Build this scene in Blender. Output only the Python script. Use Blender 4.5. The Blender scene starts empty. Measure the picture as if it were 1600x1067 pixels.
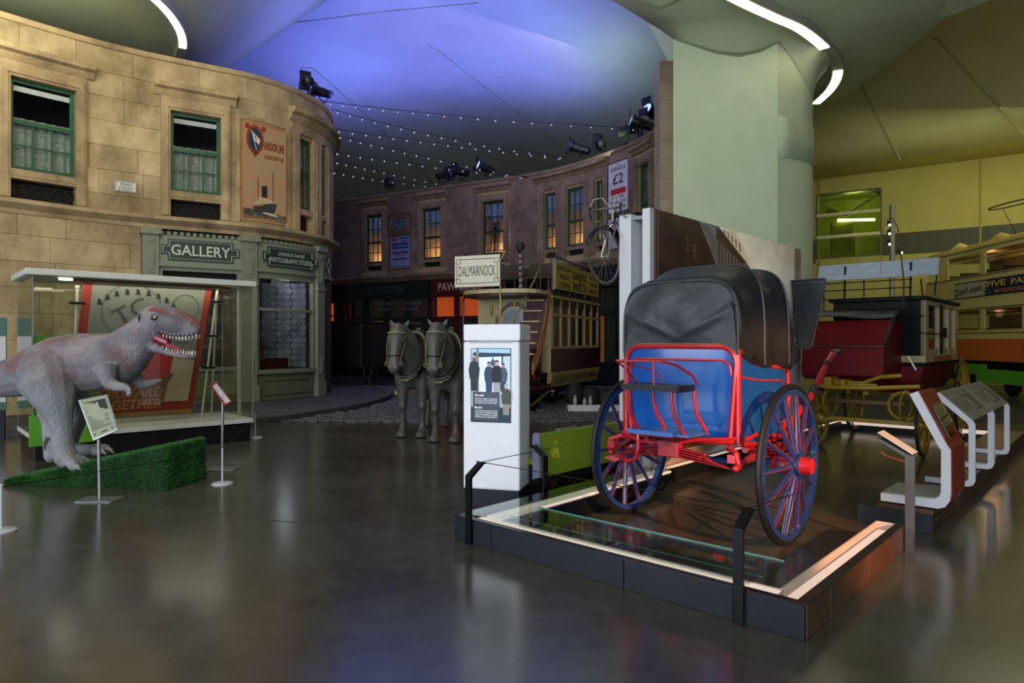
import bpy, math, random
from mathutils import Matrix, Vector
R = random.Random(7)
SC = bpy.context.scene
COL = SC.collection
PI = math.pi

# ---------------------------------------------------------------- camera
CAMH, FPX = 1.6, 1050.0
cam_d = bpy.data.cameras.new('camera'); cam = bpy.data.objects.new('camera', cam_d); COL.objects.link(cam)
cam.location = (0, 0, CAMH); cam.rotation_euler = (PI/2, 0, 0)
cam_d.sensor_width = 36; cam_d.lens = 36*FPX/1600; cam_d.clip_end = 200
SC.camera = cam
SC.view_settings.view_transform = 'Standard'; SC.view_settings.look = 'None'
SC.view_settings.gamma = 1; SC.view_settings.use_curve_mapping = False
SC.view_settings.exposure = 0.15

# ---------------------------------------------------------------- world and large lights
W = bpy.data.worlds.new('world'); SC.world = W; W.use_nodes = True
bg = W.node_tree.nodes['Background']; bg.inputs[0].default_value = (.80, .86, .80, 1); bg.inputs[1].default_value = .07
def light(name, kind, loc, energy, col=(1, 1, 1), target=None, size=1, size_y=None, angle=60, blend=.6):
    d = bpy.data.lights.new(name, kind); o = bpy.data.objects.new(name, d); COL.objects.link(o)
    o.location = loc; d.energy = energy; d.color = col
    if kind == 'AREA':
        d.size = size
        if size_y: d.shape = 'RECTANGLE'; d.size_y = size_y
    elif kind == 'SPOT': d.spot_size = math.radians(angle); d.spot_blend = blend; d.shadow_soft_size = size
    elif kind == 'POINT': d.shadow_soft_size = size
    if target is not None:
        o.rotation_euler = (Vector(target)-Vector(loc)).to_track_quat('-Z', 'Y').to_euler()
    return o
# daylight through the glazed end of the hall behind the visitor
light('daylight_glazing', 'AREA', (-3.0, -9.0, 4.0), 1600, (.82, .90, 1.0), (-1.5, 8, 1.2), 10, 6.5)
light('daylight_side_glazing', 'AREA', (-13.5, -1.0, 3.6), 800, (.80, .89, 1.0), (1.0, 6.5, 1.4), 6, 4.5)
# low warm sun through the glazing on the right
light('low_sun', 'SPOT', (8.0, -8.5, 6.0), 20000, (1, .44, .16), (2.5, 4.8, .9), .12, angle=9, blend=.5)
# dim lamps of the hall ceiling, over the right hall and the street
light('hall_lamps', 'AREA', (15.5, 17.0, 7.6), 260, (1, .96, .62), (15.5, 19.5, 0), 7, 9)
light('hall_wall_wash', 'AREA', (15.0, 21.0, 6.4), 60, (1, .95, .55), (17.5, 28, 5.5), 6, 1)
light('front_lamps', 'AREA', (-3.5, 5.0, 7.9), 130, (1, .95, .80), (-4.5, 8.5, 0), 5, 5)
light('facade_lamps', 'AREA', (-5.0, 8.0, 8.5), 300, (1, .86, .62), (-8.2, 16.5, 5.2), 4, 2)
light('left_canopy_wash', 'AREA', (-9.6, 11.6, 7.9), 95, (1, .98, .74), (-10.4, 13.0, 9.1), 1.5, 1)
light('canopy_lamps', 'AREA', (4.0, 9.0, 2.9), 60, (.94, 1, .80), (4.5, 12.0, 8.2), 3, 3)

# ---------------------------------------------------------------- helpers
def lin(c):
    if isinstance(c, str):
        c = [int(c[i:i+2], 16)/255 for i in (0, 2, 4)]
        c = [x/12.92 if x <= .04045 else ((x+.055)/1.055)**2.4 for x in c]
    return (c[0], c[1], c[2], 1)
MATS = {}
def mat(name, col, rough=.5, metal=0., var=.12, scale=6., bump=0., spec=.5, emit=0., ecol=None, trans=0., col2=None, coat=0., alpha=1., objvar=0., ior=1.45, stretch=None, transl=0.):
    if name in MATS: return MATS[name]
    m = bpy.data.materials.new(name); m.use_nodes = True; MATS[name] = m
    nt = m.node_tree; N = nt.nodes; L = nt.links; b = N['Principled BSDF']
    c = lin(col); b.inputs['Base Color'].default_value = c
    b.inputs['Roughness'].default_value = rough; b.inputs['Metallic'].default_value = metal
    b.inputs['Specular IOR Level'].default_value = spec; b.inputs['IOR'].default_value = ior
    if coat: b.inputs['Coat Weight'].default_value = coat; b.inputs['Coat Roughness'].default_value = .06
    if trans: b.inputs['Transmission Weight'].default_value = trans
    if alpha < 1: b.inputs['Alpha'].default_value = alpha
    if emit:
        b.inputs['Emission Color'].default_value = lin(ecol or col); b.inputs['Emission Strength'].default_value = emit
    tc = N.new('ShaderNodeTexCoord'); src = tc.outputs['Object']
    if stretch:
        mp = N.new('ShaderNodeMapping'); mp.inputs['Scale'].default_value = stretch; L.new(src, mp.inputs['Vector']); src = mp.outputs['Vector']
    if var or col2:
        n = N.new('ShaderNodeTexNoise'); n.inputs['Scale'].default_value = scale; n.inputs['Detail'].default_value = 5; L.new(src, n.inputs['Vector'])
        r = N.new('ShaderNodeValToRGB'); r.color_ramp.elements[0].position = .36; r.color_ramp.elements[1].position = .66
        c2 = lin(col2) if col2 else tuple(x*(1+var) for x in c[:3])+(1,)
        c1 = c if col2 else tuple(x*(1-var) for x in c[:3])+(1,)
        r.color_ramp.elements[0].color = c1; r.color_ramp.elements[1].color = c2
        L.new(n.outputs['Fac'], r.inputs['Fac']); out = r.outputs['Color']
        if objvar:
            oi = N.new('ShaderNodeObjectInfo'); hs = N.new('ShaderNodeHueSaturation')
            mr = N.new('ShaderNodeMapRange'); mr.inputs['To Min'].default_value = 1-objvar; mr.inputs['To Max'].default_value = 1+objvar
            L.new(oi.outputs['Random'], mr.inputs['Value']); L.new(mr.outputs[0], hs.inputs['Value']); L.new(out, hs.inputs['Color']); out = hs.outputs['Color']
        L.new(out, b.inputs['Base Color'])
    if bump:
        n2 = N.new('ShaderNodeTexNoise'); n2.inputs['Scale'].default_value = scale*6; n2.inputs['Detail'].default_value = 4; L.new(src, n2.inputs['Vector'])
        bp = N.new('ShaderNodeBump'); bp.inputs['Strength'].default_value = bump; bp.inputs['Distance'].default_value = .02
        L.new(n2.outputs['Fac'], bp.inputs['Height']); L.new(bp.outputs['Normal'], b.inputs['Normal'])
    if transl:
        tr = N.new('ShaderNodeBsdfTranslucent'); mx = N.new('ShaderNodeMixShader'); mx.inputs[0].default_value = transl
        tr.inputs['Color'].default_value = c
        L.new(b.outputs[0], mx.inputs[1]); L.new(tr.outputs[0], mx.inputs[2]); L.new(mx.outputs[0], N['Material Output'].inputs['Surface'])
    return m
def glass_mat(name, tint=(.93, .97, .95), gloss=.10, rough=.02):
    """thin pane: clear with a Fresnel reflection"""
    if name in MATS: return MATS[name]
    m = bpy.data.materials.new(name); m.use_nodes = True; MATS[name] = m
    nt = m.node_tree; N = nt.nodes; L = nt.links; N.remove(N['Principled BSDF'])
    t = N.new('ShaderNodeBsdfTransparent'); t.inputs[0].default_value = tint+(1,)
    g = N.new('ShaderNodeBsdfGlossy'); g.inputs['Roughness'].default_value = rough
    f = N.new('ShaderNodeLayerWeight'); f.inputs['Blend'].default_value = .5
    pw_ = N.new('ShaderNodeMath'); pw_.operation = 'POWER'; pw_.inputs[1].default_value = 4.5; L.new(f.outputs['Facing'], pw_.inputs[0])
    a = N.new('ShaderNodeMath'); a.operation = 'ADD'; a.inputs[1].default_value = gloss*.6; a.use_clamp = True
    L.new(pw_.outputs[0], a.inputs[0])
    mx = N.new('ShaderNodeMixShader'); L.new(a.outputs[0], mx.inputs[0]); L.new(t.outputs[0], mx.inputs[1]); L.new(g.outputs[0], mx.inputs[2])
    L.new(mx.outputs[0], N['Material Output'].inputs['Surface'])
    return m

def G(u, v, z=0.):
    Y = (CAMH-z)*FPX/(v-533.5); return Vector((Y*(u-800)/FPX, Y, z))
def P(u, v, Y): return Vector((Y*(u-800)/FPX, Y, CAMH-Y*(v-533.5)/FPX))

class MB:
    def __init__(s): s.v = []; s.f = []
    def add(s, vs, fs, M=None):
        o = len(s.v)
        s.v += [tuple(M @ Vector(p)) for p in vs] if M is not None else [tuple(p) for p in vs]
        s.f += [tuple(i+o for i in f) for f in fs]; return s
    def box(s, x0, x1, y0, y1, z0, z1, M=None):
        vs = [(x, y, z) for x in (x0, x1) for y in (y0, y1) for z in (z0, z1)]
        return s.add(vs, [(0,1,3,2),(4,6,7,5),(0,4,5,1),(2,3,7,6),(0,2,6,4),(1,5,7,3)], M)
    def prism(s, poly, y0, y1, M=None, axis='y'):
        n = len(poly)
        if axis == 'y': vs = [(a, y0, b) for a, b in poly]+[(a, y1, b) for a, b in poly]
        elif axis == 'x': vs = [(y0, a, b) for a, b in poly]+[(y1, a, b) for a, b in poly]
        else: vs = [(a, b, y0) for a, b in poly]+[(a, b, y1) for a, b in poly]
        return s.add(vs, [tuple(range(n)), tuple(range(2*n-1, n-1, -1))]+[(i, i+n, (i+1) % n+n, (i+1) % n) for i in range(n)], M)
    def loft(s, rings, caps=True, closed=False, M=None, ring_closed=True):
        n = len(rings[0]); vs = [p for r in rings for p in r]; fs = []
        m = len(rings)
        for i in range(m if closed else m-1):
            j = (i+1) % m
            for k in range(n if ring_closed else n-1):
                l = (k+1) % n; fs.append((i*n+k, i*n+l, j*n+l, j*n+k))
        if caps and not closed and ring_closed: fs += [tuple(range(n-1, -1, -1)), tuple((m-1)*n+k for k in range(n))]
        return s.add(vs, fs, M)
    def tube(s, pts, r, n=8, closed=False, M=None, sq=None):
        pts = [Vector(p) for p in pts]; m = len(pts); rings = []; up = None
        for i, p in enumerate(pts):
            a = pts[i-1] if (i or closed) else p; b = pts[(i+1) % m] if (i < m-1 or closed) else p
            d = (b-a).normalized()
            if up is None or abs(d.dot(up)) > .98: up = Vector((0, 0, 1)) if abs(d.z) < .9 else Vector((1, 0, 0))
            x = d.cross(up).normalized(); up2 = x.cross(d).normalized(); up = up2
            rr = r[i] if isinstance(r, (list, tuple)) else r
            q = sq or (1, 1)
            rings.append([p+x*(rr*q[0]*math.cos(2*PI*k/n))+up2*(rr*q[1]*math.sin(2*PI*k/n)) for k in range(n)])
        return s.loft(rings, True, closed, M)
    def bar(s, a, b, w, h, M=None):
        """rectangular bar a->b"""
        a, b = Vector(a), Vector(b); d = (b-a).normalized(); up = Vector((0, 0, 1)) if abs(d.z) < .95 else Vector((0, 1, 0))
        x = d.cross(up).normalized()*w/2; y = x.cross(d).normalized()*h/2
        return s.loft([[p-x-y, p+x-y, p+x+y, p-x+y] for p in (a, b)], True, False, M)
    def lathe(s, prof, n=20, M=None):
        return s.loft([[(r*math.cos(2*PI*k/n), r*math.sin(2*PI*k/n), z) for k in range(n)] for r, z in prof], True, False, M)
    def ball(s, c, r, n=10, M=None, sc=(1, 1, 1)):
        c = Vector(c)
        rings = []
        for i in range(1, n):
            t = PI*i/n; rings.append([(c.x+r*sc[0]*math.sin(t)*math.cos(2*PI*k/(n+2)), c.y+r*sc[1]*math.sin(t)*math.sin(2*PI*k/(n+2)), c.z-r*sc[2]*math.cos(t)) for k in range(n+2)])
        return s.loft(rings, True, False, M)
    def grid(s, f, us, vs_, M=None):
        V = [f(u, v) for u in us for v in vs_]; n = len(vs_)
        return s.add(V, [(i*n+j, (i+1)*n+j, (i+1)*n+j+1, i*n+j+1) for i in range(len(us)-1) for j in range(n-1)], M)
    def build(s, name, m, parent=None, world=False, smooth=False, bevel=0., M=None, kind=None, thick=0., label=None):
        me = bpy.data.meshes.new(name)
        vs = s.v
        if world and parent is not None:
            inv = MW[parent.name].inverted(); vs = [tuple(inv @ Vector(p)) for p in vs]
        me.from_pydata(vs, [], s.f); me.update()
        fix_normals(me)
        return link(name, me, m, parent, smooth, bevel, M, kind, thick, label)
import bmesh
def fix_normals(me):
    bm = bmesh.new(); bm.from_mesh(me); bmesh.ops.recalc_face_normals(bm, faces=bm.faces); bm.to_mesh(me); bm.free()
def link(name, me, m, parent=None, smooth=False, bevel=0., M=None, kind=None, thick=0., label=None):
    if m is not None and not me.materials: me.materials.append(m)
    o = bpy.data.objects.new(name, me); COL.objects.link(o)
    if parent is not None: o.parent = parent
    if M is not None: o.matrix_basis = M
    if smooth:
        me.shade_smooth()
        try: me.set_sharp_from_angle(angle=math.radians(smooth if smooth > 1 else 40))
        except Exception: pass
    if thick:
        md = o.modifiers.new('solidify', 'SOLIDIFY'); md.thickness = thick; md.offset = 0
    if bevel:
        md = o.modifiers.new('bevel', 'BEVEL'); md.width = bevel; md.segments = 2; md.limit_method = 'ANGLE'
    if kind: o['kind'] = kind
    if label: o['label'] = label
    return o
MW = {}
def thing(name, label, cat, loc=(0, 0, 0), rotz=0., group=None, M=None, kind=None):
    o = bpy.data.objects.new(name, None); COL.objects.link(o); o.empty_display_size = .1
    if M is None: M = Matrix.Translation(Vector(loc)) @ Matrix.Rotation(rotz, 4, 'Z')
    o.matrix_basis = M; MW[o.name] = M.copy()
    if label: o['label'] = label
    if cat: o['category'] = cat
    if group: o['group'] = group
    if kind: o['kind'] = kind
    return o
def tag(o, label, cat, group=None, kind=None):
    o['label'] = label; o['category'] = cat
    if group: o['group'] = group
    if kind: o['kind'] = kind
    return o
def struct(o, label=None):
    o['kind'] = 'structure'
    if label: o['label'] = label
    return o
def dup(root, M, label=None, group=None, parent=None):
    r = root.copy(); COL.objects.link(r); r.matrix_basis = M; MW[r.name] = M.copy()
    if label: r['label'] = label
    if group: r['group'] = group
    for ch in list(root.children):
        c = ch.copy(); COL.objects.link(c); c.parent = r
        for g in list(ch.children):
            d = g.copy(); COL.objects.link(d); d.parent = c
    return r
TXT = {}
def text_geo(s, w=None, h=None, depth=.004, bold=0.):
    """lettering as flat solid geometry in the XZ plane, centred, facing -Y; fitted to w x h"""
    k = (s, bold)
    if k not in TXT:
        cu = bpy.data.curves.new('t', 'FONT'); cu.body = s; cu.resolution_u = 2; cu.align_x = 'CENTER'; cu.offset = bold; cu.fill_mode = 'FRONT'
        o = bpy.data.objects.new('t', cu); COL.objects.link(o)
        dg = bpy.context.evaluated_depsgraph_get(); me = bpy.data.meshes.new_from_object(o.evaluated_get(dg))
        TXT[k] = ([tuple(v.co) for v in me.vertices], [tuple(p.vertices) for p in me.polygons])
        bpy.data.objects.remove(o); bpy.data.curves.remove(cu); bpy.data.meshes.remove(me)
    vs, fs = TXT[k]
    xs = [v[0] for v in vs]; ys = [v[1] for v in vs]
    bw, bh = max(xs)-min(xs), max(ys)-min(ys); cx, cy = (max(xs)+min(xs))/2, (max(ys)+min(ys))/2
    sx = w/bw if w else None; sy = h/bh if h else None
    sx = sx or sy; sy = sy or sx
    front = [((x-cx)*sx, -depth, (y-cy)*sy) for x, y, z in vs]
    return front, fs
def lettering(s, M, w, h, m, parent, bold=0., depth=.004, name='lettering', label=None):
    b = MB(); vs, fs = text_geo(s, w, h, depth, bold); b.add(vs, fs, M)
    return b.build(name, m, parent, label=label)
def basis(o, x, z):
    """matrix with local x, z axes given; local -y faces the viewer"""
    x = Vector(x).normalized(); z = Vector(z).normalized(); y = z.cross(x).normalized(); z = x.cross(y)
    M = Matrix.Identity(4)
    for i in range(3): M[i][0] = x[i]; M[i][1] = y[i]; M[i][2] = z[i]; M[i][3] = o[i]
    return M
def remesh(mb, name, m, parent, voxel=.02, smooth=6, fac=.5):
    me = bpy.data.meshes.new(name); me.from_pydata(mb.v, [], mb.f); fix_normals(me)
    o = bpy.data.objects.new(name, me); COL.objects.link(o)
    md = o.modifiers.new('r', 'REMESH'); md.mode = 'VOXEL'; md.voxel_size = voxel
    ms = o.modifiers.new('s', 'SMOOTH'); ms.iterations = smooth; ms.factor = fac
    dg = bpy.context.evaluated_depsgraph_get(); me2 = bpy.data.meshes.new_from_object(o.evaluated_get(dg))
    bpy.data.objects.remove(o); me2.name = name; me2.shade_smooth()
    me2.materials.clear()
    return link(name, me2, m, parent)
def ring(c, rx, rz, ax, up, n=14, flat=0.):
    """ellipse ring around c, width axis ax, height axis up"""
    c = Vector(c); ax = Vector(ax); up = Vector(up)
    return [c+ax*(rx*math.cos(2*PI*k/n))+up*(rz*math.sin(2*PI*k/n)) for k in range(n)]

class Path:
    def __init__(s, pts, step=.12):
        P_ = [Vector((p[0], p[1], 0)) for p in pts]; Q = []
        E_ = [2*P_[0]-P_[1]]+P_+[2*P_[-1]-P_[-2]]
        for i in range(1, len(E_)-2):
            a, b, c, d = E_[i-1:i+3]; n = max(2, int((c-b).length/step))
            for k in range(n):
                t = k/n; Q.append(.5*((2*b)+(c-a)*t+(2*a-5*b+4*c-d)*t*t+(3*b-a-3*c+d)*t**3))
        Q.append(P_[-1]); s.q = Q; s.c = [0.]
        for a, b in zip(Q, Q[1:]): s.c.append(s.c[-1]+(b-a).length)
        s.len = s.c[-1]
    def at(s, t):
        t = max(0., min(s.len-1e-6, t)); lo, hi = 0, len(s.c)-1
        while hi-lo > 1:
            m = (lo+hi)//2
            if s.c[m] <= t: lo = m
            else: hi = m
        a, b = s.q[lo], s.q[lo+1]; f = (t-s.c[lo])/(s.c[lo+1]-s.c[lo])
        i0 = max(0, lo-1); i1 = min(len(s.q)-1, lo+2)
        d = (s.q[i1]-s.q[i0]).normalized(); return a+(b-a)*f, d
    def pt(s, t, z, off=0.):
        p, d = s.at(t); n = Vector((d.y, -d.x, 0)); q = p+n*off; return Vector((q.x, q.y, z))
    def M(s, t, z=0., off=0.):
        p, d = s.at(t); return basis(s.pt(t, z, off), d, (0, 0, 1))
    def su(s, u):
        """arc length where the line of sight of image column u meets the path"""
        k = (u-800)/FPX
        for i in range(len(s.q)-1):
            a, b = s.q[i], s.q[i+1]; fa, fb = a.x-k*a.y, b.x-k*b.y
            if fa <= 0 <= fb: return s.c[i]+(s.c[i+1]-s.c[i])*(-fa/(fb-fa) if fb != fa else 0)
        return s.len
    def slab(s, mb, s0, s1, z0, z1, o0, o1, step=.35):
        """solid following the path between arc lengths, heights and offsets"""
        n = max(1, int(math.ceil((s1-s0)/step))); rr = []
        for i in range(n+1):
            t = s0+(s1-s0)*i/n
            rr.append([s.pt(t, z0, o0), s.pt(t, z0, o1), s.pt(t, z1, o1), s.pt(t, z1, o0)])
        return mb.loft(rr)
    def sweep(s, mb, s0, s1, prof, step=.3):
        """closed profile [(offset, z)] swept along the path"""
        n = max(1, int(math.ceil((s1-s0)/step)))
        return mb.loft([[s.pt(s0+(s1-s0)*i/n, z, o) for o, z in prof] for i in range(n+1)])

# ================================================================ STRUCTURE
def floor_material():
    m = mat('polished_concrete', '2e2d26', rough=.2, var=0, spec=.5, ior=1.85)
    nt = m.node_tree; N = nt.nodes; L = nt.links; b = N['Principled BSDF']
    tc = N.new('ShaderNodeTexCoord')
    n1 = N.new('ShaderNodeTexNoise'); n1.inputs['Scale'].default_value = .5; n1.inputs['Detail'].default_value = 7; n1.inputs['Roughness'].default_value = .62
    n2 = N.new('ShaderNodeTexNoise'); n2.inputs['Scale'].default_value = 6; n2.inputs['Detail'].default_value = 6
    L.new(tc.outputs['Object'], n1.inputs['Vector']); L.new(tc.outputs['Object'], n2.inputs['Vector'])
    r = N.new('ShaderNodeValToRGB'); e = r.color_ramp.elements
    e[0].position = .34; e[0].color = lin('302f28'); e[1].position = .68; e[1].color = lin('524f44')
    mx = N.new('ShaderNodeMix'); mx.data_type = 'FLOAT'; mx.inputs[0].default_value = .35
    L.new(n1.outputs['Fac'], mx.inputs[2]); L.new(n2.outputs['Fac'], mx.inputs[3]); L.new(mx.outputs[0], r.inputs['Fac'])
    # cast bays: slight tone change across pour joints, and hairline cracks
    vo = N.new('ShaderNodeTexVoronoi'); vo.feature = 'DISTANCE_TO_EDGE'; vo.inputs['Scale'].default_value = .55
    nw = N.new('ShaderNodeTexNoise'); nw.inputs['Scale'].default_value = 2.5; nw.inputs['Detail'].default_value = 6; L.new(tc.outputs['Object'], nw.inputs['Vector'])
    vm = N.new('ShaderNodeVectorMath'); vm.operation = 'SCALE'; vm.inputs['Scale'].default_value = .55; L.new(nw.outputs['Color'], vm.inputs[0])
    va = N.new('ShaderNodeVectorMath'); L.new(tc.outputs['Object'], va.inputs[0]); L.new(vm.outputs[0], va.inputs[1]); L.new(va.outputs[0], vo.inputs['Vector'])
    cr = N.new('ShaderNodeValToRGB'); cr.color_ramp.elements[0].position = .0; cr.color_ramp.elements[0].color = (.72, .72, .72, 1); cr.color_ramp.elements[1].position = .004; cr.color_ramp.elements[1].color = (1, 1, 1, 1)
    L.new(vo.outputs['Distance'], cr.inputs['Fac'])
    mu = N.new('ShaderNodeMix'); mu.data_type = 'RGBA'; mu.blend_type = 'MULTIPLY'; mu.inputs[0].default_value = 1
    L.new(r.outputs['Color'], mu.inputs[6]); L.new(cr.outputs['Color'], mu.inputs[7]); L.new(mu.outputs[2], b.inputs['Base Color'])
    rr = N.new('ShaderNodeMapRange'); rr.inputs['To Min'].default_value = .12; rr.inputs['To Max'].default_value = .26
    L.new(n1.outputs['Fac'], rr.inputs['Value']); L.new(rr.outputs[0], b.inputs['Roughness'])
    bp = N.new('ShaderNodeBump'); bp.inputs['Strength'].default_value = .03; bp.inputs['Distance'].default_value = .02
    L.new(n2.outputs['Fac'], bp.inputs['Height']); L.new(bp.outputs['Normal'], b.inputs['Normal'])
    return m
fb = MB(); fb.box(-30, 34, -14, 46, -.2, 0)
struct(fb.build('floor', floor_material()), 'dark polished concrete museum floor')
# saw-cut pour joint that curves across the floor
jm = mat('joint_filler', '24241f', .7, var=.1)
floor_joint = MB()
for a, b in zip([G(u, v, .001) for u, v in ((60, 778), (250, 790), (420, 812), (600, 832), (735, 852))], [G(u, v, .001) for u, v in ((250, 790), (420, 812), (600, 832), (735, 852), (800, 864))]):
    floor_joint.bar(a, b, .008, .003)
struct(floor_joint.build('trim_1', jm), 'dark saw-cut joint line crossing the floor')

# ---- ceilings
cm_blue = mat('vault_plaster', 'a9b2a6', .85, var=.05, scale=.6)
cm_green = mat('canopy_plaster', 'a7b095', .75, var=.05, scale=.6)
cm_olive = mat('hall_plaster', 'b8b886', .8, var=.05, scale=.6)
def vault_z(x, y):
    z = 12.6-(y-16)*.112
    z += .9*math.exp(-((x+6-.35*(y-20))/5.)**2)-.5*math.exp(-((x-4-.2*(y-20))/4.)**2)
    return z
vb = MB(); vb.grid(lambda u, v: (u, v, vault_z(u, v)), [-34+i*1.5 for i in range(46)], [-14+j*2. for j in range(32)])
ceiling = struct(vb.build('ceiling', cm_blue, smooth=True, thick=.1), 'folded vault ceiling washed with blue light')
sm = mat('seam_green', '7c8868', .8, var=.05)
def seam(pts_uv, r=.018):
    """shadow-gap line on the vault, followed along the vault surface"""
    pts = []
    for (u0, v0), (u1, v1) in zip(pts_uv, pts_uv[1:]):
        for k in range(12):
            u = u0+(u1-u0)*k/12; v = v0+(v1-v0)*k/12; Y = 22.
            for _ in range(30):
                p = P(u, v, Y); dz = vault_z(p.x, p.y)-p.z; Y += dz/((533.5-v)/FPX+.112)
            p = P(u, v, Y); pts.append((p.x, p.y, vault_z(p.x, p.y)-.06))
    b = MB(); b.tube(pts, r, 6); b.build('seam', sm, ceiling)
seam([(665, 65), (690, 80), (740, 120), (830, 190), (905, 248)])
seam([(470, 103), (488, 104), (510, 122), (580, 185), (640, 245), (680, 288)])
seam([(230, 62), (400, 40), (600, 15), (760, 0)])

# ---- column with its flaring canopy
CT = 8.05
nose = [(5.73, 14.5), (6.05, 14.68), (6.4, 14.86), (6.7, 15.1), (6.92, 15.45), (7.05, 15.9), (7.1, 16.5), (7.08, 18.0), (6.95, 22.0)]
colw = mat('column_paint', 'b3bfa2', .55, var=.03, scale=2, spec=.4)
cb = MB(); pl = [(5.75, 22.0), (3.48, 14.5)]+nose
cb.prism(pl, 0, CT+.9, axis='z')
wc = struct(cb.build('wall_column', colw, smooth=25), 'pale green full-height column wall')
# recessed band on the curved end of the column
bb = MB(); bb.loft([[(x*1.0+.012*(1 if i else 0), y-.012, z) for z in (5.6, 6.48)] for i, (x, y) in enumerate(nose[:8])], caps=False, ring_closed=False)
bb.build('access_panel', mat('column_panel', 'a4b196', .5, var=.06, scale=3), wc, smooth=True, thick=.02)
# canopy underside: sags onto the flat face, flares out of the curved end, then spreads towards the visitor
cz = 8.3
outl = [(3.48, 14.5), (3.95, 14.5), (4.4, 14.5), (4.9, 14.5), (5.35, 14.5), (5.73, 14.5)]+nose[1:]
zt_ = [8.14, 7.98, 7.83, 7.76, 7.86, 8.06]+[8.2]*8
drop_ = [0]*6+[.35, .75, 1.0, 1.05, 1.05, 1.05, 1.05, 1.05]
far_ = [(1.5, 12.7), (2.2, 12.2), (3.2, 11.8), (4.6, 11.6), (5.6, 11.5), (6.6, 11.6), (7.6, 12.2), (8.4, 13.0), (8.9, 14.0), (9.0, 15.0), (9.05, 16), (9.05, 17), (9.05, 18.3), (9.0, 21)]
nr_ = []
for i, (x, y) in enumerate(outl):
    if i < 6: d = Vector((far_[i][0]-x, far_[i][1]-y, 0)).normalized()
    else:
        a_ = Vector((*outl[i-1], 0)); b_ = Vector((*outl[min(len(outl)-1, i+1)], 0)); d = (b_-a_).normalized(); d = Vector((d.y, -d.x, 0))
    nr_.append(d)
rings = []
for k in range(10):
    a_ = k/9*PI/2; rr_ = []
    for i, (x, y) in enumerate(outl):
        o_ = .85*(1-math.cos(a_)) if i > 5 else .85*k/9
        z_ = zt_[i]-drop_[i]*(1-math.sin(a_)) if i > 5 else zt_[i]+(8.2-zt_[i])*math.sin(a_*.9)
        q = Vector((x, y, z_))+nr_[i]*o_; rr_.append(q)
    rings.append(rr_)
rings.append([Vector((x, y, cz)) for x, y in far_])
rings.append([Vector((x+.25, y-(.25 if i < 8 else 0), cz+.12)) for i, (x, y) in enumerate(far_)])
rings.append([Vector((x+.6, y-(.5 if i < 8 else 0), cz+.6)) for i, (x, y) in enumerate(far_)])
rings.append([Vector((x+.8, y-(.6 if i < 8 else 0), cz+1.8)) for i, (x, y) in enumerate(far_)])
fbm = MB(); fbm.loft(rings, caps=False, ring_closed=False)
canopy = struct(fbm.build('ceiling_canopy', cm_green, smooth=70, thick=.02), 'pale green ceiling canopy flaring out of the column')
co = MB(); co.prism([(1.5, 12.7), (.2, 11.2), (-1.6, 8), (-2.6, 3), (-2.6, -4), (9.6, -4), (9.6, 12.9), (8.9, 14.0), (8.4, 13.0), (7.6, 12.2), (6.6, 11.6), (5.6, 11.5), (4.6, 11.6), (3.2, 11.8), (2.2, 12.2)], cz+.005, cz+.6, axis='z')
co.build('canopy_slab', cm_green, canopy)
b = MB(); b.tube([Vector((x, y-.012, z-.01)) for (x, y), z in zip(outl[:6], zt_)], .016, 6); b.build('shadow_gap', sm, canopy)
for q in ([(2.0, 12.9, 8.27), (2.9, 13.3, 8.2), (3.6, 12.6, 8.24), (4.2, 11.8, 8.28)], [(6.05, 14.1, 8.18), (6.6, 12.9, 8.24), (7.4, 12.1, 8.28)]):
    b = MB(); b.tube(q, .012, 6); b.build('shadow_gap', sm, canopy)
ls_m = mat('light_strip', 'fff3d2', .4, var=0, emit=7.0, ecol='fff0cc')
hs_m = mat('strip_housing', '8d9080', .4, var=.05)
def light_strip(uvs, z, wid, label, split=None):
    t = thing('ceiling_light', label, 'ceiling light', G_up(*uvs[0], z))
    pts = [G_up(u, v, z) for u, v in uvs]
    pa = Path([(p.x, p.y) for p in pts], .1)
    a = MB(); pa.slab(a, 0, pa.len, z-.03, z+.2, -wid/2-.03, wid/2+.03, .15); a.build('housing', hs_m, t, world=True)
    segs = split or [(0, 1)]
    for s0, s1 in segs:
        b = MB(); pa.slab(b, s0*pa.len, s1*pa.len, z-.045, z-.031, -wid/2, wid/2, .12); b.build('diffuser', ls_m, t, world=True)
    return t
def G_up(u, v, z):
    Y = (z-CAMH)*FPX/(533.5-v); return Vector((Y*(u-800)/FPX, Y, z))
light_strip([(1130, -14), (1165, 4), (1210, 25), (1250, 43), (1285, 70), (1306, 95), (1308, 118), (1296, 140), (1275, 160)], 8.02, .2,
            'curved glowing strip light wrapping round the pale green column', [(0, .50), (.70, 1)])
light_strip([(215, -25), (245, 0), (268, 25), (283, 52), (285, 75), (278, 95)], 8.9, .16,
            'curved glowing strip light above the sandstone parapet', [(0, .75)])
# second canopy over the left building
c2 = MB(); c2p = [(-9.9, 20.5), (-9.2, 19.4), (-8.6, 18.4), (-8.25, 17.2), (-8.1, 15.6), (-8.2, 13), (-8.6, 10), (-9.4, 6), (-10.5, 2)]
c2.loft([[(x-22, y, 9.0) for x, y in c2p], [(x-1.2, y, 9.0) for x, y in c2p], [(x-.4, y, 9.06) for x, y in c2p], [(x+.2, y, 9.3) for x, y in c2p], [(x+.9, y+.3, 9.9) for x, y in c2p], [(x+2.2, y+.6, 11.0) for x, y in c2p], [(x+4.5, y+1, 12.9) for x, y in c2p]], caps=False, ring_closed=False)
struct(c2.build('ceiling_left', mat('canopy_left_plaster', 'a2a988', .75, var=.05, scale=.6), smooth=80, thick=.05), 'pale green canopy over the sandstone building')
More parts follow.
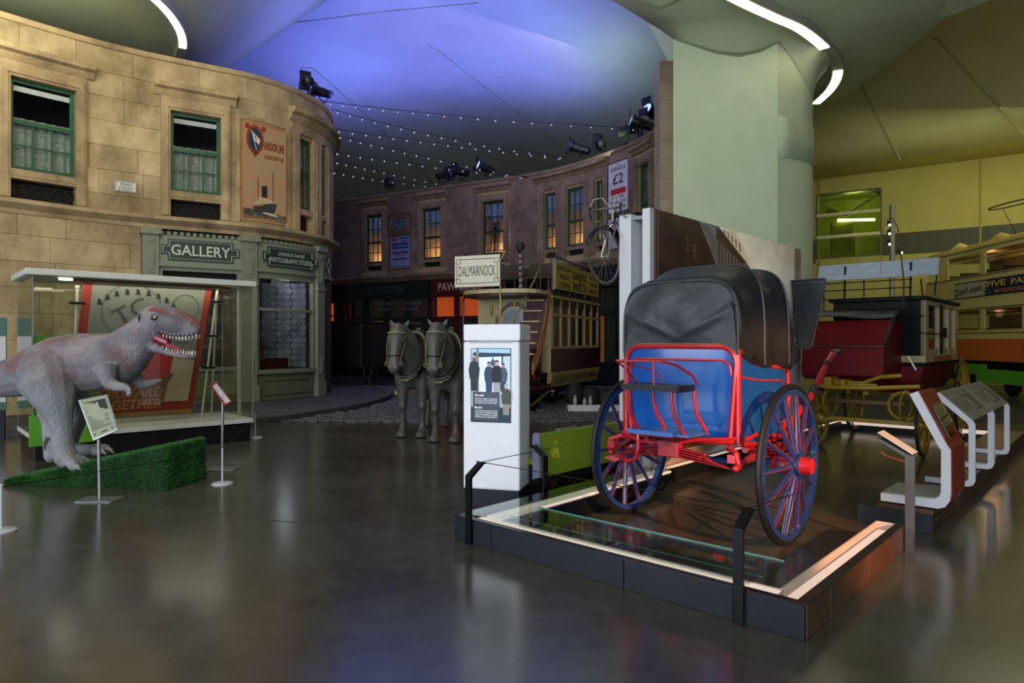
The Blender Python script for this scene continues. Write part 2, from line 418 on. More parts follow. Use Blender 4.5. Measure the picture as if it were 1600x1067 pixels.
# ---- right hall: sloping ceiling fin, soffit and yellow wall
fin = [(9.6, 29.2), (12.1, 26.7), (14.4, 24.4), (16.8, 22.1), (20.5, 18.6), (25, 14.0)]
top = [(4.0, 20.5), (7.0, 17.6), (10, 14.8), (13, 12), (17, 8), (21, 4)]
fz = [8.2, 8.28, 8.3, 8.3, 8.32, 8.4]
rf = MB(); rf.loft([[(a[0]+(b[0]-a[0])*t, a[1]+(b[1]-a[1])*t, z+(11.6-z)*(t**.85)) for a, b, z in zip(fin, top, fz)] for t in (0, .12, .3, .5, .75, 1)], caps=False, ring_closed=False)
rfin = struct(rf.build('ceiling_right', cm_olive, smooth=True, thick=.06), 'sloping olive ceiling fin over the tram hall')
def fin_pt(k, t):
    def ip(arr):
        j = min(k, .9999)*(len(arr)-1); a = int(j); f = j-a; return tuple(x+(y-x)*f for x, y in zip(arr[a], arr[a+1]))
    a, b_, z = ip(fin), ip(top), ip([(q,) for q in fz])[0]
    return Vector((a[0]+(b_[0]-a[0])*t, a[1]+(b_[1]-a[1])*t, z+(11.6-z)*(t**.85)))
cand = [(k/120, t/60) for k in range(121) for t in range(61)]
cpx = [(800+FPX*p.x/p.y, 533.5-FPX*(p.z-CAMH)/p.y, p) for p in (fin_pt(k, t) for k, t in cand) if p.y > 2]
for line in ([(1340, 120), (1372, 185), (1405, 250)], [(1450, 50), (1470, 60), (1530, 130), (1600, 208)]):
    q = [min(cpx, key=lambda c: (c[0]-u)**2+(c[1]-v)**2)[2]-Vector((0, 0, .05)) for u, v in line]; b = MB(); b.tube(q, .028, 6); b.build('seam', mat('seam_pale', '98a064', .8, var=.05), rfin)
yw = mat('yellow_wall_paint', 'a59c50', .75, var=.04, scale=1.2)
hw = Path([(8.6, 30.6), (12.7, 28.0), (15.5, 26.1), (18.3, 24.06), (22, 21.2), (27, 17)], .3)
wn0, wn1 = hw.su(1275), hw.su(1378)
wb = MB()
wz0, wz1 = 1.6+28*(533.5-405)/FPX, 1.6+27.3*(533.5-298)/FPX
hw.slab(wb, 0, wn0, 0, 8.6, -.3, 0, .8); hw.slab(wb, wn1, hw.len, 0, 8.6, -.3, 0, .8)
hw.slab(wb, wn0, wn1, 0, wz0, -.3, 0, .8); hw.slab(wb, wn0, wn1, wz1, 8.6, -.3, 0, .8)
wall_r = struct(wb.build('wall_back', yw), 'yellow-green wall of the tram hall')
bd = MB(); z0, z1 = 1.6+26.6*(533.5-397)/FPX, 1.6+26.6*(533.5-368)/FPX
hw.slab(bd, 0, wn0-.02, z0-.2, z1, .0, .03); hw.slab(bd, wn1+.02, hw.len, z0-.05, z1+.05, .0, .03)
bd.build('dark_band', mat('wall_band', '3a3a20', .6, var=.15, scale=2, stretch=(8, 8, .4)), wall_r)
for u in (1280, 1532):
    s_ = hw.su(u); b = MB(); hw.slab(b, s_-.03, s_+.03, 0, 8.4, .03, .045); b.build('wall_joint', mat('wall_joint', '8a8436', .7, var=.03), wall_r)
sf = MB(); sf.loft([[(p[0], p[1], z) for p, z in zip(fin, fz)], [tuple(hw.pt(hw.len*i/5, 8.35 if i < 5 else 8.4, .02)) for i in range(6)]], caps=False, ring_closed=False)
struct(sf.build('ceiling_soffit', yw, thick=.03), 'yellow soffit behind the sloping ceiling fin')
# window high in the yellow wall: glazed lookout with two rails and a lit room behind
wt = thing('window_1', 'glazed lookout window high in the yellow wall', None, hw.pt(wn0, wz0), kind='structure')
fr = mat('green_frame', '4c5a22', .5, var=.08)
b = MB()
for a in ((wn0, wn0+.07, wz0, wz1), (wn1-.07, wn1, wz0, wz1)): hw.slab(b, *a, -.3, .02)
hw.slab(b, wn0, wn1, wz0, wz0+.06, -.3, .02); hw.slab(b, wn0, wn1, wz1-.06, wz1, -.3, .02)
b.build('window_frame', fr, wt, world=True)
b = MB(); hw.slab(b, wn0+.07, wn1-.07, wz0+.06, wz1-.06, -.06, -.05); b.build('pane', glass_mat('pane_green', (.78, .86, .5), .08), wt, world=True)
for fz_ in (.32, .66):
    z = wz0+(wz1-wz0)*fz_; b = MB(); b.tube([hw.pt(wn0+.05, z, .1), hw.pt((wn0+wn1)/2, z, .1), hw.pt(wn1-.05, z, .1)], .075, 8); b.build('rail', mat('white_rail', 'cfcb9c', .45, var=.03), wt, world=True, smooth=True)
b = MB(); hw.slab(b, wn0-.4, wn1+.6, wz0-.4, wz1+.5, -4.0, -3.9)
hw.slab(b, wn0-.4, wn1+.6, wz1+.4, wz1+.5, -4.0, -.3); hw.slab(b, wn0-.4, wn1+.6, wz0-.4, wz0-.3, -4.0, -.3)
hw.slab(b, wn0-.5, wn0-.4, wz0-.4, wz1+.5, -4.0, -.3); hw.slab(b, wn1+.6, wn1+.7, wz0-.4, wz1+.5, -4.0, -.3)
b.build('room', mat('room_paint', '77802c', .8, var=.1, scale=1), wt, world=True)
q = hw.pt((wn0+wn1)/2+.1, wz0+1.75, -1.6); b = MB(); b.box(-.75, .75, -.05, .05, -.05, .05, basis(q, (1, -.1, 0), (0, 0, 1))); b.build('tube_lamp', ls_m, wt, world=True)
light('lookout_room_lamp', 'POINT', hw.pt((wn0+wn1)/2, wz1-.3, -1.8), 70, (1, .95, .6), size=.3)
b = MB(); q = hw.pt(wn0+1.7, wz0, -2); b.box(-.55, .55, -.3, .3, 0, .95, basis(q, (1, -.3, 0), (0, 0, 1)))
b.build('cabinet', mat('lookout_case', 'b7b389', .3, var=.2, scale=2), wt, world=True)
b = MB(); q = hw.pt(wn0+.75, wz0, -1.6); b.box(-.4, .4, -.2, .2, 0, 1.7, basis(q, (1, -.3, 0), (0, 0, 1))); b.build('shelf_unit', mat('lookout_shelf', '7d7a3e', .6, var=.3, scale=4, stretch=(.3, .3, 6)), wt, world=True)
b = MB(); b.tube([hw.pt(wn0+.3, wz0+2.2, -1), hw.pt(wn0+1.0, wz0+1.9, -1), hw.pt(wn0+2.3, wz0+2.75, -1.2)], [.35, .18, .03], 10, sq=(1, .5)); b.ball(hw.pt(wn0+2.25, wz0+2.9, -1.3), .42, 10, sc=(1, .4, .7))
b.build('hanging_glider', mat('glider_skin', '9a8a52', .5, var=.15), wt, world=True, smooth=True)

# ================================================================ STREET FACADES
stone = mat('sandstone', '9c8863', .85, var=.0, col2='b6a27c', scale=1.6, bump=.25, objvar=.14)
def stain(m, lo='58482f', amt=.75, sc=.75):
    """weathering blotches over the stone"""
    nt = m.node_tree; N = nt.nodes; L = nt.links; b = N['Principled BSDF']; old = b.inputs['Base Color'].links[0].from_socket
    ge = N.new('ShaderNodeNewGeometry'); n = N.new('ShaderNodeTexNoise'); n.inputs['Scale'].default_value = sc; n.inputs['Detail'].default_value = 8; n.inputs['Roughness'].default_value = .7
    mp = N.new('ShaderNodeMapping'); mp.inputs['Scale'].default_value = (1, 1, .6); L.new(ge.outputs['Position'], mp.inputs['Vector']); L.new(mp.outputs[0], n.inputs['Vector'])
    r = N.new('ShaderNodeValToRGB'); r.color_ramp.elements[0].position = .44; r.color_ramp.elements[0].color = (0, 0, 0, 1); r.color_ramp.elements[1].position = .66; r.color_ramp.elements[1].color = (amt, amt, amt, 1)
    L.new(n.outputs['Fac'], r.inputs['Fac']); mx = N.new('ShaderNodeMix'); mx.data_type = 'RGBA'; L.new(r.outputs['Color'], mx.inputs[0]); L.new(old, mx.inputs[6]); mx.inputs[7].default_value = lin(lo)
    L.new(mx.outputs[2], b.inputs['Base Color'])
stain(stone)
trim_stone = mat('dressed_stone', '9c8461', .8, var=.0, col2='b29b75', scale=2.5, bump=.15); stain(trim_stone, '51422c', .7, .9)
mortar = mat('mortar', '97845f', .95, var=.1)
dark_in = mat('dark_interior', '120e0b', .9, var=.1)
iron = mat('cast_iron', '15191a', .5, .6, var=.1)
paneg = glass_mat('window_pane', (.92, .95, .95), .07)
def interval_sub(a, b, cuts):
    out = [(a, b)]
    for c, d in cuts:
        nx = []
        for x, y in out:
            if d <= x or c >= y: nx.append((x, y)); continue
            if c > x: nx.append((x, c))
            if d < y: nx.append((d, y))
        out = nx
    return out
def facade_shell(t, pa, s0, s1, z0, z1, holes, clear, course, blen, seed, block_m=None):
    """backing wall with openings, and proud stone blocks in running bond"""
    rr = random.Random(seed)
    b = MB(); cuts = sorted({s0, s1, *[h[0] for h in holes], *[h[1] for h in holes]})
    for a, c in zip(cuts, cuts[1:]):
        mid = (a+c)/2; zs = [(h[2], h[3]) for h in holes if h[0] < mid < h[1]]
        for p, q in interval_sub(z0, z1, zs): pa.slab(b, a, c, p, q, -.35, 0, .4)
    b.build('backing_wall', mortar, t, world=True)
    n = 0; k = 0; z = z0; stone = block_m or globals()['stone']
    while z < z1-.05:
        zt = min(z1, z+course); x = s0-(blen*.5 if k % 2 else 0)-rr.uniform(0, .3); zm = (z+zt)/2
        cl = [(c[0], c[1]) for c in clear if c[2] < zm < c[3]]
        while x < s1:
            w = blen*rr.uniform(.7, 1.3)
            for p, q in interval_sub(max(x, s0), min(x+w, s1), cl):
                if q-p < .08: continue
                m = MB(); pa.slab(m, p+.004, q-.004, z+.004, zt-.004, .0, .024+rr.uniform(0, .009), .5); m.build('stone_block', stone, t, world=True)
            x += w
        z = zt; k += 1
def hood(t, pa, s0, s1, z, h=.28, out=.26):
    b = MB(); pa.sweep(b, s0, s1, [(0, z), (.08, z), (out*.55, z+h*.35), (out*.6, z+h*.45), (out, z+h*.6), (out, z+h), (0, z+h+.04)]); b.build('hood_moulding', trim_stone, t, world=True)
def surround(t, pa, s0, s1, zb, zt, w=.2, wt=.26, out=.09, bottom=False):
    b = MB()
    for a, c in ((s0-w, s0), (s1, s1+w)):
        pa.slab(b, a, c, zb, zt+wt, 0, out); pa.slab(b, a+.05, c-.05, zb, zt+.1, out, out+.03)
    pa.slab(b, s0, s1, zt, zt+wt, 0, out); pa.slab(b, s0-w+.05, s1+w-.05, zt+.06, zt+wt-.06, out, out+.03)
    b.build('window_surround', trim_stone, t, world=True)
def curtain(pa, s0, s1, z0, z1, off, m, parent, name='curtain', amp=.03, waves=7, rows=2):
    b = MB(); N_ = waves*6
    b.grid(lambda i, j: pa.pt(s0+(s1-s0)*i, z0+(z1-z0)*j, off+amp*math.sin(i*waves*2*PI)*(1-.3*j)+.4*amp*math.sin(i*31+j*3)), [i/N_ for i in range(N_+1)], [j/rows for j in range(rows+1)])
    return b.build(name, m, parent, world=True, smooth=True)
def roombox(pa, s0, s1, z0, z1, d, parent, m=dark_in):
    b = MB(); pa.slab(b, s0-.2, s1+.2, z0-.1, z1+.1, -d-.05, -d); pa.slab(b, s0-.2, s1+.2, z1, z1+.1, -d, -.36); pa.slab(b, s0-.2, s1+.2, z0-.1, z0, -d, -.36)
    pa.slab(b, s0-.25, s0-.2, z0, z1, -d, -.36); pa.slab(b, s1+.2, s1+.25, z0, z1, -d, -.36)
    b.build('room_shell', m, parent, world=True)
def sash_window(t, pa, s0, s1, zb, zt, zm, green, up=(1, 1), low=(3, 2), off=-.1):
    """timber sash window: frame bars, a pane behind each opening. zm = meeting rail height"""
    MW_ = MW[t.name]
    b = MB(); fw = .075
    pa.slab(b, s0, s0+fw, zb, zt, off-.05, off+.03); pa.slab(b, s1-fw, s1, zb, zt, off-.05, off+.03)
    pa.slab(b, s0, s1, zt-fw, zt, off-.05, off+.03); pa.slab(b, s0, s1, zb, zb+fw*1.2, off-.05, off+.03)
    pa.slab(b, s0+fw, s1-fw, zm-.04, zm+.05, off-.02, off+.05)
    rects = []
    for (a, c, nx, nz) in ((zm+.05, zt-fw, *up), (zb+fw*1.2, zm-.04, *low)):
        for i in range(1, nx): x = s0+fw+(s1-s0-2*fw)*i/nx; pa.slab(b, x-.014, x+.014, a, c, off-.01, off+.025)
        for j in range(1, nz): z = a+(c-a)*j/nz; pa.slab(b, s0+fw, s1-fw, z-.014, z+.014, off-.01, off+.025)
        for i in range(nx):
            for j in range(nz): rects.append((s0+fw+(s1-s0-2*fw)*i/nx, s0+fw+(s1-s0-2*fw)*(i+1)/nx, a+(c-a)*j/nz, a+(c-a)*(j+1)/nz))
    w = b.build('sash_window', green, t, world=True); MW[w.name] = MW_
    for r in rects:
        m = MB(); pa.slab(m, *r, off-.012, off-.006, .6); m.build('pane', paneg, w, world=True)
    return w

# ---------------------------------------------------------------- left building
LP = Path([(-13.2, 10.3), (-11.6, 12.2), (-10.42, 13.65), (-9.36, 14.85), (-8.46, 15.6), (-7.3, 16.35), (-6.55, 16.85), (-5.95, 17.55), (-5.52, 18.4), (-5.36, 19.3), (-5.5, 20.4), (-6.2, 22), (-7.6, 24)])
gL = mat('green_sash_paint', '134a2d', .45, var=.1)
lace = mat('lace_curtain', 'b9bfb4', .9, var=.0, col2='8b948a', scale=14, transl=.35)
blind = mat('roller_blind', 'c9cac4', .8, var=.04)
lace_w = mat('warm_curtain', 'c9ac86', .9, var=.0, col2='a98a66', scale=9, transl=.6)
bldL = thing('sandstone_building', 'weathered sandstone street facade with curved corner, green sash windows and painted ship mural', 'building', LP.pt(LP.su(200), 0))
ZS, ZB, ZT, ZP = 4.56, 5.16, 7.05, 8.3
wins = [(LP.su(15), LP.su(118)), (LP.su(266), LP.su(345))]
mur = (LP.su(374), LP.su(446))
bay = [(LP.su(466), LP.su(487.5)), (LP.su(499), LP.su(507.5))]
e_bay = LP.su(512)+2.2
holes = [(a, b, ZS, ZT) for a, b in wins]+[(a, b, ZS, ZT) for a, b in bay]
shop0, shop1 = LP.su(220), LP.su(512)+2.4
holes.append((shop0, shop1, 0.0, 4.25))
clear = [(a-.2, b+.2, ZS-.1, ZT+.62) for a, b in wins]+[(mur[0]-.08, mur[1]+.12, ZS-.1, 7.2), (bay[0][0]-.28, e_bay, ZS-.1, 7.65), (shop0, shop1, 0, 4.3)]
facade_shell(bldL, LP, 0, LP.len, 0.0, ZP-.12, holes, clear, .545, 1.25, 3)
b = MB(); LP.sweep(b, 0, LP.len, [(-.4, ZP-.12), (.05, ZP-.12), (.07, ZP-.09), (.07, ZP), (-.4, ZP+.02)]); b.build('coping', trim_stone, bldL, world=True)
b = MB(); LP.sweep(b, 0, LP.len, [(0, 4.24), (.06, 4.24), (.1, 4.32), (.22, 4.4), (.26, 4.43), (.26, 4.5), (.2, 4.53), (0, 4.56)]); b.build('string_course', trim_stone, bldL, world=True)
for i, (a, c) in enumerate(wins):
    surround(bldL, LP, a, c, ZS, ZT); hood(bldL, LP, a-.34, c+.34, ZT+.32)
    b = MB(); LP.slab(b, a-.2, c+.2, ZT+.26, ZT+.33, 0, .07); b.build('frieze', trim_stone, bldL, world=True)
    b = MB(); LP.slab(b, a, c, ZB-.2, ZB, -.2, .06); LP.slab(b, a, c, ZB-.14, ZB-.08, .06, .075); b.build('window_sill', trim_stone, bldL, world=True)
    zm = ZB+1.0
    w = sash_window(bldL, LP, a, c, ZB, ZT, zm, gL, (1, 1), (3, 2))
    curtain(LP, a+.05, c-.05, ZB+.05, zm+.12, -.2, lace, w, amp=.025, waves=6)
    b = MB(); LP.slab(b, a+.08, c-.08, ZT-.23, ZT-.12, -.17, -.15); b.build('roller_blind', blind, w, world=True)
    roombox(LP, a, c, ZS, ZT+.1, 1.6, bldL)
    b = MB(); LP.slab(b, a, c, ZS, ZB-.2, -.22, -.18); pnl = b.build('balconette_panel', mat('dark_panel', '191612', .7, var=.2), bldL, world=True); MW[pnl.name] = MW[bldL.name]
    b = MB(); nn = 6
    for k in range(nn):
        q = LP.M(a+(c-a)*(k+.5)/nn, (ZS+ZB-.2)/2, -.1); r_ = (c-a)/nn*.52
        b.tube([q @ Vector((r_*math.cos(2*PI*j/16), 0, r_*math.sin(2*PI*j/16))) for j in range(16)], .014, 5, True)
        b.tube([q @ Vector((r_*.5*math.cos(2*PI*j/12), 0, r_*.5*math.sin(2*PI*j/12))) for j in range(12)], .01, 5, True)
    b.tube([LP.pt(a, ZS+.03, -.1), LP.pt(c, ZS+.03, -.1)], .015, 5); b.tube([LP.pt(a, ZB-.23, -.1), LP.pt(c, ZB-.23, -.1)], .015, 5)
    b.build('ironwork', iron, pnl, world=True)
# corner bay
b = MB()
for a, c in ((bay[0][0]-.28, bay[0][0]), (bay[0][1], bay[1][0]), (bay[1][1], bay[1][1]+.3)):
    LP.slab(b, a, c, ZS, ZT+.1, 0, .08); LP.slab(b, a+.06, c-.06, ZS, ZT, .08, .11)
LP.slab(b, bay[0][0]-.28, e_bay, ZT+.1, ZT+.36, 0, .06); LP.slab(b, bay[1][1]+.3, e_bay, ZS, ZT+.1, 0, .08)
b.build('bay_surround', trim_stone, bldL, world=True)
hood(bldL, LP, bay[0][0]-.36, e_bay, ZT+.36, .34, .3)
for i, (a, c) in enumerate(bay):
    b = MB(); LP.slab(b, a, c, ZB-.16, ZB, -.2, .05); b.build('window_sill', trim_stone, bldL, world=True)
    w = sash_window(bldL, LP, a, c, ZB, ZT, ZB+1.0, gL, (2, 1), (2, 1))
    curtain(LP, a+.05, a+(c-a)*.55, ZB+.05, ZT-.9, -.25, lace_w, w, waves=3)
    b = MB(); LP.slab(b, a+.08, c-.08, ZT-.75, ZT-.1, -.2, -.18); b.build('roller_blind', blind, w, world=True)
    roombox(LP, a, c, ZS, ZT+.1, 1.3, bldL)
    b = MB(); LP.slab(b, a, c, ZS, ZB-.16, -.22, -.18); b.build('balconette_panel', MATS['dark_panel'], bldL, world=True)
light('corner_room_lamp', 'POINT', LP.pt((bay[0][0]+bay[0][1])/2+.2, ZB+.3, -.8), 14, (1, .62, .26), size=.1)
# painted mural with the steamer
mM = LP.M((mur[0]+mur[1])/2, 5.85, .02); mw = (mur[1]-mur[0]); mh = 2.4
b = MB(); LP.slab(b, mur[0], mur[1], ZS+.06, 7.14, 0, .035); mural = b.build('mural', mat('mural_border', '9d7d5c', .8, var=.08), bldL, world=True)
def mural_part(name, polys, col, d):
    k = MB()
    for poly in polys: k.prism(poly, -d-.004, -d, mM)
    inv = MW[bldL.name].inverted(); k.v = [tuple(inv @ Vector(p)) for p in k.v]
    return k.build(name, col if not isinstance(col, str) else mat('print_'+col, col, .85, var=.1, scale=3), mural)
hx, hz = mw/2, mh/2
mural_part('painted_frame', [[(-hx*.96, -1.15), (hx*.96, -1.15), (hx*.96, 1.22), (-hx*.96, 1.22)]], 'b06a35', .018)
sky_p = mat('painted_sky', 'a08b68', .85, col2='b0825e', scale=2.4, var=0)
mural_part('painted_sky', [[(-hx*.93, -1.12), (hx*.93, -1.12), (hx*.93, 1.19), (-hx*.93, 1.19)]], sky_p, .022)
mural_part('painted_sea', [[(-hx*.93, -1.12), (hx*.93, -1.12), (hx*.93, -1.02), (.3, -.99), (0, -.97), (-.3, -.94), (-hx*.93, -.92)]], mat('painted_sea', '2c3531', .85, col2='6d6a58', scale=9, var=0), .027)
mural_part('painted_hull', [[(-.32, -.86), (-.28, -1.0), (.22, -1.02), (.27, -.9), (.32, -.72), (.1, -.74), (-.1, -.82)]], '3a352e', .031)
mural_part('painted_upperworks', [[(-.34, -.84), (-.1, -.78), (.32, -.7), (.05, -.62), (-.02, -.56), (-.2, -.62), (-.22, -.74)]], 'c2a682', .034)
mural_part('painted_funnel', [[(-.09, -.62), (.05, -.6), (.05, -.3), (-.09, -.32)]], '26211e', .037)
mural_part('painted_masts', [[(-.2, -.7), (-.18, -.7), (-.18, -.12), (-.2, -.12)], [(.2, -.7), (.22, -.7), (.22, .08), (.2, .08)]], '7c4a2c', .036)
mural_part('painted_wake', [[(-.1, -1.0), (.2, -1.05), (.4, -1.06), (.25, -.99), (0, -.97)]], 'b9b5a2', .033)
def ell(cx, cz_, rx, rz, n=20): return [(cx+rx*math.cos(2*PI*i/n), cz_+rz*math.sin(2*PI*i/n)) for i in range(n)]
ecx, ecz = -hx*.42, .82
mural_part('emblem_frame', [ell(ecx, ecz, .23, .36), ell(ecx-.2, ecz+.3, .07, .07, 10), ell(ecx+.22, ecz+.3, .07, .07, 10), [(ecx-.09, ecz-.3), (ecx+.09, ecz-.3), (ecx, ecz-.46)]], '8a3518', .027)
mural_part('emblem_field', [ell(ecx, ecz, .16, .28)], '14384a', .031)
mural_part('emblem_flag', [[(ecx-.1, ecz+.2), (ecx+.13, ecz+.02), (ecx+.1, ecz-.12), (ecx-.05, ecz+.0)], [(ecx-.11, ecz+.22), (ecx-.095, ecz+.22), (ecx+.04, ecz-.25), (ecx+.025, ecz-.25)]], 'd9cfc0', .035)
mural_part('emblem_anchor', [[(ecx-.03, ecz+.1), (ecx, ecz+.1), (ecx+.04, ecz), (ecx+.01, ecz)]], 'a2311f', .039)
inv = MW[bldL.name].inverted()
lettering('ANCHOR LINE', inv @ mM @ Matrix.Translation((hx*.40, -.026, .72)), hx*.88, .22, mat('mural_red', '6d1212', .8), mural, .035)
lettering('GLASGOW & NEW YORK', inv @ mM @ Matrix.Translation((hx*.40, -.026, .44)), hx*.86, .11, MATS['mural_red'], mural, .02)
b = MB()
for a, c in ((mur[0]-.09, mur[0]), (mur[1], mur[1]+.12)): LP.slab(b, a, c, ZS, 7.22, 0, .07)
LP.slab(b, mur[0]-.09, mur[1]+.12, 7.14, 7.22, 0, .06); b.build('mural_architrave', trim_stone, bldL, world=True)
# street name plate
sM = LP.M(LP.su(196), 1.6+15.4*(533.5-293.5)/FPX, .06)
sp = thing('street_sign', 'small white street name plate with black border on the sandstone wall', 'sign', M=sM)
b = MB(); b.box(-.225, .225, -.012, .012, -.125, .125); b.build('plate', mat('sign_white', 'c5c4b8', .4, var=.05), sp, bevel=.02)
b = MB()
for x0, x1, z0, z1 in ((-.2, .2, .1, .112), (-.2, .2, -.112, -.1), (-.212, -.2, -.1, .1), (.2, .212, -.1, .1)): b.box(x0, x1, -.016, -.012, z0, z1)
bk = mat('print_black', '14120f', .6, var=.05); b.build('border', bk, sp)
lettering('MAIN', Matrix.Translation((0, -.013, .045)), .22, .075, bk, sp); lettering('STREET', Matrix.Translation((0, -.013, -.05)), .3, .075, bk, sp)
# teal information board leaning by the wall at the left edge
tb = thing('information_board', 'teal and white information board standing at the left wall', 'board', P(9, 600, 11.0)-Vector((0, 0, P(9, 600, 11.0).z)), rotz=.3)
b = MB(); b.box(-1.0, 0, 0, .05, .5, 1.98); b.build('panel', mat('board_white', 'a8a7a8', .5, var=.04), tb)
b = MB(); b.box(-1.0, .01, -.006, .0, 1.69, 1.99); b.build('header', mat('teal_paint', '0d4a3c', .5, var=.06), tb)
b = MB(); b.box(-1.0, .01, -.006, .0, .48, .61); b.build('footer', MATS['teal_paint'], tb)
for x_ in (-.9, -.12):
    b = MB(); b.box(x_, x_+.1, .0, .05, 0, .5); b.build('leg', iron, tb)

# ---------------------------------------------------------------- shopfront of the left building
sg = mat('shop_grey_green', '747b68', .5, var=.06, scale=3)
sgd = mat('shop_sign_green', '22352a', .5, var=.08)
slet = mat('sign_letter', 'b9beb2', .5, var=.04)
shop = thing('shop_front', 'grey-green timber gallery shopfront with pilasters and sign boards', 'shopfront', LP.pt(LP.su(380), .1))
def pilaster(u0, u1, zt=4.22):
    a, c = LP.su(u0), LP.su(u1); b = MB()
    LP.slab(b, a, c, .1, zt-.14, 0, .16); LP.slab(b, a-.05, c+.05, zt-.14, zt, 0, .24); LP.slab(b, a-.03, c+.03, 3.0, 3.07, 0, .19); LP.slab(b, a-.04, c+.04, .1, .5, 0, .2)
    p = b.build('pilaster', sg, shop, world=True); MW[p.name] = MW[shop.name]; w = c-a
    for z0, z1 in ((3.85, 4.02), (3.2, 3.75), (.7, 1.2)):
        b = MB(); LP.slab(b, a+w*.24, c-w*.24, z0, z1, .16, .175); LP.slab(b, a+w*.36, c-w*.36, z0+.06, z1-.06, .175, .2); b.build('raised_panel', sg, p, world=True)
for u in ((221, 247), (376, 398), (489, 499)): pilaster(*u)
def fascia(u0, u1, texts, bw):
    a, c = LP.su(u0), LP.su(u1); b = MB(); LP.slab(b, a, c, 3.42, 4.1, 0, .1); LP.slab(b, a, c, 3.36, 3.42, 0, .15); f = b.build('fascia', sg, shop, world=True); MW[f.name] = MW[shop.name]
    k = int((c-a)/.14)
    for i in range(k):
        x = a+(c-a)*(i+.5)/k; m = MB(); LP.slab(m, x-.035, x+.035, 4.1, 4.18, .02, .13); m.build('dentil', sg, f, world=True)
    M = inv_s @ LP.M((a+c)/2, 3.76, .1); hw_, hh = bw/2, .25
    b = MB(); b.prism([(-hw_, -hh*.45), (-hw_+.14, -hh*.45), (-hw_+.14, -hh), (hw_-.14, -hh), (hw_-.14, -hh*.45), (hw_, -hh*.45), (hw_, hh*.45), (hw_-.14, hh*.45), (hw_-.14, hh), (-hw_+.14, hh), (-hw_+.14, hh*.45), (-hw_, hh*.45)], -.03, 0, M)
    b.build('sign_board', sgd, f)
    b = MB(); pl_ = [(-hw_+.04, -hh*.3), (-hw_+.18, -hh*.3), (-hw_+.18, -hh+.04), (hw_-.18, -hh+.04), (hw_-.18, -hh*.3), (hw_-.04, -hh*.3), (hw_-.04, hh*.3), (hw_-.18, hh*.3), (hw_-.18, hh-.04), (-hw_+.18, hh-.04), (-hw_+.18, hh*.3), (-hw_+.04, hh*.3)]
    for p, q in zip(pl_, pl_[1:]+pl_[:1]): b.bar(M @ Vector((p[0], -.032, p[1])), M @ Vector((q[0], -.032, q[1])), .012, .006)
    b.build('sign_line', slet, f)
    for s_, w_, h_, z_ in texts: lettering(s_, M @ Matrix.Translation((0, -.032, z_)), w_, h_, slet, f, .012)
inv_s = MW[shop.name].inverted()
fascia(247, 376, [('GALLERY', 1.3, .25, 0)], 1.72)
fascia(398, 489, [('OVINIUS DAVIS', .85, .09, .09), ('PHOTOGRAPHY STUDIO', 1.35, .12, -.07)], 1.72)
fascia(499, 512, [], .4)
# gallery window (dark glass with gilt lettering), and studio window with papered screen
def shop_window(u0, u1, zb, zt, trans=None):
    a, c = LP.su(u0), LP.su(u1); b = MB()
    LP.slab(b, a, a+.09, zb, 3.36, -.06, .06); LP.slab(b, c-.09, c, zb, 3.36, -.06, .06); LP.slab(b, a, c, zt, 3.36, -.06, .06); LP.slab(b, a, c, zb-.1, zb, -.1, .12)
    if trans: LP.slab(b, a, c, trans-.035, trans+.035, -.06, .06)
    w = b.build('display_window', sg, shop, world=True); MW[w.name] = MW[shop.name]
    zz = [zb, trans-.035, trans+.035, zt] if trans else [zb, zt]
    for p, q in zip(zz[::2], zz[1::2]):
        m = MB(); LP.slab(m, a+.09, c-.09, p, q, -.005, .005); m.build('pane', paneg, w, world=True)
    b = MB(); LP.slab(b, a, c, .1, zb-.1, -.05, .05); st_ = b.build('stall_riser', mat('stall_green', '5a634b', .5, var=.08), shop, world=True); MW[st_.name] = MW[shop.name]
    b = MB()
    for x0, x1, z0, z1 in ((a+.16, c-.16, .24, .28), (a+.16, c-.16, zb-.28, zb-.24), (a+.16, a+.2, .28, zb-.28), (c-.2, c-.16, .28, zb-.28)): LP.slab(b, x0, x1, z0, z1, .05, .075)
    b.build('riser_moulding', MATS['stall_green'], st_, world=True)
    return w, a, c
w1, a1, c1 = shop_window(247, 376, .98, 3.27)
b = MB(); LP.slab(b, a1, c1, .9, 3.4, -.5, -.45); b.build('back_board', mat('gallery_dark', '14130f', .6, var=.2, scale=2), w1, world=True)
gilt = mat('gilt_letter', '8a7a3c', .4, .4, var=.1)
for s_, u, z, w_ in (('IMAGES', 338, 2.6, .55), ('GROUP', 343, 2.15, .52), ('SPECIAL', 337, 1.7, .42), ('WEDDINGS', 337, 1.48, .6)):
    lettering(s_, inv_s @ LP.M(LP.su(u), z, .012), w_, .15, gilt, w1)
w2, a2, c2_ = shop_window(398, 489, .88, 3.2, 2.42)
wp = mat('damask_paper', '6f7280', .85, var=.0, col2='8d8f9b', scale=3)
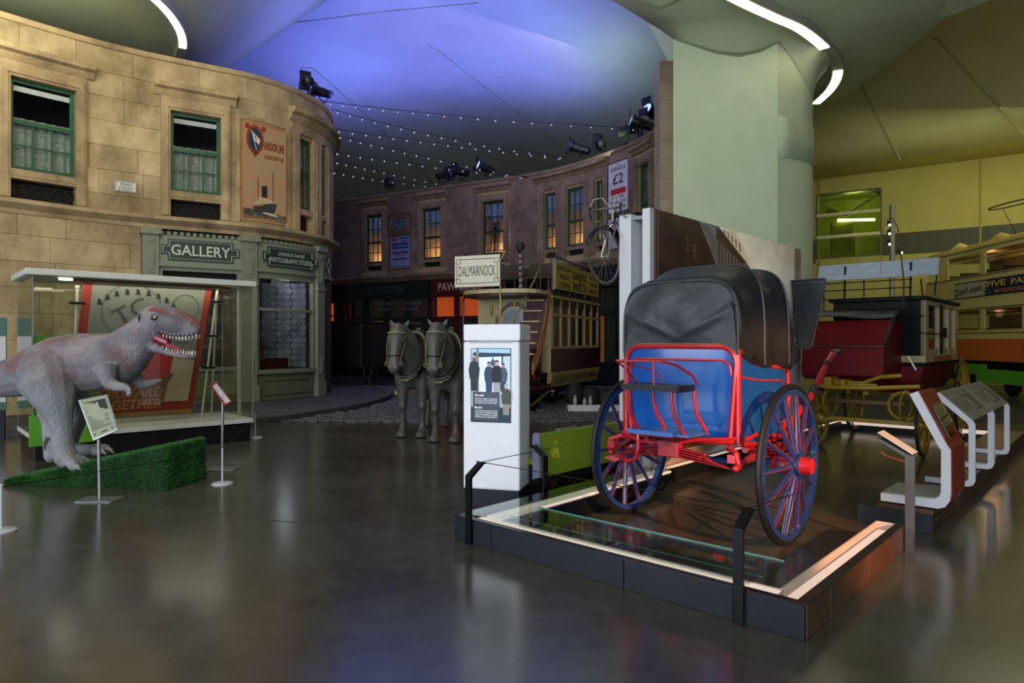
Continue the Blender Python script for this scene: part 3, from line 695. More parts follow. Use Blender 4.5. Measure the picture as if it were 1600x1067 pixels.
def damask(m):
    nt = m.node_tree; N = nt.nodes; L = nt.links; b_ = N['Principled BSDF']; old = b_.inputs['Base Color'].links[0].from_socket
    uv = N.new('ShaderNodeTexCoord'); sx = N.new('ShaderNodeSeparateXYZ'); L.new(uv.outputs['UV'], sx.inputs[0])
    def math_(op, a, b=None, v=None):
        q = N.new('ShaderNodeMath'); q.operation = op; L.new(a, q.inputs[0])
        if b is not None: L.new(b, q.inputs[1])
        elif v is not None: q.inputs[1].default_value = v
        return q.outputs[0]
    X = math_('SINE', math_('MULTIPLY', sx.outputs[0], v=2*PI*3)); Z = math_('SINE', math_('MULTIPLY', sx.outputs[1], v=2*PI*6))
    X2 = math_('COSINE', math_('MULTIPLY', sx.outputs[0], v=2*PI*9)); Z2 = math_('COSINE', math_('MULTIPLY', sx.outputs[1], v=2*PI*12))
    s_ = math_('ADD', math_('MULTIPLY', X, Z), math_('MULTIPLY', math_('MULTIPLY', X2, Z2), v=.45))
    a_ = math_('ABSOLUTE', math_('ADD', s_, v=-.18)); lt = math_('LESS_THAN', a_, v=.16)
    mx = N.new('ShaderNodeMix'); mx.data_type = 'RGBA'; L.new(lt, mx.inputs[0]); L.new(old, mx.inputs[6]); mx.inputs[7].default_value = lin('1d222c'); L.new(mx.outputs[2], b_.inputs['Base Color'])
damask(wp)
p0_, p1_ = LP.pt(a2+.62*(c2_-a2), 0, -1.3), LP.pt(c2_-.1, 0, -.15)
b = MB(); ring0 = []
b.grid(lambda i, j: Vector((p0_.x+(p1_.x-p0_.x)*i, p0_.y+(p1_.y-p0_.y)*i, .9+2.3*j)), [k/8 for k in range(9)], [0, .5, 1])
pp = b.build('damask_screen', wp, w2, world=True)
uvl = pp.data.uv_layers.new(name='UVMap'); inv_i = {}
for poly in pp.data.polygons:
    for li in poly.loop_indices:
        vi = pp.data.loops[li].vertex_index; uvl.data[li].uv = ((vi//3)/8, (vi % 3)/2*1.15)
b = MB(); LP.slab(b, a2-.1, c2_+.3, .6, 3.5, -1.5, -1.45); LP.slab(b, a2-.1, c2_+.3, .78, .88, -1.45, -.1); LP.slab(b, a2-.1, a2-.05, .6, 3.5, -1.45, -.1); LP.slab(b, a2-.1, c2_+.3, 3.4, 3.5, -1.45, -.1)
b.build('shop_interior', mat('shop_brown', '221310', .8, var=.2), w2, world=True)
b = MB(); q = LP.M((a2+c2_)/2-.2, .88, -.7); b.box(-.6, .5, -.3, .3, 0, .28, q); b.box(-.5, -.1, -.1, .25, .28, .62, q); b.tube([q @ Vector((-.35, 0, .28)), q @ Vector((-.35, 0, 1.1))], .02, 6)
b.build('display_trunk', mat('red_leather', '3d1210', .5, var=.2), w2, world=True)
light('studio_window_lamp', 'POINT', LP.pt((a2+c2_)/2+.2, 3.1, -.35), 5, (.85, .9, 1), size=.15)
b = MB(); LP.slab(b, LP.su(499), LP.su(512)+.5, .1, 3.36, -.06, .02); b.build('corner_door', mat('corner_door_paint', '3a3d2e', .5, var=.1), shop, world=True)
# pavement with kerb in front of the left building
pave_m = mat('pavement', '35363a', .7, col2='4a4b4e', scale=2.2, var=0, bump=.1)
kerb = [(-10.6, 9.5), (-8.2, 11.6), (-6.4, 12.6), (-4.94, 13.1), (-4.23, 14.5), (-3.66, 16.1), (-3.4, 18.2), (-3.7, 20.5), (-5.0, 23.5), (-7, 26)]
KP = Path(kerb, .3)
outer = [KP.pt(KP.len*i/40, 0) for i in range(41)]
b = MB(); b.prism([(p.x, p.y) for p in outer]+[(-9, 24.5), (-6.4, 21), (-6.0, 18), (-9.5, 15.5), (-12.5, 12)], 0, .09, axis='z')
pav = struct(b.build('floor_pavement', pave_m), 'raised grey pavement around the sandstone corner')
b = MB()
for i in range(26):
    s_ = KP.len*i/26; e_ = KP.len*(i+1)/26-.012; m = MB(); KP.slab(m, s_, e_, 0, .105, -.16, .0); m.build('kerb_stone', mat('kerb', '403f3e', .7, var=.15, scale=4, bump=.1, objvar=.12), pav)
for i, y in enumerate((14.2, 15.1, 16.1, 17.2, 18.4)):
    m = MB(); p = LP.su(400+i*25); q0 = LP.pt(p, .0915, .2); q1 = LP.pt(p, .0915, 1.7); m.bar(q0, q1, .012, .003); m.build('flag_joint', jm, pav)

# ---------------------------------------------------------------- far street facade
FP = Path([(-10.4, 33.2), (-7.9, 31.8), (-5.5, 30.5), (-3.05, 29.1), (-1.07, 28.0), (1.02, 26.7), (2.4, 25.35), (3.6, 23.6), (4.25, 22.3), (4.62, 21.0), (4.75, 20.2)])
gF = mat('dark_green_sash', '12301f', .45, var=.1)
bldF = thing('street_terrace', 'long dim sandstone terrace curving across the far end of the street', 'building', FP.pt(FP.su(700), 0))
FT, FB2, FB, FM = 7.42, 4.86, 5.2, 6.15
fw = [(572, 598), (660, 690), (754, 788), (851, 870), (885, 914), (930, 944), (998, 1017)]
fws = [(FP.su(a), FP.su(b)) for a, b in fw]
holes = [(a, c, FB2, FT) for a, c in fws]
pos1 = (FP.su(609), FP.su(643)); pos2 = (FP.su(952), FP.su(984))
clear = [(a-.24, c+.24, FB2-.15, FT+.75) for i, (a, c) in enumerate(fws) if i not in (3, 4, 5)]+[(fws[3][0]-.3, fws[5][1]+.25, FB2-.15, FT+.75)]
tst = mat('terrace_stone_shaded', '6a594a', .88, var=0, col2='7f6b59', scale=1.4, bump=.25, objvar=.16); stain(tst, '40342c', .7, .7)  # terrace stone and trim darkened: daylight fall-off is put into their colour
old_trim = trim_stone; trim_stone = mat('terrace_trim_shaded', '75634f', .85, var=0, col2='87745c', scale=2.5, bump=.15); stain(trim_stone, '453828', .6, .8)
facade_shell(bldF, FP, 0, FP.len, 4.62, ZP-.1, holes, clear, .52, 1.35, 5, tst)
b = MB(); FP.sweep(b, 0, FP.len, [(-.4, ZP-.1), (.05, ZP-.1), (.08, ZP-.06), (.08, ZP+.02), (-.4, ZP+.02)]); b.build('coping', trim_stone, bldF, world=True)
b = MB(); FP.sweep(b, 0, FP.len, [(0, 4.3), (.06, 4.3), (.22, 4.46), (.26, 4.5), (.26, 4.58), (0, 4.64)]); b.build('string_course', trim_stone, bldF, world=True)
b = MB(); FP.slab(b, 0, FP.len, 0, 4.62, -.5, -.4, .6); b.build('lower_wall', mat('shop_back', '0f0d0b', .9, var=.1), bldF, world=True)
pale_blind = mat('pale_blind', 'aab4c6', .8, var=.04, transl=.4)
old_pane = paneg; paneg = glass_mat('terrace_pane', (.9, .93, .98), .22)
for i, (a, c) in enumerate(fws):
    if i not in (3, 4, 5):
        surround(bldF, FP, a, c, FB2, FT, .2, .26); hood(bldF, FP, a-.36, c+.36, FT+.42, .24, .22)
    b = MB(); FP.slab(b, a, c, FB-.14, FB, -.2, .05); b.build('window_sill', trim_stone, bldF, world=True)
    nx = 2 if i in (3, 5) else 3
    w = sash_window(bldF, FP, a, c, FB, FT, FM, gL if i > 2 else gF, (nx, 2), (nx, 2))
    b = MB(); FP.slab(b, a+.05, c-.05, FM+.45, FT-.05, -.3, -.28); b.build('roller_blind', pale_blind, w, world=True)
    if i == 2:
        g = (c-a)
        for x0, x1 in ((a+.04, a+g*.36), (a+g*.68, c-.04)): curtain(FP, x0, x1, FB+.05, FM+.7, -.24, lace_w, w, waves=4)
        b = MB(); q = MW[bldF.name].inverted() @ FP.M((a+c)/2, FB, -.6); b.prism([(-.34, 0), (.34, 0), (.16, 1.45), (-.16, 1.45)], -.02, .02, q); b.build('hanging_gown', mat('gown', '4a3f3a', .9, var=.2), w)
    else:
        g = c-a; curtain(FP, a+.04, a+g*.54, FB+.05, FM+.5, -.24, lace_w, w, waves=4); curtain(FP, a+g*.56, c-.04, FB+.05, FM+.5, -.24, lace_w, w, waves=4)
    roombox(FP, a, c, FB2, FT+.1, 1.2, bldF, mat('room_warm', '40352c', .9, var=.1))
    b = MB(); FP.slab(b, a, c, FB2, FB-.14, -.24, -.2); b.build('balconette_panel', MATS['dark_panel'], bldF, world=True)
    light('window_cool_lamp', 'POINT', FP.pt((a+c)/2, FT-.25, -.6), 7, (.62, .72, 1), size=.06)
    light('window_lamp', 'POINT', FP.pt((a+c)/2, FB+.22, -.62 if i != 2 else -.45), 24 if i < 6 else 3, (1, .62, .28), size=.06)
b = MB()
for a, c in ((fws[3][0]-.3, fws[3][0]), (fws[3][1], fws[4][0]), (fws[4][1], fws[5][0]), (fws[5][1], fws[5][1]+.25)): FP.slab(b, a, c, FB2-.1, FT+.1, 0, .09)
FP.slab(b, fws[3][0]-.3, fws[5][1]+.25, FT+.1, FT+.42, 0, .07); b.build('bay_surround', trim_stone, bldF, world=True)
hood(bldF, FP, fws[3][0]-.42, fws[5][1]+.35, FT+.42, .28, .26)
paneg = old_pane
# end pier of the terrace beside the column
b = MB(); q = basis((4.62, 19.75, 0), (1, 0, 0), (0, 0, 1))
for k in range(17):
    m = MB(); m.box(-.27, .18, 0, .8, k*.58, k*.58+.572, q); m.build('pier_block', mat('pier_stone', 'a79474', .8, col2='b9a686', var=0, scale=2, bump=.1, objvar=.08), bldF, world=True)
m = MB(); m.box(.18, .42, .1, .8, 0, 9.86, q); m.build('pier_return', mat('pier_dark', '5c5344', .8, var=.1), bldF, world=True)
# posters on the terrace
def poster(name, label, pa, s0, s1, z0, z1, col, lines, off=.05):
    M = pa.M((s0+s1)/2, (z0+z1)/2, off); t = thing(name, label, 'poster', M=M); w = s1-s0; h = z1-z0
    b = MB(); b.box(-w/2, w/2, -.02, .02, -h/2, h/2); b.build('board', mat('poster_'+col, col, .7, var=.08, scale=4), t)
    b = MB()
    for x0, x1, z0_, z1_ in ((-w/2, w/2, h/2-.03, h/2), (-w/2, w/2, -h/2, -h/2+.03), (-w/2, -w/2+.03, -h/2, h/2), (w/2-.03, w/2, -h/2, h/2)): b.box(x0, x1, -.035, -.02, z0_, z1_)
    b.build('frame', gF, t)
    for (s_, wf, hf, zf, c) in lines: lettering(s_, Matrix.Translation((0, -.021, zf*h)), wf*w, hf*h, mat('ink_'+c, c, .7, var=.05), t, .01)
    return t, w, h
zc = lambda v, Y: 1.6+(533.5-v)*Y/FPX
t, w, h = poster('advertising_sign', 'brown boot advertisement with blue oval between dim terrace windows', FP, *pos1, zc(366, 30), zc(333, 30), '6e5a38', [('HOLDFAST', .86, .24, .3, '120f0d'), ('BOOTS', .8, .2, -.32, '120f0d')])
b = MB(); b.tube([(.28*w*math.cos(2*PI*k/20), -.03, .16*h*math.sin(2*PI*k/20)) for k in range(20)], .045, 6, True); b.ball((0, -.03, 0), .09, 8, sc=(1, .2, .8)); b.build('oval_emblem', mat('emblem_blue', '1c4a86', .6), t)
def print_bars(t, w, h, bars):
    for x0, x1, z0, z1, c in bars:
        m = MB(); m.box(x0*w, x1*w, -.024, -.02, z0*h, z1*h); m.build('printed_line', mat('ink_'+c, c, .7, var=.3, scale=14), t)
t, w, h = poster('shipping_notice', 'pale blue-printed notice under the boot advertisement', FP, pos1[0]+.06, pos1[1], zc(419, 30), zc(367, 30), '7d7d96', [])
print_bars(t, w, h, [(-.42, -.14, .33, .45, '8a2a30'), (-.08, .4, .39, .44, '20306e'), (0, .3, .31, .35, '20306e'), (-.4, .4, .2, .28, '20306e'), (-.4, .4, .1, .17, '20306e'), (-.36, .38, -.05, .02, '20306e'), (-.25, .25, -.11, -.08, '8a2a30'), (-.34, .34, -.24, -.18, '20306e'), (-.38, .38, -.44, -.42, '20306e')])
t, w, h = poster('fare_poster', 'white poster with large black £2 and red band beside green window', FP, *pos2, zc(331, 23.2), zc(250, 23.2), 'b6b3b6', [('TO', .15, .03, .44, '1b1215'), ('CANADA', .72, .085, .36, '1b1215'), ('£2', .5, .2, .16, '1b1215'), ('by ANCHOR-', .62, .06, -.2, '1b1215'), ('DONALDSON', .76, .06, -.29, '1b1215')])
print_bars(t, w, h, [(-.3, .3, -.42, -.38, '4a3f3f')])
b = MB(); b.box(-.36*w, .36*w, -.024, -.02, -.14*h, -.03*h); b.build('red_band', mat('band_red', 'a01d1c', .6, var=.05), t)
poster('notice_board', 'smaller pale notice with green edge below the fare poster', FP, pos2[0]-.02, pos2[1]-.2, zc(388, 23.2), zc(337, 23.2), '9d949e', [('MAC', .5, .2, .3, '2a3a24')])

# ---------------------------------------------------------------- far shopfronts
def far_shop(name, label, u0, u1, paint, text, tcol, panes, glow, ztop=4.28):
    a, c = FP.su(u0), FP.su(u1); t = thing(name, label, 'shopfront', FP.pt((a+c)/2, 0)); inv = MW[t.name].inverted()
    b = MB(); FP.slab(b, a, c, 3.62, ztop, 0, .12); FP.slab(b, a, c, 3.54, 3.62, 0, .2); fz_ = b.build('fascia', paint, t, world=True)
    for (s_, uc, w_, h_) in text: lettering(s_, inv @ FP.M(FP.su(uc), 3.95, .125), w_, h_, tcol, fz_, .01)
    n = len(panes); ww = (c-a)/n
    b = MB(); FP.slab(b, a, c, 0.1, .75, 0, .08); b.build('stall_riser', paint, t, world=True)
    for i, (g_up, g_lo) in enumerate(panes):
        x0, x1 = a+ww*i, a+ww*(i+1)
        b = MB(); FP.slab(b, x0, x0+.12, .1, 3.54, -.05, .1); FP.slab(b, x1-.12, x1, .1, 3.54, -.05, .1); FP.slab(b, x0, x1, 2.55, 2.68, -.05, .1); FP.slab(b, x0, x1, .75, .85, -.05, .1)
        w = b.build('shop_window', paint, t, world=True); MW[w.name] = MW[t.name]
        for (z0, z1, gl) in ((2.68, 3.54, g_up), (.85, 2.55, g_lo)):
            m = MB(); FP.slab(m, x0+.12, x1-.12, z0, z1, 0, .01); m.build('pane', paneg, w, world=True)
            m = MB(); FP.slab(m, x0+.02, x1-.02, z0, z1, -.36, -.35); m.build('interior', glow[gl], w, world=True)
    return t
gp = mat('bootmaker_green', '08140f', .5, var=.1); rp = mat('pawn_red', '3d0a0c', .45, var=.1)
glow = {0: mat('interior_black', '0d0a08', .8, var=.1), 1: mat('interior_orange', 'd0531a', .8, var=.35, scale=2, emit=.42, ecol='e0561a'), 2: mat('interior_amber', 'a86a2c', .8, var=.5, scale=2.5, emit=.16, ecol='c8742a'), 3: mat('interior_brown', '2a1c14', .8, var=.2, emit=.015, ecol='7a4a2c')}
bs = far_shop('bootmaker_shop', 'dark green bootmaker shopfront with unlit sign behind the grey horses', 540, 673, gp, [('HOUSE & BOOTMAKERS', 606, 3.2, .34)], mat('dim_green_letter', '24463a', .6), [(0, 0), (3, 2), (3, 0), (3, 0)], glow)
dl = mat('dim_letter', '6f7076', .6); inv = MW[bs.name].inverted()
for s_, u, z, w_ in (('THE MASTER', 648, 3.3, .95), ('POLISHER', 645, 3.05, .8), ('BOOTMAKER', 647, 2.4, .95), ('REPAIRS DONE', 651, 2.05, .95), ('WHILE YOU WAIT', 651, 1.85, .95), ('THE MASTER', 602, 3.3, .85), ('POLISHER', 601, 3.05, .7), ('BOOTMAKER', 602, 2.4, .9)):
    lettering(s_, inv @ FP.M(FP.su(u), z, .11), w_, .14, dl, bs)
cardm = mat('window_card', 'c08a48', .8, emit=.25, ecol='d8924a'); m = MB(); q = FP.M(FP.su(591), 1.75, .03); m.box(-.22, .22, -.01, .01, -.4, .4, q); m.build('window_card', cardm, bs, world=True)
far_shop('pawnbroker_shop', 'dark red pawnbroker shopfront with glowing orange window and cream lettering', 675, 800, rp, [('PAWNBROKER', 729, 2.75, .36)], mat('cream_letter', 'b79a7e', .6), [(1, 0), (1, 0), (3, 0)], glow)
far_shop('corner_shop', 'dark teal shopfront behind the tram and bicycle', 860, 1030, mat('teal_shop', '10191a', .5, var=.1), [], dl, [(0, 0), (3, 2), (0, 0), (0, 0), (0, 0)], glow)
# amber lantern window of the side street (left of the bootmaker)
t = thing('lit_doorway', 'small orange-lit barred doorway at the dark side street', 'doorway', FP.pt(FP.su(527), 0, .6))
M = FP.M(FP.su(527), 0, .6); inv = MW[t.name].inverted()
b = MB(); b.box(-.75, .45, 0, .05, 2.2, 3.4, inv @ M); b.build('lit_pane', glow[1], t)
b = MB()
for k in range(6): b.box(-.75+k*.23, -.72+k*.23, -.05, -.02, 2.2, 3.4, inv @ M)
for z in (2.2, 2.8, 3.4): b.box(-.75, .45, -.05, -.02, z-.03, z+.03, inv @ M)
b.box(-.85, -.75, -.05, .1, 0, 3.5, inv @ M); b.box(.45, .55, -.05, .1, 0, 3.5, inv @ M); b.box(-.75, .45, 0, .06, 0, 2.2, inv @ M)
b.build('barred_frame', iron, t)

# ---------------------------------------------------------------- cobbled street
sm_ = mat('sett', '35343a', .6, col2='56545a', scale=5, var=0, bump=.2, objvar=.25)
b = MB(); b.box(-9, 12, 13.25, 34, -.02, .006)
street = struct(b.build('floor_street', mat('street_bed', '17171a', .8, var=.2, scale=3)), 'cobbled street of dark stone setts')
def sett_mesh():
    me = bpy.data.meshes.new('sett'); k = MB(); a, c, h, e = .115, .062, .03, .016
    k.loft([[(-a, -c, 0), (a, -c, 0), (a, c, 0), (-a, c, 0)], [(-a, -c, h-e), (a, -c, h-e), (a, c, h-e), (-a, c, h-e)], [(-a+e, -c+e, h), (a-e, -c+e, h), (a-e, c-e, h), (-a+e, c-e, h)]])
    me.from_pydata(k.v, [], k.f); fix_normals(me); me.materials.append(sm_); return me, k
sme, smk = sett_mesh(); rest = MB(); cnt = 0
row = 0; y = 13.33
while y < 24:
    x = -5.2+(.125 if row % 2 else 0)
    while x < 5.0:
        u = 800+FPX*x/y; vis = u < 735 or (845 < u < 985)
        inpav = False
        if x < -3.2:
            s_ = [p for p in outer if abs(p.y-y) < .5]
            if s_ and x < max(p.x for p in s_)+.14: inpav = True
        if not inpav and (vis or y < 15):
            M = Matrix.Translation((x+R.uniform(-.008, .008), y, .004+R.uniform(0, .008))) @ Matrix.Rotation(R.uniform(-.05, .05), 4, 'Z') @ Matrix.Diagonal((R.uniform(.92, 1.02), 1, 1, 1))
            if vis and cnt < 300: link('sett', sme, None, street, M=M); cnt += 1
            else: rest.add(smk.v, smk.f, M)
        x += .25
    y += .145; row += 1
rest.build('setts', sm_, street, kind='stuff')

# ---------------------------------------------------------------- festoon strings
cabm = mat('black_cable', '0b0c10', .6, var=0); bulbm = mat('bulb_glass', 'd9dcd2', .25, var=0, emit=.22, ecol='cdd6ff'); capm = mat('bulb_cap', '14141a', .5, var=0)
k = MB(); k.ball((0, 0, -.07), .028, 7); bulb_me = bpy.data.meshes.new('bulb'); bulb_me.from_pydata(k.v, [], k.f); fix_normals(bulb_me); bulb_me.materials.append(bulbm); bulb_me.shade_smooth()
k = MB(); k.lathe([(.018, -.05), (.02, 0)], 6); cap_me = bpy.data.meshes.new('bulb_cap'); cap_me.from_pydata(k.v, [], k.f); cap_me.materials.append(capm)
strings = [((507, 158), (720, 181), (1006, 201), 22.4, 19, 'topmost festoon string crossing the whole blue ceiling'), ((518, 170), (690, 213), (888, 246), 25.4, 17, 'second festoon string from the top, sagging towards the lamps by the bay window'),
           ((519, 201), (700, 225), (884, 247), 25.6, 17, 'third festoon string from the top, meeting the second at its right end'), ((524, 210), (660, 243), (826, 278), 26.9, 16, 'fourth festoon string from the top, falling behind the terrace middle'),
           ((518, 236), (660, 257), (824, 276), 26.9, 15, 'fifth festoon string from the top, nearly level over the terrace'), ((520, 250), (600, 268), (690, 287), 29.0, 11, 'sixth festoon string from the top, low at the left of the terrace'),
           ((515, 266), (590, 279), (672, 290), 29.3, 10, 'lowest festoon string, small bulbs just above the dark terrace')]
for (a, m_, c, Y1, n, lab) in strings:
    def at(tt):
        q = []
        for j in (0, 1):
            l0 = a[j]; l2 = c[j]; l1 = 2*m_[j]-.5*(l0+l2); q.append((1-tt)**2*l0+2*tt*(1-tt)*l1+tt*tt*l2)
        return P(q[0], q[1], 19.2+(Y1-19.2)*tt)
    t = thing('festoon_lights', lab, 'string lights', at(0), group='festoon strings over the street')
    b = MB(); b.tube([at(j/24) for j in range(25)], .009, 5); b.build('cable', cabm, t, world=True)
    for j in range(n):
        q = at((j+.5)/n)-at(0); link('bulb', bulb_me, None, t, M=Matrix.Translation(q)); link('bulb_cap', cap_me, None, t, M=Matrix.Translation(q))

# ---------------------------------------------------------------- stage spotlights on the parapets
blk = mat('fixture_black', '0c0d0f', .45, var=.05); lens = mat('fixture_lens', '9fb0ff', .2, var=0, emit=3.0, ecol='6f86ff')
sp0 = thing('stage_spotlight', 'black stage spotlight on the sandstone corner parapet', 'spotlight', (0, 0, 0), group='stage spotlights on the parapets')
k = MB(); k.box(-.06, .06, -.06, .06, 0, .04); k.tube([(0, 0, .04), (0, 0, .16)], .018, 6); k.build('clamp', blk, sp0)
k = MB(); k.tube([(-.14, 0, .36), (-.14, 0, .2), (-.1, 0, .16), (.1, 0, .16), (.14, 0, .2), (.14, 0, .36)], .014, 6); k.build('yoke', blk, sp0)
Mt = Matrix.Translation((0, 0, .36)) @ Matrix.Rotation(math.radians(-70), 4, 'X')
k = MB(); k.lathe([(.06, -.26), (.1, -.24), (.11, -.02), (.12, .0), (.12, .18), (.145, .2), (.145, .26)], 14, Mt); k.build('lamp_body', blk, sp0, smooth=True)
k = MB(); k.lathe([(.11, .255), (.11, .266)], 14, Mt); k.build('lens', lens, sp0)
k = MB()
for s_ in (-1, 1): k.bar(Mt @ Vector((-.13, s_*.14, .34)), Mt @ Vector((.13, s_*.14, .34)), .01, .16)
k.build('barn_door', blk, sp0)
spots = [(481, 146, 18.3, .5, 'black stage spotlight on top of the sandstone corner, left one'), (505, 172, 19.2, 1.2, 'black stage spotlight at the end of the sandstone corner parapet'),
         (609, 302, 30.5, .3, 'leftmost black spotlight on the far terrace parapet'), (692, 291, 29.1, -.5, 'black boxy spotlight right of centre-left on the far terrace'), (721, 287, 28.6, .9, 'spotlight with a bright lens on the far terrace parapet'),
         (760, 281, 28, 1.9, 'dark spotlight above the window with the gown'), (907, 252, 25.1, 1.3, 'spotlight with bright white lens above the bay window'), (938, 244, 24.4, .1, 'upright spotlight left of the fare poster'),
         (979, 229, 22.9, -1.2, 'black floodlight above the fare poster'), (1003, 217, 22.2, 1.5, 'spotlight tilted right near the terrace end'), (1023, 204, 21.3, 2.2, 'spotlight beside the stone end pier')]
for i, (u, v, Y, rz, lab) in enumerate(spots):
    Y_ = Y+.15; M = Matrix.Translation((Y_*(u-800)/FPX, Y_, 8.32)) @ Matrix.Rotation(rz, 4, 'Z') @ Matrix.Scale(1.45 if i > 1 else 1.2, 4)
    if i == 0: sp0.matrix_basis = M; MW[sp0.name] = M; sp0['label'] = lab
    else: dup(sp0, M, lab)
for x, y, e, sx_, sy_ in ((-4.0, 20.2, 280, 3.0, 2.5), (-1.0, 25.5, 260, 7, 3), (.6, 20.5, 150, 3, 4), (-6.5, 25.5, 240, 3, 4)):
    light('blue_uplight', 'AREA', (x, y, 8.75), e, (.15, .18, 1.0), (x-.3, y-.8, 13), sx_, sy_)
light('street_purple_light', 'AREA', (0, 21, 10.6), 170, (.46, .34, .82), (-3, 28, 5), 5, 3)  # purple area light above the street, aimed at the far terrace
light('green_uplight', 'AREA', (3.0, 22.6, 8.7), 55, (.62, .85, .55), (3.0, 24.5, 13), 2, 3)

# ================================================================ PLATFORM (carriage display)
PA = Vector((-.472, 5.446, 0)); E1 = Vector((.736, -.677, 0)).normalized(); E2 = Vector((.677, .736, 0)).normalized()
def PF(s=0, t=0, z=0, rot=0):
    o = PA+E1*s+E2*t; M = Matrix.Identity(4)
    for i in range(3): M[i][0] = E1[i]; M[i][1] = E2[i]; M[i][2] = (0, 0, 1)[i]; M[i][3] = (o.x, o.y, z)[i]
    return M @ Matrix.Rotation(rot, 4, 'Z')
PLW, PLH = 2.76, .188
navy = mat('plinth_black', '0a121a', .5, var=.25, scale=3, bump=.03)
rim_m = mat('plinth_rim', '0b0c0d', .3, var=.1)
warm_lit = mat('plinth_warm_lit', '4f3526', .35, .3, var=.3, scale=3)  # black panels coloured brown to imitate warm light reflected on them
led = mat('led_channel', 'e9d2c2', .5, var=.02, emit=.5, ecol='ffe2cf')
white_in = mat('channel_white', 'b3a59b', .5, var=.03)
plt = thing('carriage_plinth', 'low black U-shaped plinth with a glowing white light channel around the blue carriage', 'plinth', M=PF())
def plank(x0, x1, y0, y1, name='panel', z0=.0, z1=PLH, m=navy): b = MB(); b.box(x0, x1, y0, y1, z0, z1); return b.build(name, m, plt, bevel=.004)
xs = [0, .42, 1.62, 2.36, PLW]
for a, c in zip(xs, xs[1:]): plank(a+.003, c-.003, 0, .03, 'front_panel', 0)
ys = [0.03, .42, 1.2, 2.2]
for a, c in zip(ys, ys[1:]): plank(PLW-.03, PLW, a+.003, c-.003, 'side_panel', 0, PLH, warm_lit)
plank(0, .03, .03, 2.9, 'side_panel', 0); plank(0.34, .37, .2, 2.9, 'inner_panel', 0.0, PLH-.02)
b = MB(); b.box(.0, PLW, .0, .06, PLH, PLH+.008); b.box(PLW-.06, PLW, .06, 2.2, PLH, PLH+.008); b.box(0, .15, .06, 2.9, PLH-.01, PLH+.004); b.build('rim', rim_m, plt, bevel=.003)
b = MB(); b.box(.18, .34, .2, 2.9, PLH-.02, PLH-.004); b.build('light_diffuser', led, plt)
b = MB(); b.box(.15, PLW-.2, .065, .19, .165, .172); b.build('light_diffuser', led, plt)
b = MB(); b.box(PLW-.19, PLW-.065, .065, 2.15, .115, .122); b.build('light_diffuser', led, plt)
b = MB(); b.box(PLW-.2, PLW-.19, .19, 2.15, .0, PLH); b.box(PLW-.2, PLW-.06, 2.15, 2.16, .0, PLH); b.box(.37, PLW-.19, .19, .2, 0, .18); b.build('channel_wall', white_in, plt)
gl = glass_mat('plinth_glass', (.86, .95, .92), .07)
edge_m = mat('glass_edge', '5f9a8c', .2, var=.05, spec=.8)
b = MB(); b.box(.37, 2.42, .07, .62, PLH+.014, PLH+.022); b.build('glass_sheet', gl, plt)
b = MB(); b.box(.37, 2.42, .615, .622, PLH+.012, PLH+.024); b.build('glass_edge', edge_m, plt)
b = MB(); b.box(.37, 2.42, .27, .274, PLH+.006, PLH+.012); b.build('glass_edge', edge_m, plt)
b = MB(); b.box(.02, .36, .1, 2.9, PLH+.010, PLH+.016); b.build('glass_sheet', gl, plt)
# second plinth under the information stands
pl2 = thing('stand_plinth', 'long low black plinth with warm light put into its side colour under the information stands', 'plinth', M=PF(0, 2.79))
for k, (a, c) in enumerate(((0, 1.1), (1.1, 2.0), (2.0, 3.2), (3.2, 4.4), (4.4, 5.6), (5.6, 6.7))):
    b = MB(); b.box(2.40, 2.83, a+.004, c-.004, 0, PLH); p = b.build('plinth_segment', warm_lit, pl2, bevel=.004)
    for yy in (a+.12, c-.12):
        m = MB(); m.tube([(2.828, yy, .1), (2.834, yy, .1)], .012, 8); m.build('bolt_cover', mat('bolt_steel', '9a9a96', .3, .9, var=0) if k == 0 else rim_m, p)
b = MB(); b.box(2.25, 2.83, -.01, .4, 0, PLH-.03); b.build('plinth_return', navy, pl2, bevel=.004)
b = MB(); b.box(.1, 2.4, 6.64, 6.7, .1, PLH-.03); b.build('light_diffuser', led, pl2)
b = MB(); b.box(.1, 2.4, 6.7, 6.74, .0, PLH+.01); b.build('back_panel', navy, pl2)
ltr = thing('light_trough', 'low black trough with white light strip along the foot of the photo wall', 'light trough', M=PF(.07, 3.1))
b = MB(); b.box(0, .12, 0, 6.2, 0, .15); b.build('trough', navy, ltr)
b = MB(); b.box(.03, .09, .05, 6.15, .15, .155); b.build('light_diffuser', led, ltr)
# barrier posts and wire
steel = mat('black_steel', '0a0b0d', .35, .5, var=.1)
def post(label, M, kneez=.52, topz=.62, w=.06, lean=.14):
    t = thing('barrier_post', label, 'post', M=M, group='black barrier posts of the carriage plinth')
    b = MB(); b.prism([(-.012, 0), (.012, 0), (.012, kneez), (lean+.012, topz), (lean-.008, topz+.012), (-.012, kneez+.02)], -w/2, w/2, axis='x')
    # profile is in local (y, z); extruded along x
    b.build('upright', steel, t, bevel=.002)
    b = MB(); b.tube([(-w*.9, lean, topz+.006), (w*.9, lean, topz+.006)], .006, 6); b.build('wire_clip', steel, t); return t
post('bent black steel post at the front left corner of the carriage plinth', PF(.19, -.014))
post('bent black steel post nearest the camera on the plinth front', PF(2.40, -.014))
post('bent black steel post beside the green bench end', PF(-.02, 1.18, 0, -PI/2+PI), .5, .6)
wire_m = mat('barrier_wire', '1a1a1a', .4, .6, var=0)
pw = [(PF(.19, -.014) @ Vector((0, .14, .63))), (PF(2.40, -.014) @ Vector((0, .14, .63))), (PF(2.62, 2.12) @ Vector((0, 0, .63)))]
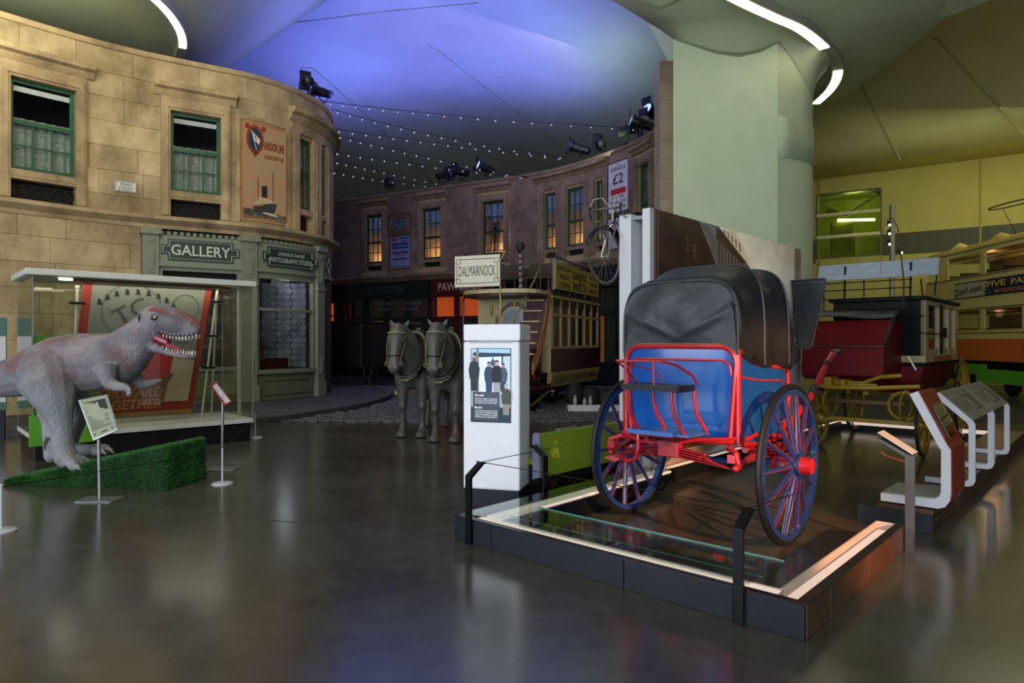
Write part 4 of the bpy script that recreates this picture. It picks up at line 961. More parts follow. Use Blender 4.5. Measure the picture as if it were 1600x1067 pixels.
def wire(label, pts, r=.0035, sag=.0):
    o = MB(); o.tube(pts, r, 5); ob = o.build('barrier_wire', wire_m); return tag(ob, label, 'wire', 'thin barrier wires')
wire('thin dark wire spanning the front of the carriage plinth between two posts', pw[:2])
wire('thin dark wire from the front post back to the small label stand', pw[1:])
wire('thin dark wire from the front left post towards the green bench', [pw[0], PF(-.02, 1.18) @ Vector((0.1, 0, .61))])
# small label stand on the right: folded steel upright with a tilted perspex label
ls = thing('label_stand', 'folded grey steel label stand with tilted clear label at the plinth corner', 'label stand', M=PF(2.77, 2.12))
stl = mat('brushed_steel', '5d5f60', .32, .7, var=.12, scale=3)
b = MB(); b.prism([(-.006, 0), (.006, 0), (.006, .73), (-.006, .73)], 0, .065, axis='x'); b.build('upright', stl, ls)
b = MB(); b.loft([[(.0, -.01, .72), (.065, -.01, .72), (.065, .1, .735), (.0, .1, .735)], [(-.2, -.01, .84), (-.17, -.01, .84), (-.17, .1, .855), (-.2, .1, .855)]]); b.build('label_tray', stl, ls)
b = MB(); b.loft([[(.055, -.03, .745), (.055, .13, .745), (.06, .13, .75), (.06, -.03, .75)], [(-.185, -.03, .89), (-.185, .13, .89), (-.18, .13, .895), (-.18, -.03, .895)]]); b.build('label', mat('label_white', 'b8b9ba', .25, var=.05, scale=8), ls)
b = MB(); b.tube([(0, 0, .68), (-.13, 0, .71), (-.17, 0, .735)], .008, 6); b.build('wire_arm', mat('copper', '9a5a3c', .35, .8, var=.05), ls)

# ================================================================ BLUE CARRIAGE
blue = mat('carriage_blue', '114e9e', .2, var=.06, scale=2, spec=.45, coat=.2)
dblue = mat('spoke_blue', '1a3872', .28, var=.1, spec=.5, coat=.3)
red = mat('carriage_red', 'a81a20', .3, var=.08, spec=.5, coat=.3)
dred = mat('spring_red', '8e2530', .38, var=.12)
gold = mat('gold_bead', 'a8935a', .35, .3, var=.05)
def leather_mat():
    m = mat('black_leather', '26292d', .43, var=.2, scale=4, bump=.0, spec=.55)
    nt = m.node_tree; N = nt.nodes; L = nt.links; b_ = N['Principled BSDF']; tc = N.new('ShaderNodeTexCoord')
    n1 = N.new('ShaderNodeTexNoise'); n1.inputs['Scale'].default_value = 3.2; n1.inputs['Detail'].default_value = 5; n1.inputs['Distortion'].default_value = .6
    n2 = N.new('ShaderNodeTexNoise'); n2.inputs['Scale'].default_value = 160; L.new(tc.outputs['Object'], n1.inputs['Vector']); L.new(tc.outputs['Object'], n2.inputs['Vector'])
    a = N.new('ShaderNodeMath'); a.operation = 'MULTIPLY_ADD'; a.inputs[1].default_value = .03; L.new(n2.outputs['Fac'], a.inputs[0]); L.new(n1.outputs['Fac'], a.inputs[2])
    bp = N.new('ShaderNodeBump'); bp.inputs['Strength'].default_value = .45; bp.inputs['Distance'].default_value = .035
    L.new(a.outputs[0], bp.inputs['Height']); L.new(bp.outputs['Normal'], b_.inputs['Normal']); return m
leather = leather_mat()
rubber = mat('rubber', '121314', .55, var=.15)
car = thing('horse_carriage', 'blue two-wheeled horse carriage with black leather hood, red trim and large spoked wheels', 'carriage', M=PF(1.335, 1.69))
def carp(b, name, m, **k): return b.build(name, m, car, **k)
# body
prof = [(-.40, .80), (-.1, .775), (.28, .79), (.48, .88), (.56, 1.06), (.54, 1.36), (.3, 1.40), (.05, 1.415), (-.2, 1.45), (-.36, 1.52), (-.44, 1.56), (-.445, 1.3), (-.435, 1.0)]
b = MB(); rings = []
for x, sc_ in ((-.5, .94), (-.485, .985), (-.45, 1), (.45, 1), (.485, .985), (.5, .94)):
    rings.append([(x, (y-.05)*sc_+.05, (z-1.15)*sc_+1.15) for y, z in prof])
b.loft(rings); body = carp(b, 'body', blue, smooth=30)
def round_outline(hw0, hw1, z0, z1, r, y, n=5):
    pts = [(-hw0, z0), (-hw1, z1-r)]
    pts += [(-hw1+r-r*math.cos(a), z1-r+r*math.sin(a)) for a in [PI/2*k/n for k in range(1, n+1)]]
    pts += [(hw1-r+r*math.sin(a), z1-r+r*math.cos(a)) for a in [PI/2*k/n for k in range(0, n+1)]]
    pts += [(hw0, z0)]; return [(x, y-(.0 if z > 1.2 else 0), z) for x, z in pts]
b = MB(); b.tube(round_outline(.44, .49, .82, 1.56, .13, -.452), .021, 8); b.tube([(-.44, -.44, .82), (.44, -.44, .82)], .02, 8); carp(b, 'rear_frame', red, smooth=True)
b = MB(); b.tube(round_outline(.45, .45, 1.34, 1.455, .085, -.455), .010, 6); carp(b, 'rear_bead', red, smooth=True)
b = MB(); b.tube(round_outline(.495, .505, 1.40, 1.585, .14, -.458), .007, 6); carp(b, 'gold_bead', gold, smooth=True)
for s_ in (-1, 1):
    b = MB(); x = .5*s_
    b.tube([(x, -.44, .82), (x, -.445, 1.3), (x, -.44, 1.54)], .024, 8)
    b.tube([(x, -.43, 1.53), (x, -.3, 1.47), (x, -.1, 1.42), (x, .2, 1.395), (x, .5, 1.37), (x, .56, 1.33), (x, .58, 1.1), (x, .5, .87)], .02, 8)
    b.tube([(x, -.43, .81), (x, 0, .77), (x, .3, .785), (x, .5, .88)], .02, 8); carp(b, 'side_frame', red, smooth=True)
    b = MB(); b.tube([(x, -.42, 1.33), (x, -.1, 1.29), (x, .2, 1.275), (x, .4, 1.27), (x, .47, 1.23), (x, .5, 1.1)], .009, 6); carp(b, 'side_bead', red, smooth=True)
# hood of black leather over bows
hr = random.Random(4)
def hood_ring(y, zt, zb, hw, rr=.2, n=26, bul=0.):
    pts = []
    H_ = zt-zb
    for k in range(n+1):
        f = k/n*2-1; th = f*PI/2*1.0
        # superellipse arch
        ex = 4.6; c_, s_ = math.cos(th), math.sin(th)
        x = hw*math.copysign(abs(s_)**(2/ex), s_); z = zb+H_*abs(c_)**(2/ex)
        pts.append((x, y, z))
    return pts
hoodr = [(-.455, 2.075, 1.50, .505), (-.44, 2.10, 1.50, .515), (-.36, 2.13, 1.47, .52), (-.24, 2.15, 1.43, .515), (-.10, 2.215, 1.41, .52), (-.02, 2.235, 1.40, .53), (.06, 2.22, 1.39, .525), (.18, 2.165, 1.385, .515), (.32, 2.16, 1.375, .515), (.44, 2.225, 1.37, .525), (.50, 2.235, 1.36, .53), (.56, 2.20, 1.36, .525), (.62, 2.06, 1.38, .51), (.66, 1.92, 1.40, .50)]
b = MB(); rg = []
for i, h_ in enumerate(hoodr):
    r_ = hood_ring(*h_); rg.append([(x*(1+.012*math.sin(7*z+i)), y+.02*math.sin(5*z)*(1 if abs(x) > .4 else 0), z) for x, y, z in r_])
b.loft(rg, caps=False, ring_closed=False); carp(b, 'hood', leather, smooth=70, thick=.012)
b = MB()
def back_pt(i, j):
    x = (i*2-1); r_ = hood_ring(-.455, 2.075, 1.5, .505)
    ex = 4.6; lim = (1-abs(x)**ex)**(1/ex) if abs(x) < 1 else 0
    zb = 1.585-.16*max(0, (abs(x)-.72)/.28)**1.7
    z = min(zb, 2.07)+j*(1.50+.575*max(lim, .02)-min(zb, 1.50+.575*max(lim, .02)))
    w_ = .006*math.sin(5*x+4*z)+.006*math.sin(8*x-9*z)*math.sin(6*z)+.016*math.exp(-((z-1.62-.25*abs(x))/.035)**2)
    return (x*.505, -.466-w_*min(1, 4*j)-.03*(1-x*x)*math.sin(PI*j), z)
b.grid(back_pt, [k/40 for k in range(41)], [k/24 for k in range(25)]); carp(b, 'hood_back', leather, smooth=True)
b = MB(); b.tube([(x, y-.008, z) for x, y, z in hood_ring(-.457, 2.08, 1.5, .51)], .009, 6); carp(b, 'hood_piping', leather, smooth=True)
for y, zt, hw in ((-.02, 2.24, .534), (.5, 2.24, .534)):
    b = MB(); b.tube(hood_ring(y, zt, 1.41, hw), .012, 6); carp(b, 'hood_bow', leather, smooth=True)
# opened side wing of padded leather with stitching
b = MB(); FLAP = [(.50, .66, 2.135), (.80, .60, 2.13), (.81, .60, 2.10), (.69, .62, 1.56), (.66, .62, 1.535), (.58, .63, 1.54), (.535, .65, 1.60)]
b.loft([[(x, y-.015, z) for x, y, z in FLAP], [(x, y+.015, z) for x, y, z in FLAP]]); fl = carp(b, 'side_wing', leather, bevel=.008)
def inset(k): cx = sum(p[0] for p in FLAP)/7; cz_ = sum(p[2] for p in FLAP)/7+.03; return [(cx+(x-cx)*k, y-.018, cz_+(z-cz_)*k) for x, y, z in FLAP]
b = MB(); b.tube(inset(.86), .0035, 5, True); b.build('stitching', mat('stitch', '2e3032', .6, var=0), fl)
b = MB(); b.tube(inset(1.0), .008, 6, True); b.build('piping', leather, fl)
b = MB(); b.tube([(.55, .62, 1.95), (.555, .58, 1.7), (.535, .58, 1.5)], .008, 6); b.tube([(.51, .6, 1.66), (.51, .55, 1.36)], .01, 6); carp(b, 'wing_hinge', steel)
b = MB(); b.tube([(-.54, -.3, 1.47), (-.62, -.3, 1.475)], .008, 6); b.tube([(.5, -.25, 1.475), (.54, -.2, 1.475)], .006, 6); carp(b, 'hood_joint', steel)
# front: dash and shafts
b = MB(); b.box(-.44, .44, .55, .58, .88, 1.3); carp(b, 'dashboard', leather, bevel=.01)
for s_ in (-1, 1):
    b = MB(); x = .45*s_; b.tube([(x, -.2, .74), (x, .5, .78), (x, .9, .92), (x, 1.25, 1.06), (x, 1.5, 1.21), (x*.97, 1.8, 1.38), (x*.95, 2.0, 1.47), (x*.93, 2.12, 1.50), (x*.92, 2.2, 1.49)], [.028, .03, .032, .032, .032, .03, .028, .026, .024], 10); sh = carp(b, 'shaft', red, smooth=True)
    for (p0, p1) in (((x, 1.3, 1.09), (x, 1.42, 1.16)), ((x*.97, 1.74, 1.35), (x*.97, 1.8, 1.38)), ((x*.95, 2.02, 1.475), (x*.92, 2.21, 1.49))):
        m = MB(); m.tube([p0, p1], .036, 10); m.build('leather_wrap', leather, sh, smooth=True)
# wheels
def wheel(parent, name, x, R0, mt_rim, mt_spoke, mt_hub, nsp, tyre=.028, hubl=.16, out=1, line=None, dish=.04, y=0, bands=True, hubr=.07, felloe=.035, hub_cap=None):
    c = (x, y, R0); b = MB()
    rr = R0-2*tyre-felloe*.5
    def ringy(rad, hw, hh):
        return [[(x+dx, y+(rad+dr)*math.cos(2*PI*k/40), R0+(rad+dr)*math.sin(2*PI*k/40)) for dx, dr in ((-hw, -hh), (hw, -hh), (hw, hh), (-hw, hh))] for k in range(40)]
    b.loft(ringy(rr, .024, felloe*.6), closed=True); w = b.build(name, mt_rim, parent, smooth=30)
    b = MB(); b.tube([(x, y+(R0-tyre)*math.cos(2*PI*k/48), R0+(R0-tyre)*math.sin(2*PI*k/48)) for k in range(48)], tyre, 8, True, sq=(1, 1)); b.build('tyre', rubber, w, smooth=True)
    Mh = Matrix.Translation((x, y, R0)) @ Matrix.Rotation(PI/2*out, 4, 'Y')
    b = MB(); b.lathe([(hubr*.8, -hubl*.75), (hubr, -hubl*.6), (hubr*1.15, -.03), (hubr*1.15, .03), (hubr*.95, .06), (hubr*.85, hubl), (hubr*.6, hubl+.01)], 18, Mh); b.build('hub', mt_hub, w, smooth=30)
    if bands:
        for z in (-.075, .035, .075):
            b = MB(); b.lathe([(hubr*1.12, z), (hubr*1.16, z+.006), (hubr*1.12, z+.02)], 18, Mh); b.build('hub_band', dblue, w)
    if hub_cap:
        b = MB(); b.lathe([(hubr*.62, hubl*.8), (hubr*.75, hubl), (hubr*.7, hubl+.1), (hubr*.3, hubl+.12)], 16, Mh); b.build('hub_cap', hub_cap, w, smooth=30)
    me = None
    for k in range(nsp):
        a = 2*PI*(k+.5)/nsp; d0, d1 = hubr*1.0, rr-felloe*.4
        M = Matrix.Translation((x, y, R0)) @ Matrix.Rotation(a, 4, 'X')
        if me is None:
            b = MB(); b.tube([(out*dish*(1 if k_ else 1)*(1-t_), 0, d0+(d1-d0)*t_) for k_, t_ in ((0, 0), (1, .4), (1, 1))], [.024, .021, .016], 8, sq=(1.0, .75))
            sp_ = b.build('spoke', mt_spoke, w, smooth=True, M=M); me = sp_.data
            if line:
                b = MB(); b.bar((out*(dish+.022), 0, d0+.05), (out*.018, 0, d1), .005, .004); b.bar((-out*(.024-dish*.9), 0, d0+.05), (-out*.014, 0, d1), .005, .004); ml = b.build('spoke_line', line, w, M=M).data
        else:
            link('spoke', me, None, w, M=M)
            if line: link('spoke_line', ml, None, w, M=M)
    return w
bigR = .635
for s_ in (-1, 1): wheel(car, 'wheel', .725*s_, bigR, dblue, dblue, red, 14, .024, .17, s_, red, .05, hub_cap=None, hubr=.075)
b = MB(); b.tube([(-.72, 0, bigR), (-.4, 0, bigR), (-.3, 0, bigR-.04), (.3, 0, bigR-.04), (.4, 0, bigR), (.72, 0, bigR)], .024, 8); carp(b, 'axle', dblue, smooth=True)
for s_ in (-1, 1):  # side springs above the axle
    b = MB()
    for k in range(4): b.tube([(.56*s_, -.55+.07*k, .68+.016*k), (.56*s_, -.25, .70+.02*k), (.56*s_, 0, .675+.024*k), (.56*s_, .25, .70+.02*k), (.56*s_, .55-.07*k, .68+.016*k)], .018, 6, sq=(1.6, .5))
    carp(b, 'side_spring', dred, smooth=True)
    b = MB(); b.tube([(.56*s_, -.56, .66), (.57*s_, -.6, .7), (.56*s_, -.6, .77), (.48*s_, -.55, .80), (.45*s_, -.5, .78)], .02, 8); b.box(.53*s_-.03, .53*s_+.03, -.63, -.56, .7, .76); b.ball((.55*s_, -.6, .66), .026, 7); carp(b, 'spring_shackle', red, smooth=True)
    b = MB(); b.tube([(.5*s_, .0, .7), (.5*s_, .1, .84), (.48*s_, .0, .9)], .018, 8); b.tube([(.5*s_, -.4, .83), (.54*s_, -.2, .87), (.56*s_, .1, .83), (.56*s_, .4, .80)], .017, 8); carp(b, 'body_loop', red, smooth=True)
b = MB()
for k in range(4): b.tube([(-.56+.1*k, -.58, .645+.018*k), (-.3, -.58, .67+.02*k), (0, -.58, .70+.022*k), (.3, -.58, .67+.02*k), (.56-.1*k, -.58, .645+.018*k)], .02, 6, sq=(1.5, .45))
carp(b, 'cross_spring', dred, smooth=True)
b = MB(); b.box(-.09, .09, -.625, -.535, .685, .81); b.build('spring_clamp', dred, car, bevel=.008)
b = MB(); b.tube([(-.5, -.5, .83), (-.3, -.55, .77), (0, -.57, .78), (.2, -.55, .83), (.5, -.45, .86)], .014, 8); b.tube([(-.1, -.5, .83), (.2, -.5, .82), (.48, -.45, .83)], .022, 8); carp(b, 'cross_stay', red, smooth=True)
# groom's rear steps and railing
slat = mat('step_black', '1b1d20', .42, var=.2, scale=6, stretch=(1, 8, 8)); 
b = MB(); b.box(-.245, .245, -.92, -.905, 1.225, 1.275); b.box(-.245, .245, -.905, -.66, 1.245, 1.27); b.box(.23, .25, -.9, -.64, 1.22, 1.27); b.box(-.25, -.23, -.9, -.64, 1.22, 1.27)
for z in (1.237, 1.25, 1.263): b.box(-.24, .24, -.926, -.92, z-.004, z+.004)
carp(b, 'rumble_seat', slat, bevel=.004)
b = MB(); b.box(-.20, .20, -.9, -.87, .885, .92); b.box(-.20, .32, -.87, -.55, .89, .905)
for z in (.895, .91): b.box(-.2, .2, -.904, -.9, z-.004, z+.004)
carp(b, 'foot_step', mat('step_blue', '2a5fa6', .3, var=.1, coat=.3), bevel=.004)
b = MB(); b.tube([(-.24, -.70, 1.27), (-.26, -.78, 1.36), (-.28, -.92, 1.45), (.12, -.92, 1.45), (.2, -.84, 1.42), (.26, -.70, 1.34), (.255, -.62, 1.27)], .010, 6)
for x in (-.2, .05): b.tube([(x, -.915, 1.27), (x, -.92, 1.45)], .010, 6)
b.tube([(-.28, -.92, 1.45), (-.1, -.62, 1.36), (-.05, -.6, 1.27)], .006, 6); carp(b, 'seat_rail', red, smooth=True)
for (x, y) in ((-.21, -.88), (.18, -.88), (-.12, -.64), (.24, -.64)):
    b = MB(); b.tube([(x, y, 1.235), (x, y+.0, 1.15), (x+.01, y+.03, 1.03), (x+.05, y+.07, .93), (x+.06, y+.1, .88)], .014, 8); carp(b, 'step_iron', red, smooth=True)
b = MB(); b.tube([(-.13, -.85, .89), (-.12, -.86, .78), (-.14, -.86, .69), (-.22, -.86, .655), (-.28, -.84, .665)], .016, 8); b.prism([(-.42, .665), (-.36, .69), (-.26, .675), (-.31, .645)], -.9, -.78); carp(b, 'mounting_step', red, smooth=30)

# ================================================================ DISPLAY CASE, DINOSAUR, GRASS RAMP
dC = Vector((.7355, .6775, 0)); nC = Vector((-.6775, .7355, 0)); oC = Vector((-6.35, 8.88, 0))
MC = Matrix.Identity(4)
for i in range(3): MC[i][0] = dC[i]; MC[i][1] = nC[i]; MC[i][2] = (0, 0, 1)[i]; MC[i][3] = oC[i]
def hit(u, v, M, y=0.):
    """image point -> local (x, z) on the plane local y = const of frame M"""
    inv_ = M.inverted(); o = inv_ @ Vector((0, 0, CAMH)); d = (inv_.to_3x3() @ Vector(((u-800)/FPX, 1, (533.5-v)/FPX)))
    k = (y-o.y)/d.y; p = o+d*k; return p.x, p.z
case = thing('display_case', 'large glass display case with white lid and black base behind the dinosaur', 'display case', M=MC)
cw = mat('case_white', 'bfc0b6', .45, var=.03); cblk = mat('case_black', '0c0c0c', .4, var=.1)
CL, CD, CH = 2.95, 1.39, 2.57
cgl = glass_mat('case_glass', (.90, .92, .88), .085)
b = MB(); b.box(.04, CL-.04, .04, CD-.04, 0, .27); b.build('base', cblk, case, bevel=.005)
b = MB(); b.box(0, CL, 0, CD, .29, .36); b.build('deck', cw, case, bevel=.006)
b = MB(); b.box(-.07, CL+.03, -.04, CD+.04, CH-.085, CH); b.build('lid', cw, case, bevel=.008)
for nm, bx in (('front', (0, CL, 0, .008)), ('back', (0, CL, CD-.008, CD)), ('left', (0, .008, .01, CD-.01)), ('right', (CL-.008, CL, .01, CD-.01))):
    b = MB(); b.box(*bx, .36, CH-.085); b.build('glass_wall', cgl, case)
for x, y in ((.012, .012), (CL-.012, .012), (.012, CD-.012), (CL-.012, CD-.012)):
    b = MB(); b.box(x-.008, x+.008, y-.008, y+.008, .36, CH-.085); b.build('corner_seal', mat('seal', '8d9088', .3, var=0), case)
for x, y in ((CL-.62, CD-.15), (CL-.12, .3)):
    b = MB(); b.box(x-.02, x+.02, y-.02, y+.02, .36, CH-.085); b.build('upright', mat('case_post', 'a79e90', .4, var=.03), case)
b = MB(); b.box(.5, CL-.3, .18, .28, CH-.13, CH-.09); rail = b.build('light_track', mat('track_wood', '5a2f16', .4, var=.3, scale=6, stretch=(6, 1, 1)), case)
for k in range(6):
    b = MB(); b.box(.35+k*.42, .58+k*.42, .3, .325, CH-.115, CH-.088); b.build('tube_lamp', ls_m, case)
light('case_lamp', 'AREA', MC @ Vector((CL/2, CD*.4, CH-.14)), 15, (1, .9, .76), MC @ Vector((CL/2, CD*.45, 0)), 2.4, .5)
# green panel inside the case
gpn = thing('green_box', 'bright green upright box panel at the left end of the glass case', 'panel', M=MC @ Matrix.Translation((0, 0, .365)))
b = MB(); b.box(.02, .74, .03, .12, 0, 1.32); b.build('board', mat('lime_green', '4f8a1c', .45, var=.05), gpn, bevel=.004)
b = MB(); b.box(.02, .74, .12, .14, 0, 1.3); b.build('back_frame', mat('lime_dark', '3b6a16', .5, var=.05), gpn)
gp2 = thing('green_skirt', 'bright green panel fixed over the case base below the tail', 'panel', M=MC)
b = MB(); b.box(-.03, .72, -.035, -.012, .21, .62); b.build('board', MATS['lime_green'], gp2, bevel=.004)
b = MB(); b.box(-.03, .72, -.012, .02, .21, .28); b.build('return_edge', MATS['lime_dark'], gp2)
# banner on A-frame easels
yb = .62
bx = [hit(u, v, MC, yb) for u, v in ((131, 440), (331, 450), (300, 633), (108, 655))]
ban = thing('campaign_banner', 'framed banner reading FORWARD TOGETHER with red border inside the glass case', 'banner', M=MC @ Matrix.Translation((0, yb, .37)))
bz = lambda p: (p[0], min(p[1], CH-.11)-.37)
Q = [bz(p) for p in bx]; Q[2] = (Q[2][0], .08); Q[3] = (Q[3][0], .08)
def bl(fx, fz):
    l = (Q[3][0]+(Q[0][0]-Q[3][0])*fz, Q[3][1]+(Q[0][1]-Q[3][1])*fz); r_ = (Q[2][0]+(Q[1][0]-Q[2][0])*fz, Q[2][1]+(Q[1][1]-Q[2][1])*fz)
    return (l[0]+(r_[0]-l[0])*fx, l[1]+(r_[1]-l[1])*fx)
def bpoly(name, pts, col, d, **k):
    m = MB(); m.prism([bl(*p) for p in pts], -d-.003, -d); return m.build(name, mat('banner_'+col, col, .8, var=.06, scale=4, **k), ban)
m = MB(); m.prism([bl(0, 0), bl(1, 0), bl(1, 1), bl(0, 1)], 0, .03); m.build('board', mat('banner_back', '7d6a4a', .8), ban)
bpoly('red_border', [(0, .03), (1, .03), (1, 1), (0, 1)], '8a261c', .001)
bpoly('grey_field', [(.06, .12), (.94, .1), (.945, 1), (.06, 1)], '6f7268', .005)
bpoly('beige_field', [(.06, .12), (.94, .1), (.945, .42), (.6, .52), (.06, .5)], 'a8997c', .009)
bpoly('red_field', [(.3, .22), (.74, .25), (.76, .52), (.7, .58), (.4, .6), (.3, .5)], 'a81c12', .012)
bpoly('brown_field', [(.2, .06), (.72, .06), (.74, .24), (.78, .33), (.68, .29), (.55, .26), (.2, .28)], '6b4424', .015)
bpoly('wood_strip', [(0, 0), (1, 0), (1, .035), (0, .035)], '8a6632', .004)
for cx, cz_, r_ in ((.8, .85, .1), (.38, .80, .22), (.8, .62, .06)):
    p = bl(cx, cz_); m = MB(); m.tube([(p[0]+r_*1.9*math.cos(2*PI*k/24), -.012, p[1]+r_*1.9*math.sin(2*PI*k/24)) for k in range(24)], .006, 5, True); m.build('printed_ring', mat('banner_line', '565a52', .8), ban)
p = bl(.42, .72); m = MB()
for k in range(9):
    a = 2.5-k*.24; q = (p[0]+.62*math.cos(a), p[1]+.42*math.sin(a)); m.prism([(q[0]-.03, q[1]), (q[0]+.035, q[1]), (q[0]+.02, q[1]+.075), (q[0]-.015, q[1]+.09)], -.014, -.010)
m.build('printed_crowd', mat('banner_ink', '1c1c1a', .8), ban)
lettering('TC', Matrix.Translation((bl(.36, .83)[0], -.012, bl(.36, .8)[1])) @ Matrix.Rotation(-.5, 4, 'Y'), .5, .26, mat('banner_grey_ink', '3f423c', .8), ban)
orange = mat('banner_orange', 'b06a3a', .8, var=.05); M_ = Matrix.Identity(4); M_[0][2] = .15
o1, o2 = bl(.43, .185), bl(.43, .095)
wd = bl(.72, .15)[0]-bl(.14, .15)[0]
lettering('FORWARD', Matrix.Translation((o1[0], -.02, o1[1])) @ M_, wd*.98, .155, orange, ban, .02); lettering('TOGETHER', Matrix.Translation((o2[0], -.02, o2[1])) @ M_, wd*1.0, .155, orange, ban, .02)
polm = mat('easel_white', 'b3aa9a', .4, var=.03)
def easel(label, u0, u1, y0):
    x0, z0 = hit(u0, 650, MC, y0-.06); x1, z1 = hit(u1, 446, MC, y0-.02); t = thing('easel', label, 'easel', M=MC @ Matrix.Translation((x0, y0, .362)), group='white tubular banner easels')
    b = MB(); b.tube([(0, -.06, 0), (x1-x0, -.02, z1-.37)], .018, 8); b.build('front_leg', polm, t, smooth=True)
    b = MB(); b.tube([(x1-x0, -.02, z1-.37), (x1-x0+.06, .45, .0)], .018, 8); b.build('back_leg', polm, t, smooth=True)
    b = MB(); b.tube([(x1-x0, -.02, z1-.4), (x1-x0, -.02, z1-.36)], .03, 8); b.build('top_joint', polm, t)
    for f in (.38, .62, .88):
        b = MB(); xx = (x1-x0)*f; zz = (z1-.37)*f; b.box(xx-.1, xx+.1, -.08, -.03, zz-.02, zz+.015); b.build('spring_clamp', iron, t, bevel=.006)
    return t
easel('white tubular easel holding the right edge of the banner', 315, 340, .55)
easel('white tubular easel holding the left edge of the banner', 112, 121, .55)

# ---------------------------------------------------------------- dinosaur
def skin_mat():
    m = mat('dinosaur_skin', '625d66', .6, var=0, col2='8c8284', scale=4, bump=0)
    nt = m.node_tree; N = nt.nodes; L = nt.links; b_ = N['Principled BSDF']; tc = N.new('ShaderNodeTexCoord')
    old = b_.inputs['Base Color'].links[0].from_socket
    n = N.new('ShaderNodeTexNoise'); n.inputs['Scale'].default_value = 3.2; n.inputs['Detail'].default_value = 6; L.new(tc.outputs['Object'], n.inputs['Vector'])
    r = N.new('ShaderNodeValToRGB'); r.color_ramp.elements[0].position = .49; r.color_ramp.elements[0].color = (0, 0, 0, 1); r.color_ramp.elements[1].position = .64; r.color_ramp.elements[1].color = (.75, .75, .75, 1); L.new(n.outputs['Fac'], r.inputs['Fac'])
    mx = N.new('ShaderNodeMix'); mx.data_type = 'RGBA'; L.new(r.outputs['Color'], mx.inputs[0]); L.new(old, mx.inputs[6]); mx.inputs[7].default_value = lin('6e463f')
    # pale belly, keyed on the modelled height of the body
    sx = N.new('ShaderNodeSeparateXYZ'); L.new(tc.outputs['Object'], sx.inputs[0])
    mr = N.new('ShaderNodeMapRange'); mr.inputs['From Min'].default_value = 1.2; mr.inputs['From Max'].default_value = .88; L.new(sx.outputs['Z'], mr.inputs['Value'])
    mx2 = N.new('ShaderNodeMix'); mx2.data_type = 'RGBA'; m3 = N.new('ShaderNodeMath'); m3.operation = 'MULTIPLY'; m3.inputs[1].default_value = .6; L.new(mr.outputs[0], m3.inputs[0]); L.new(m3.outputs[0], mx2.inputs[0]); L.new(mx.outputs[2], mx2.inputs[6]); mx2.inputs[7].default_value = lin('93999a')
    L.new(mx2.outputs[2], b_.inputs['Base Color'])
    vo = N.new('ShaderNodeTexVoronoi'); vo.inputs['Scale'].default_value = 85; L.new(tc.outputs['Object'], vo.inputs['Vector'])
    n2 = N.new('ShaderNodeTexNoise'); n2.inputs['Scale'].default_value = 9; n2.inputs['Detail'].default_value = 8; n2.inputs['Distortion'].default_value = 1.5
    mp = N.new('ShaderNodeMapping'); mp.inputs['Scale'].default_value = (2.4, 1, .8); mp.inputs['Rotation'].default_value = (0, .6, 0); L.new(tc.outputs['Object'], mp.inputs['Vector']); L.new(mp.outputs[0], n2.inputs['Vector'])
    ad = N.new('ShaderNodeMath'); ad.operation = 'MULTIPLY_ADD'; ad.inputs[1].default_value = .35; L.new(vo.outputs['Distance'], ad.inputs[0]); L.new(n2.outputs['Fac'], ad.inputs[2])
    bp = N.new('ShaderNodeBump'); bp.inputs['Strength'].default_value = .6; bp.inputs['Distance'].default_value = .035; L.new(ad.outputs[0], bp.inputs['Height']); L.new(bp.outputs['Normal'], b_.inputs['Normal'])
    return m
DY = 7.85; KS = DY/FPX
dino0 = Vector((-5.15, DY, .13))
rex = thing('dinosaur_model', 'grey-purple tyrannosaur model with open jaws and white teeth', 'dinosaur', dino0)
def D(u, v, dy=0.): return Vector(((u-800)*KS, DY+dy, CAMH-(v-533.5)*KS))-dino0
def DP(u, v, dy=0.): return P(u, v, DY+dy)-dino0
rm = MB(); AX = Vector((0, 1, 0))
def section(u, v, r, w, tilt, dy=0., n=16):
    """ring at image (u, v), radius r px across the spine, half width w m, spine direction tilt rad"""
    up = Vector((-math.sin(tilt), 0, math.cos(tilt))); return ring(D(u, v, dy), w, r*KS, AX, up, n)
trunk = [(-205, 555, 3, .03, .1), (-150, 572, 11, .08, .12), (-80, 589, 21, .14, .1), (-30, 594, 26, .18, 0), (5, 592, 29, .22, -.05), (40, 582, 38, .28, -.15), (78, 571, 45, .31, -.08), (118, 567, 47, .31, 0), (150, 566, 45, .30, .1), (178, 561, 43, .27, .35), (198, 550, 39, .22, .7), (212, 535, 33, .18, .85), (224, 521, 28, .155, .8), (238, 509, 25, .14, .4), (250, 504, 22, .12, .1)]
rm.loft([section(u, v, r, w, t) for u, v, r, w, t in trunk])
def jaw(secs):
    rm.loft([ring(D(u, (a+b_)/2), w, (b_-a)/2*KS, AX, (0, 0, 1), 14) for u, a, b_, w in secs])
jaw([(220, 486, 518, .10), (232, 479, 518, .125), (246, 475, 519, .135), (260, 476, 523, .128), (274, 481, 527, .112), (288, 487, 528, .095), (300, 495, 527, .08), (308, 503, 525, .06), (312.5, 510, 521, .03)])
jaw([(219, 512, 545, .09), (232, 522, 549, .108), (248, 535, 553, .1), (264, 544, 556, .09), (280, 550, 560, .08), (294, 552, 562, .068), (303, 552, 561, .05), (307, 554, 559, .025)])
def limb(pts, n=12):
    c = [DP(u, v, dy) for u, v, r, dy in pts]; rm.tube(c, [r*KS for u, v, r, dy in pts], n)
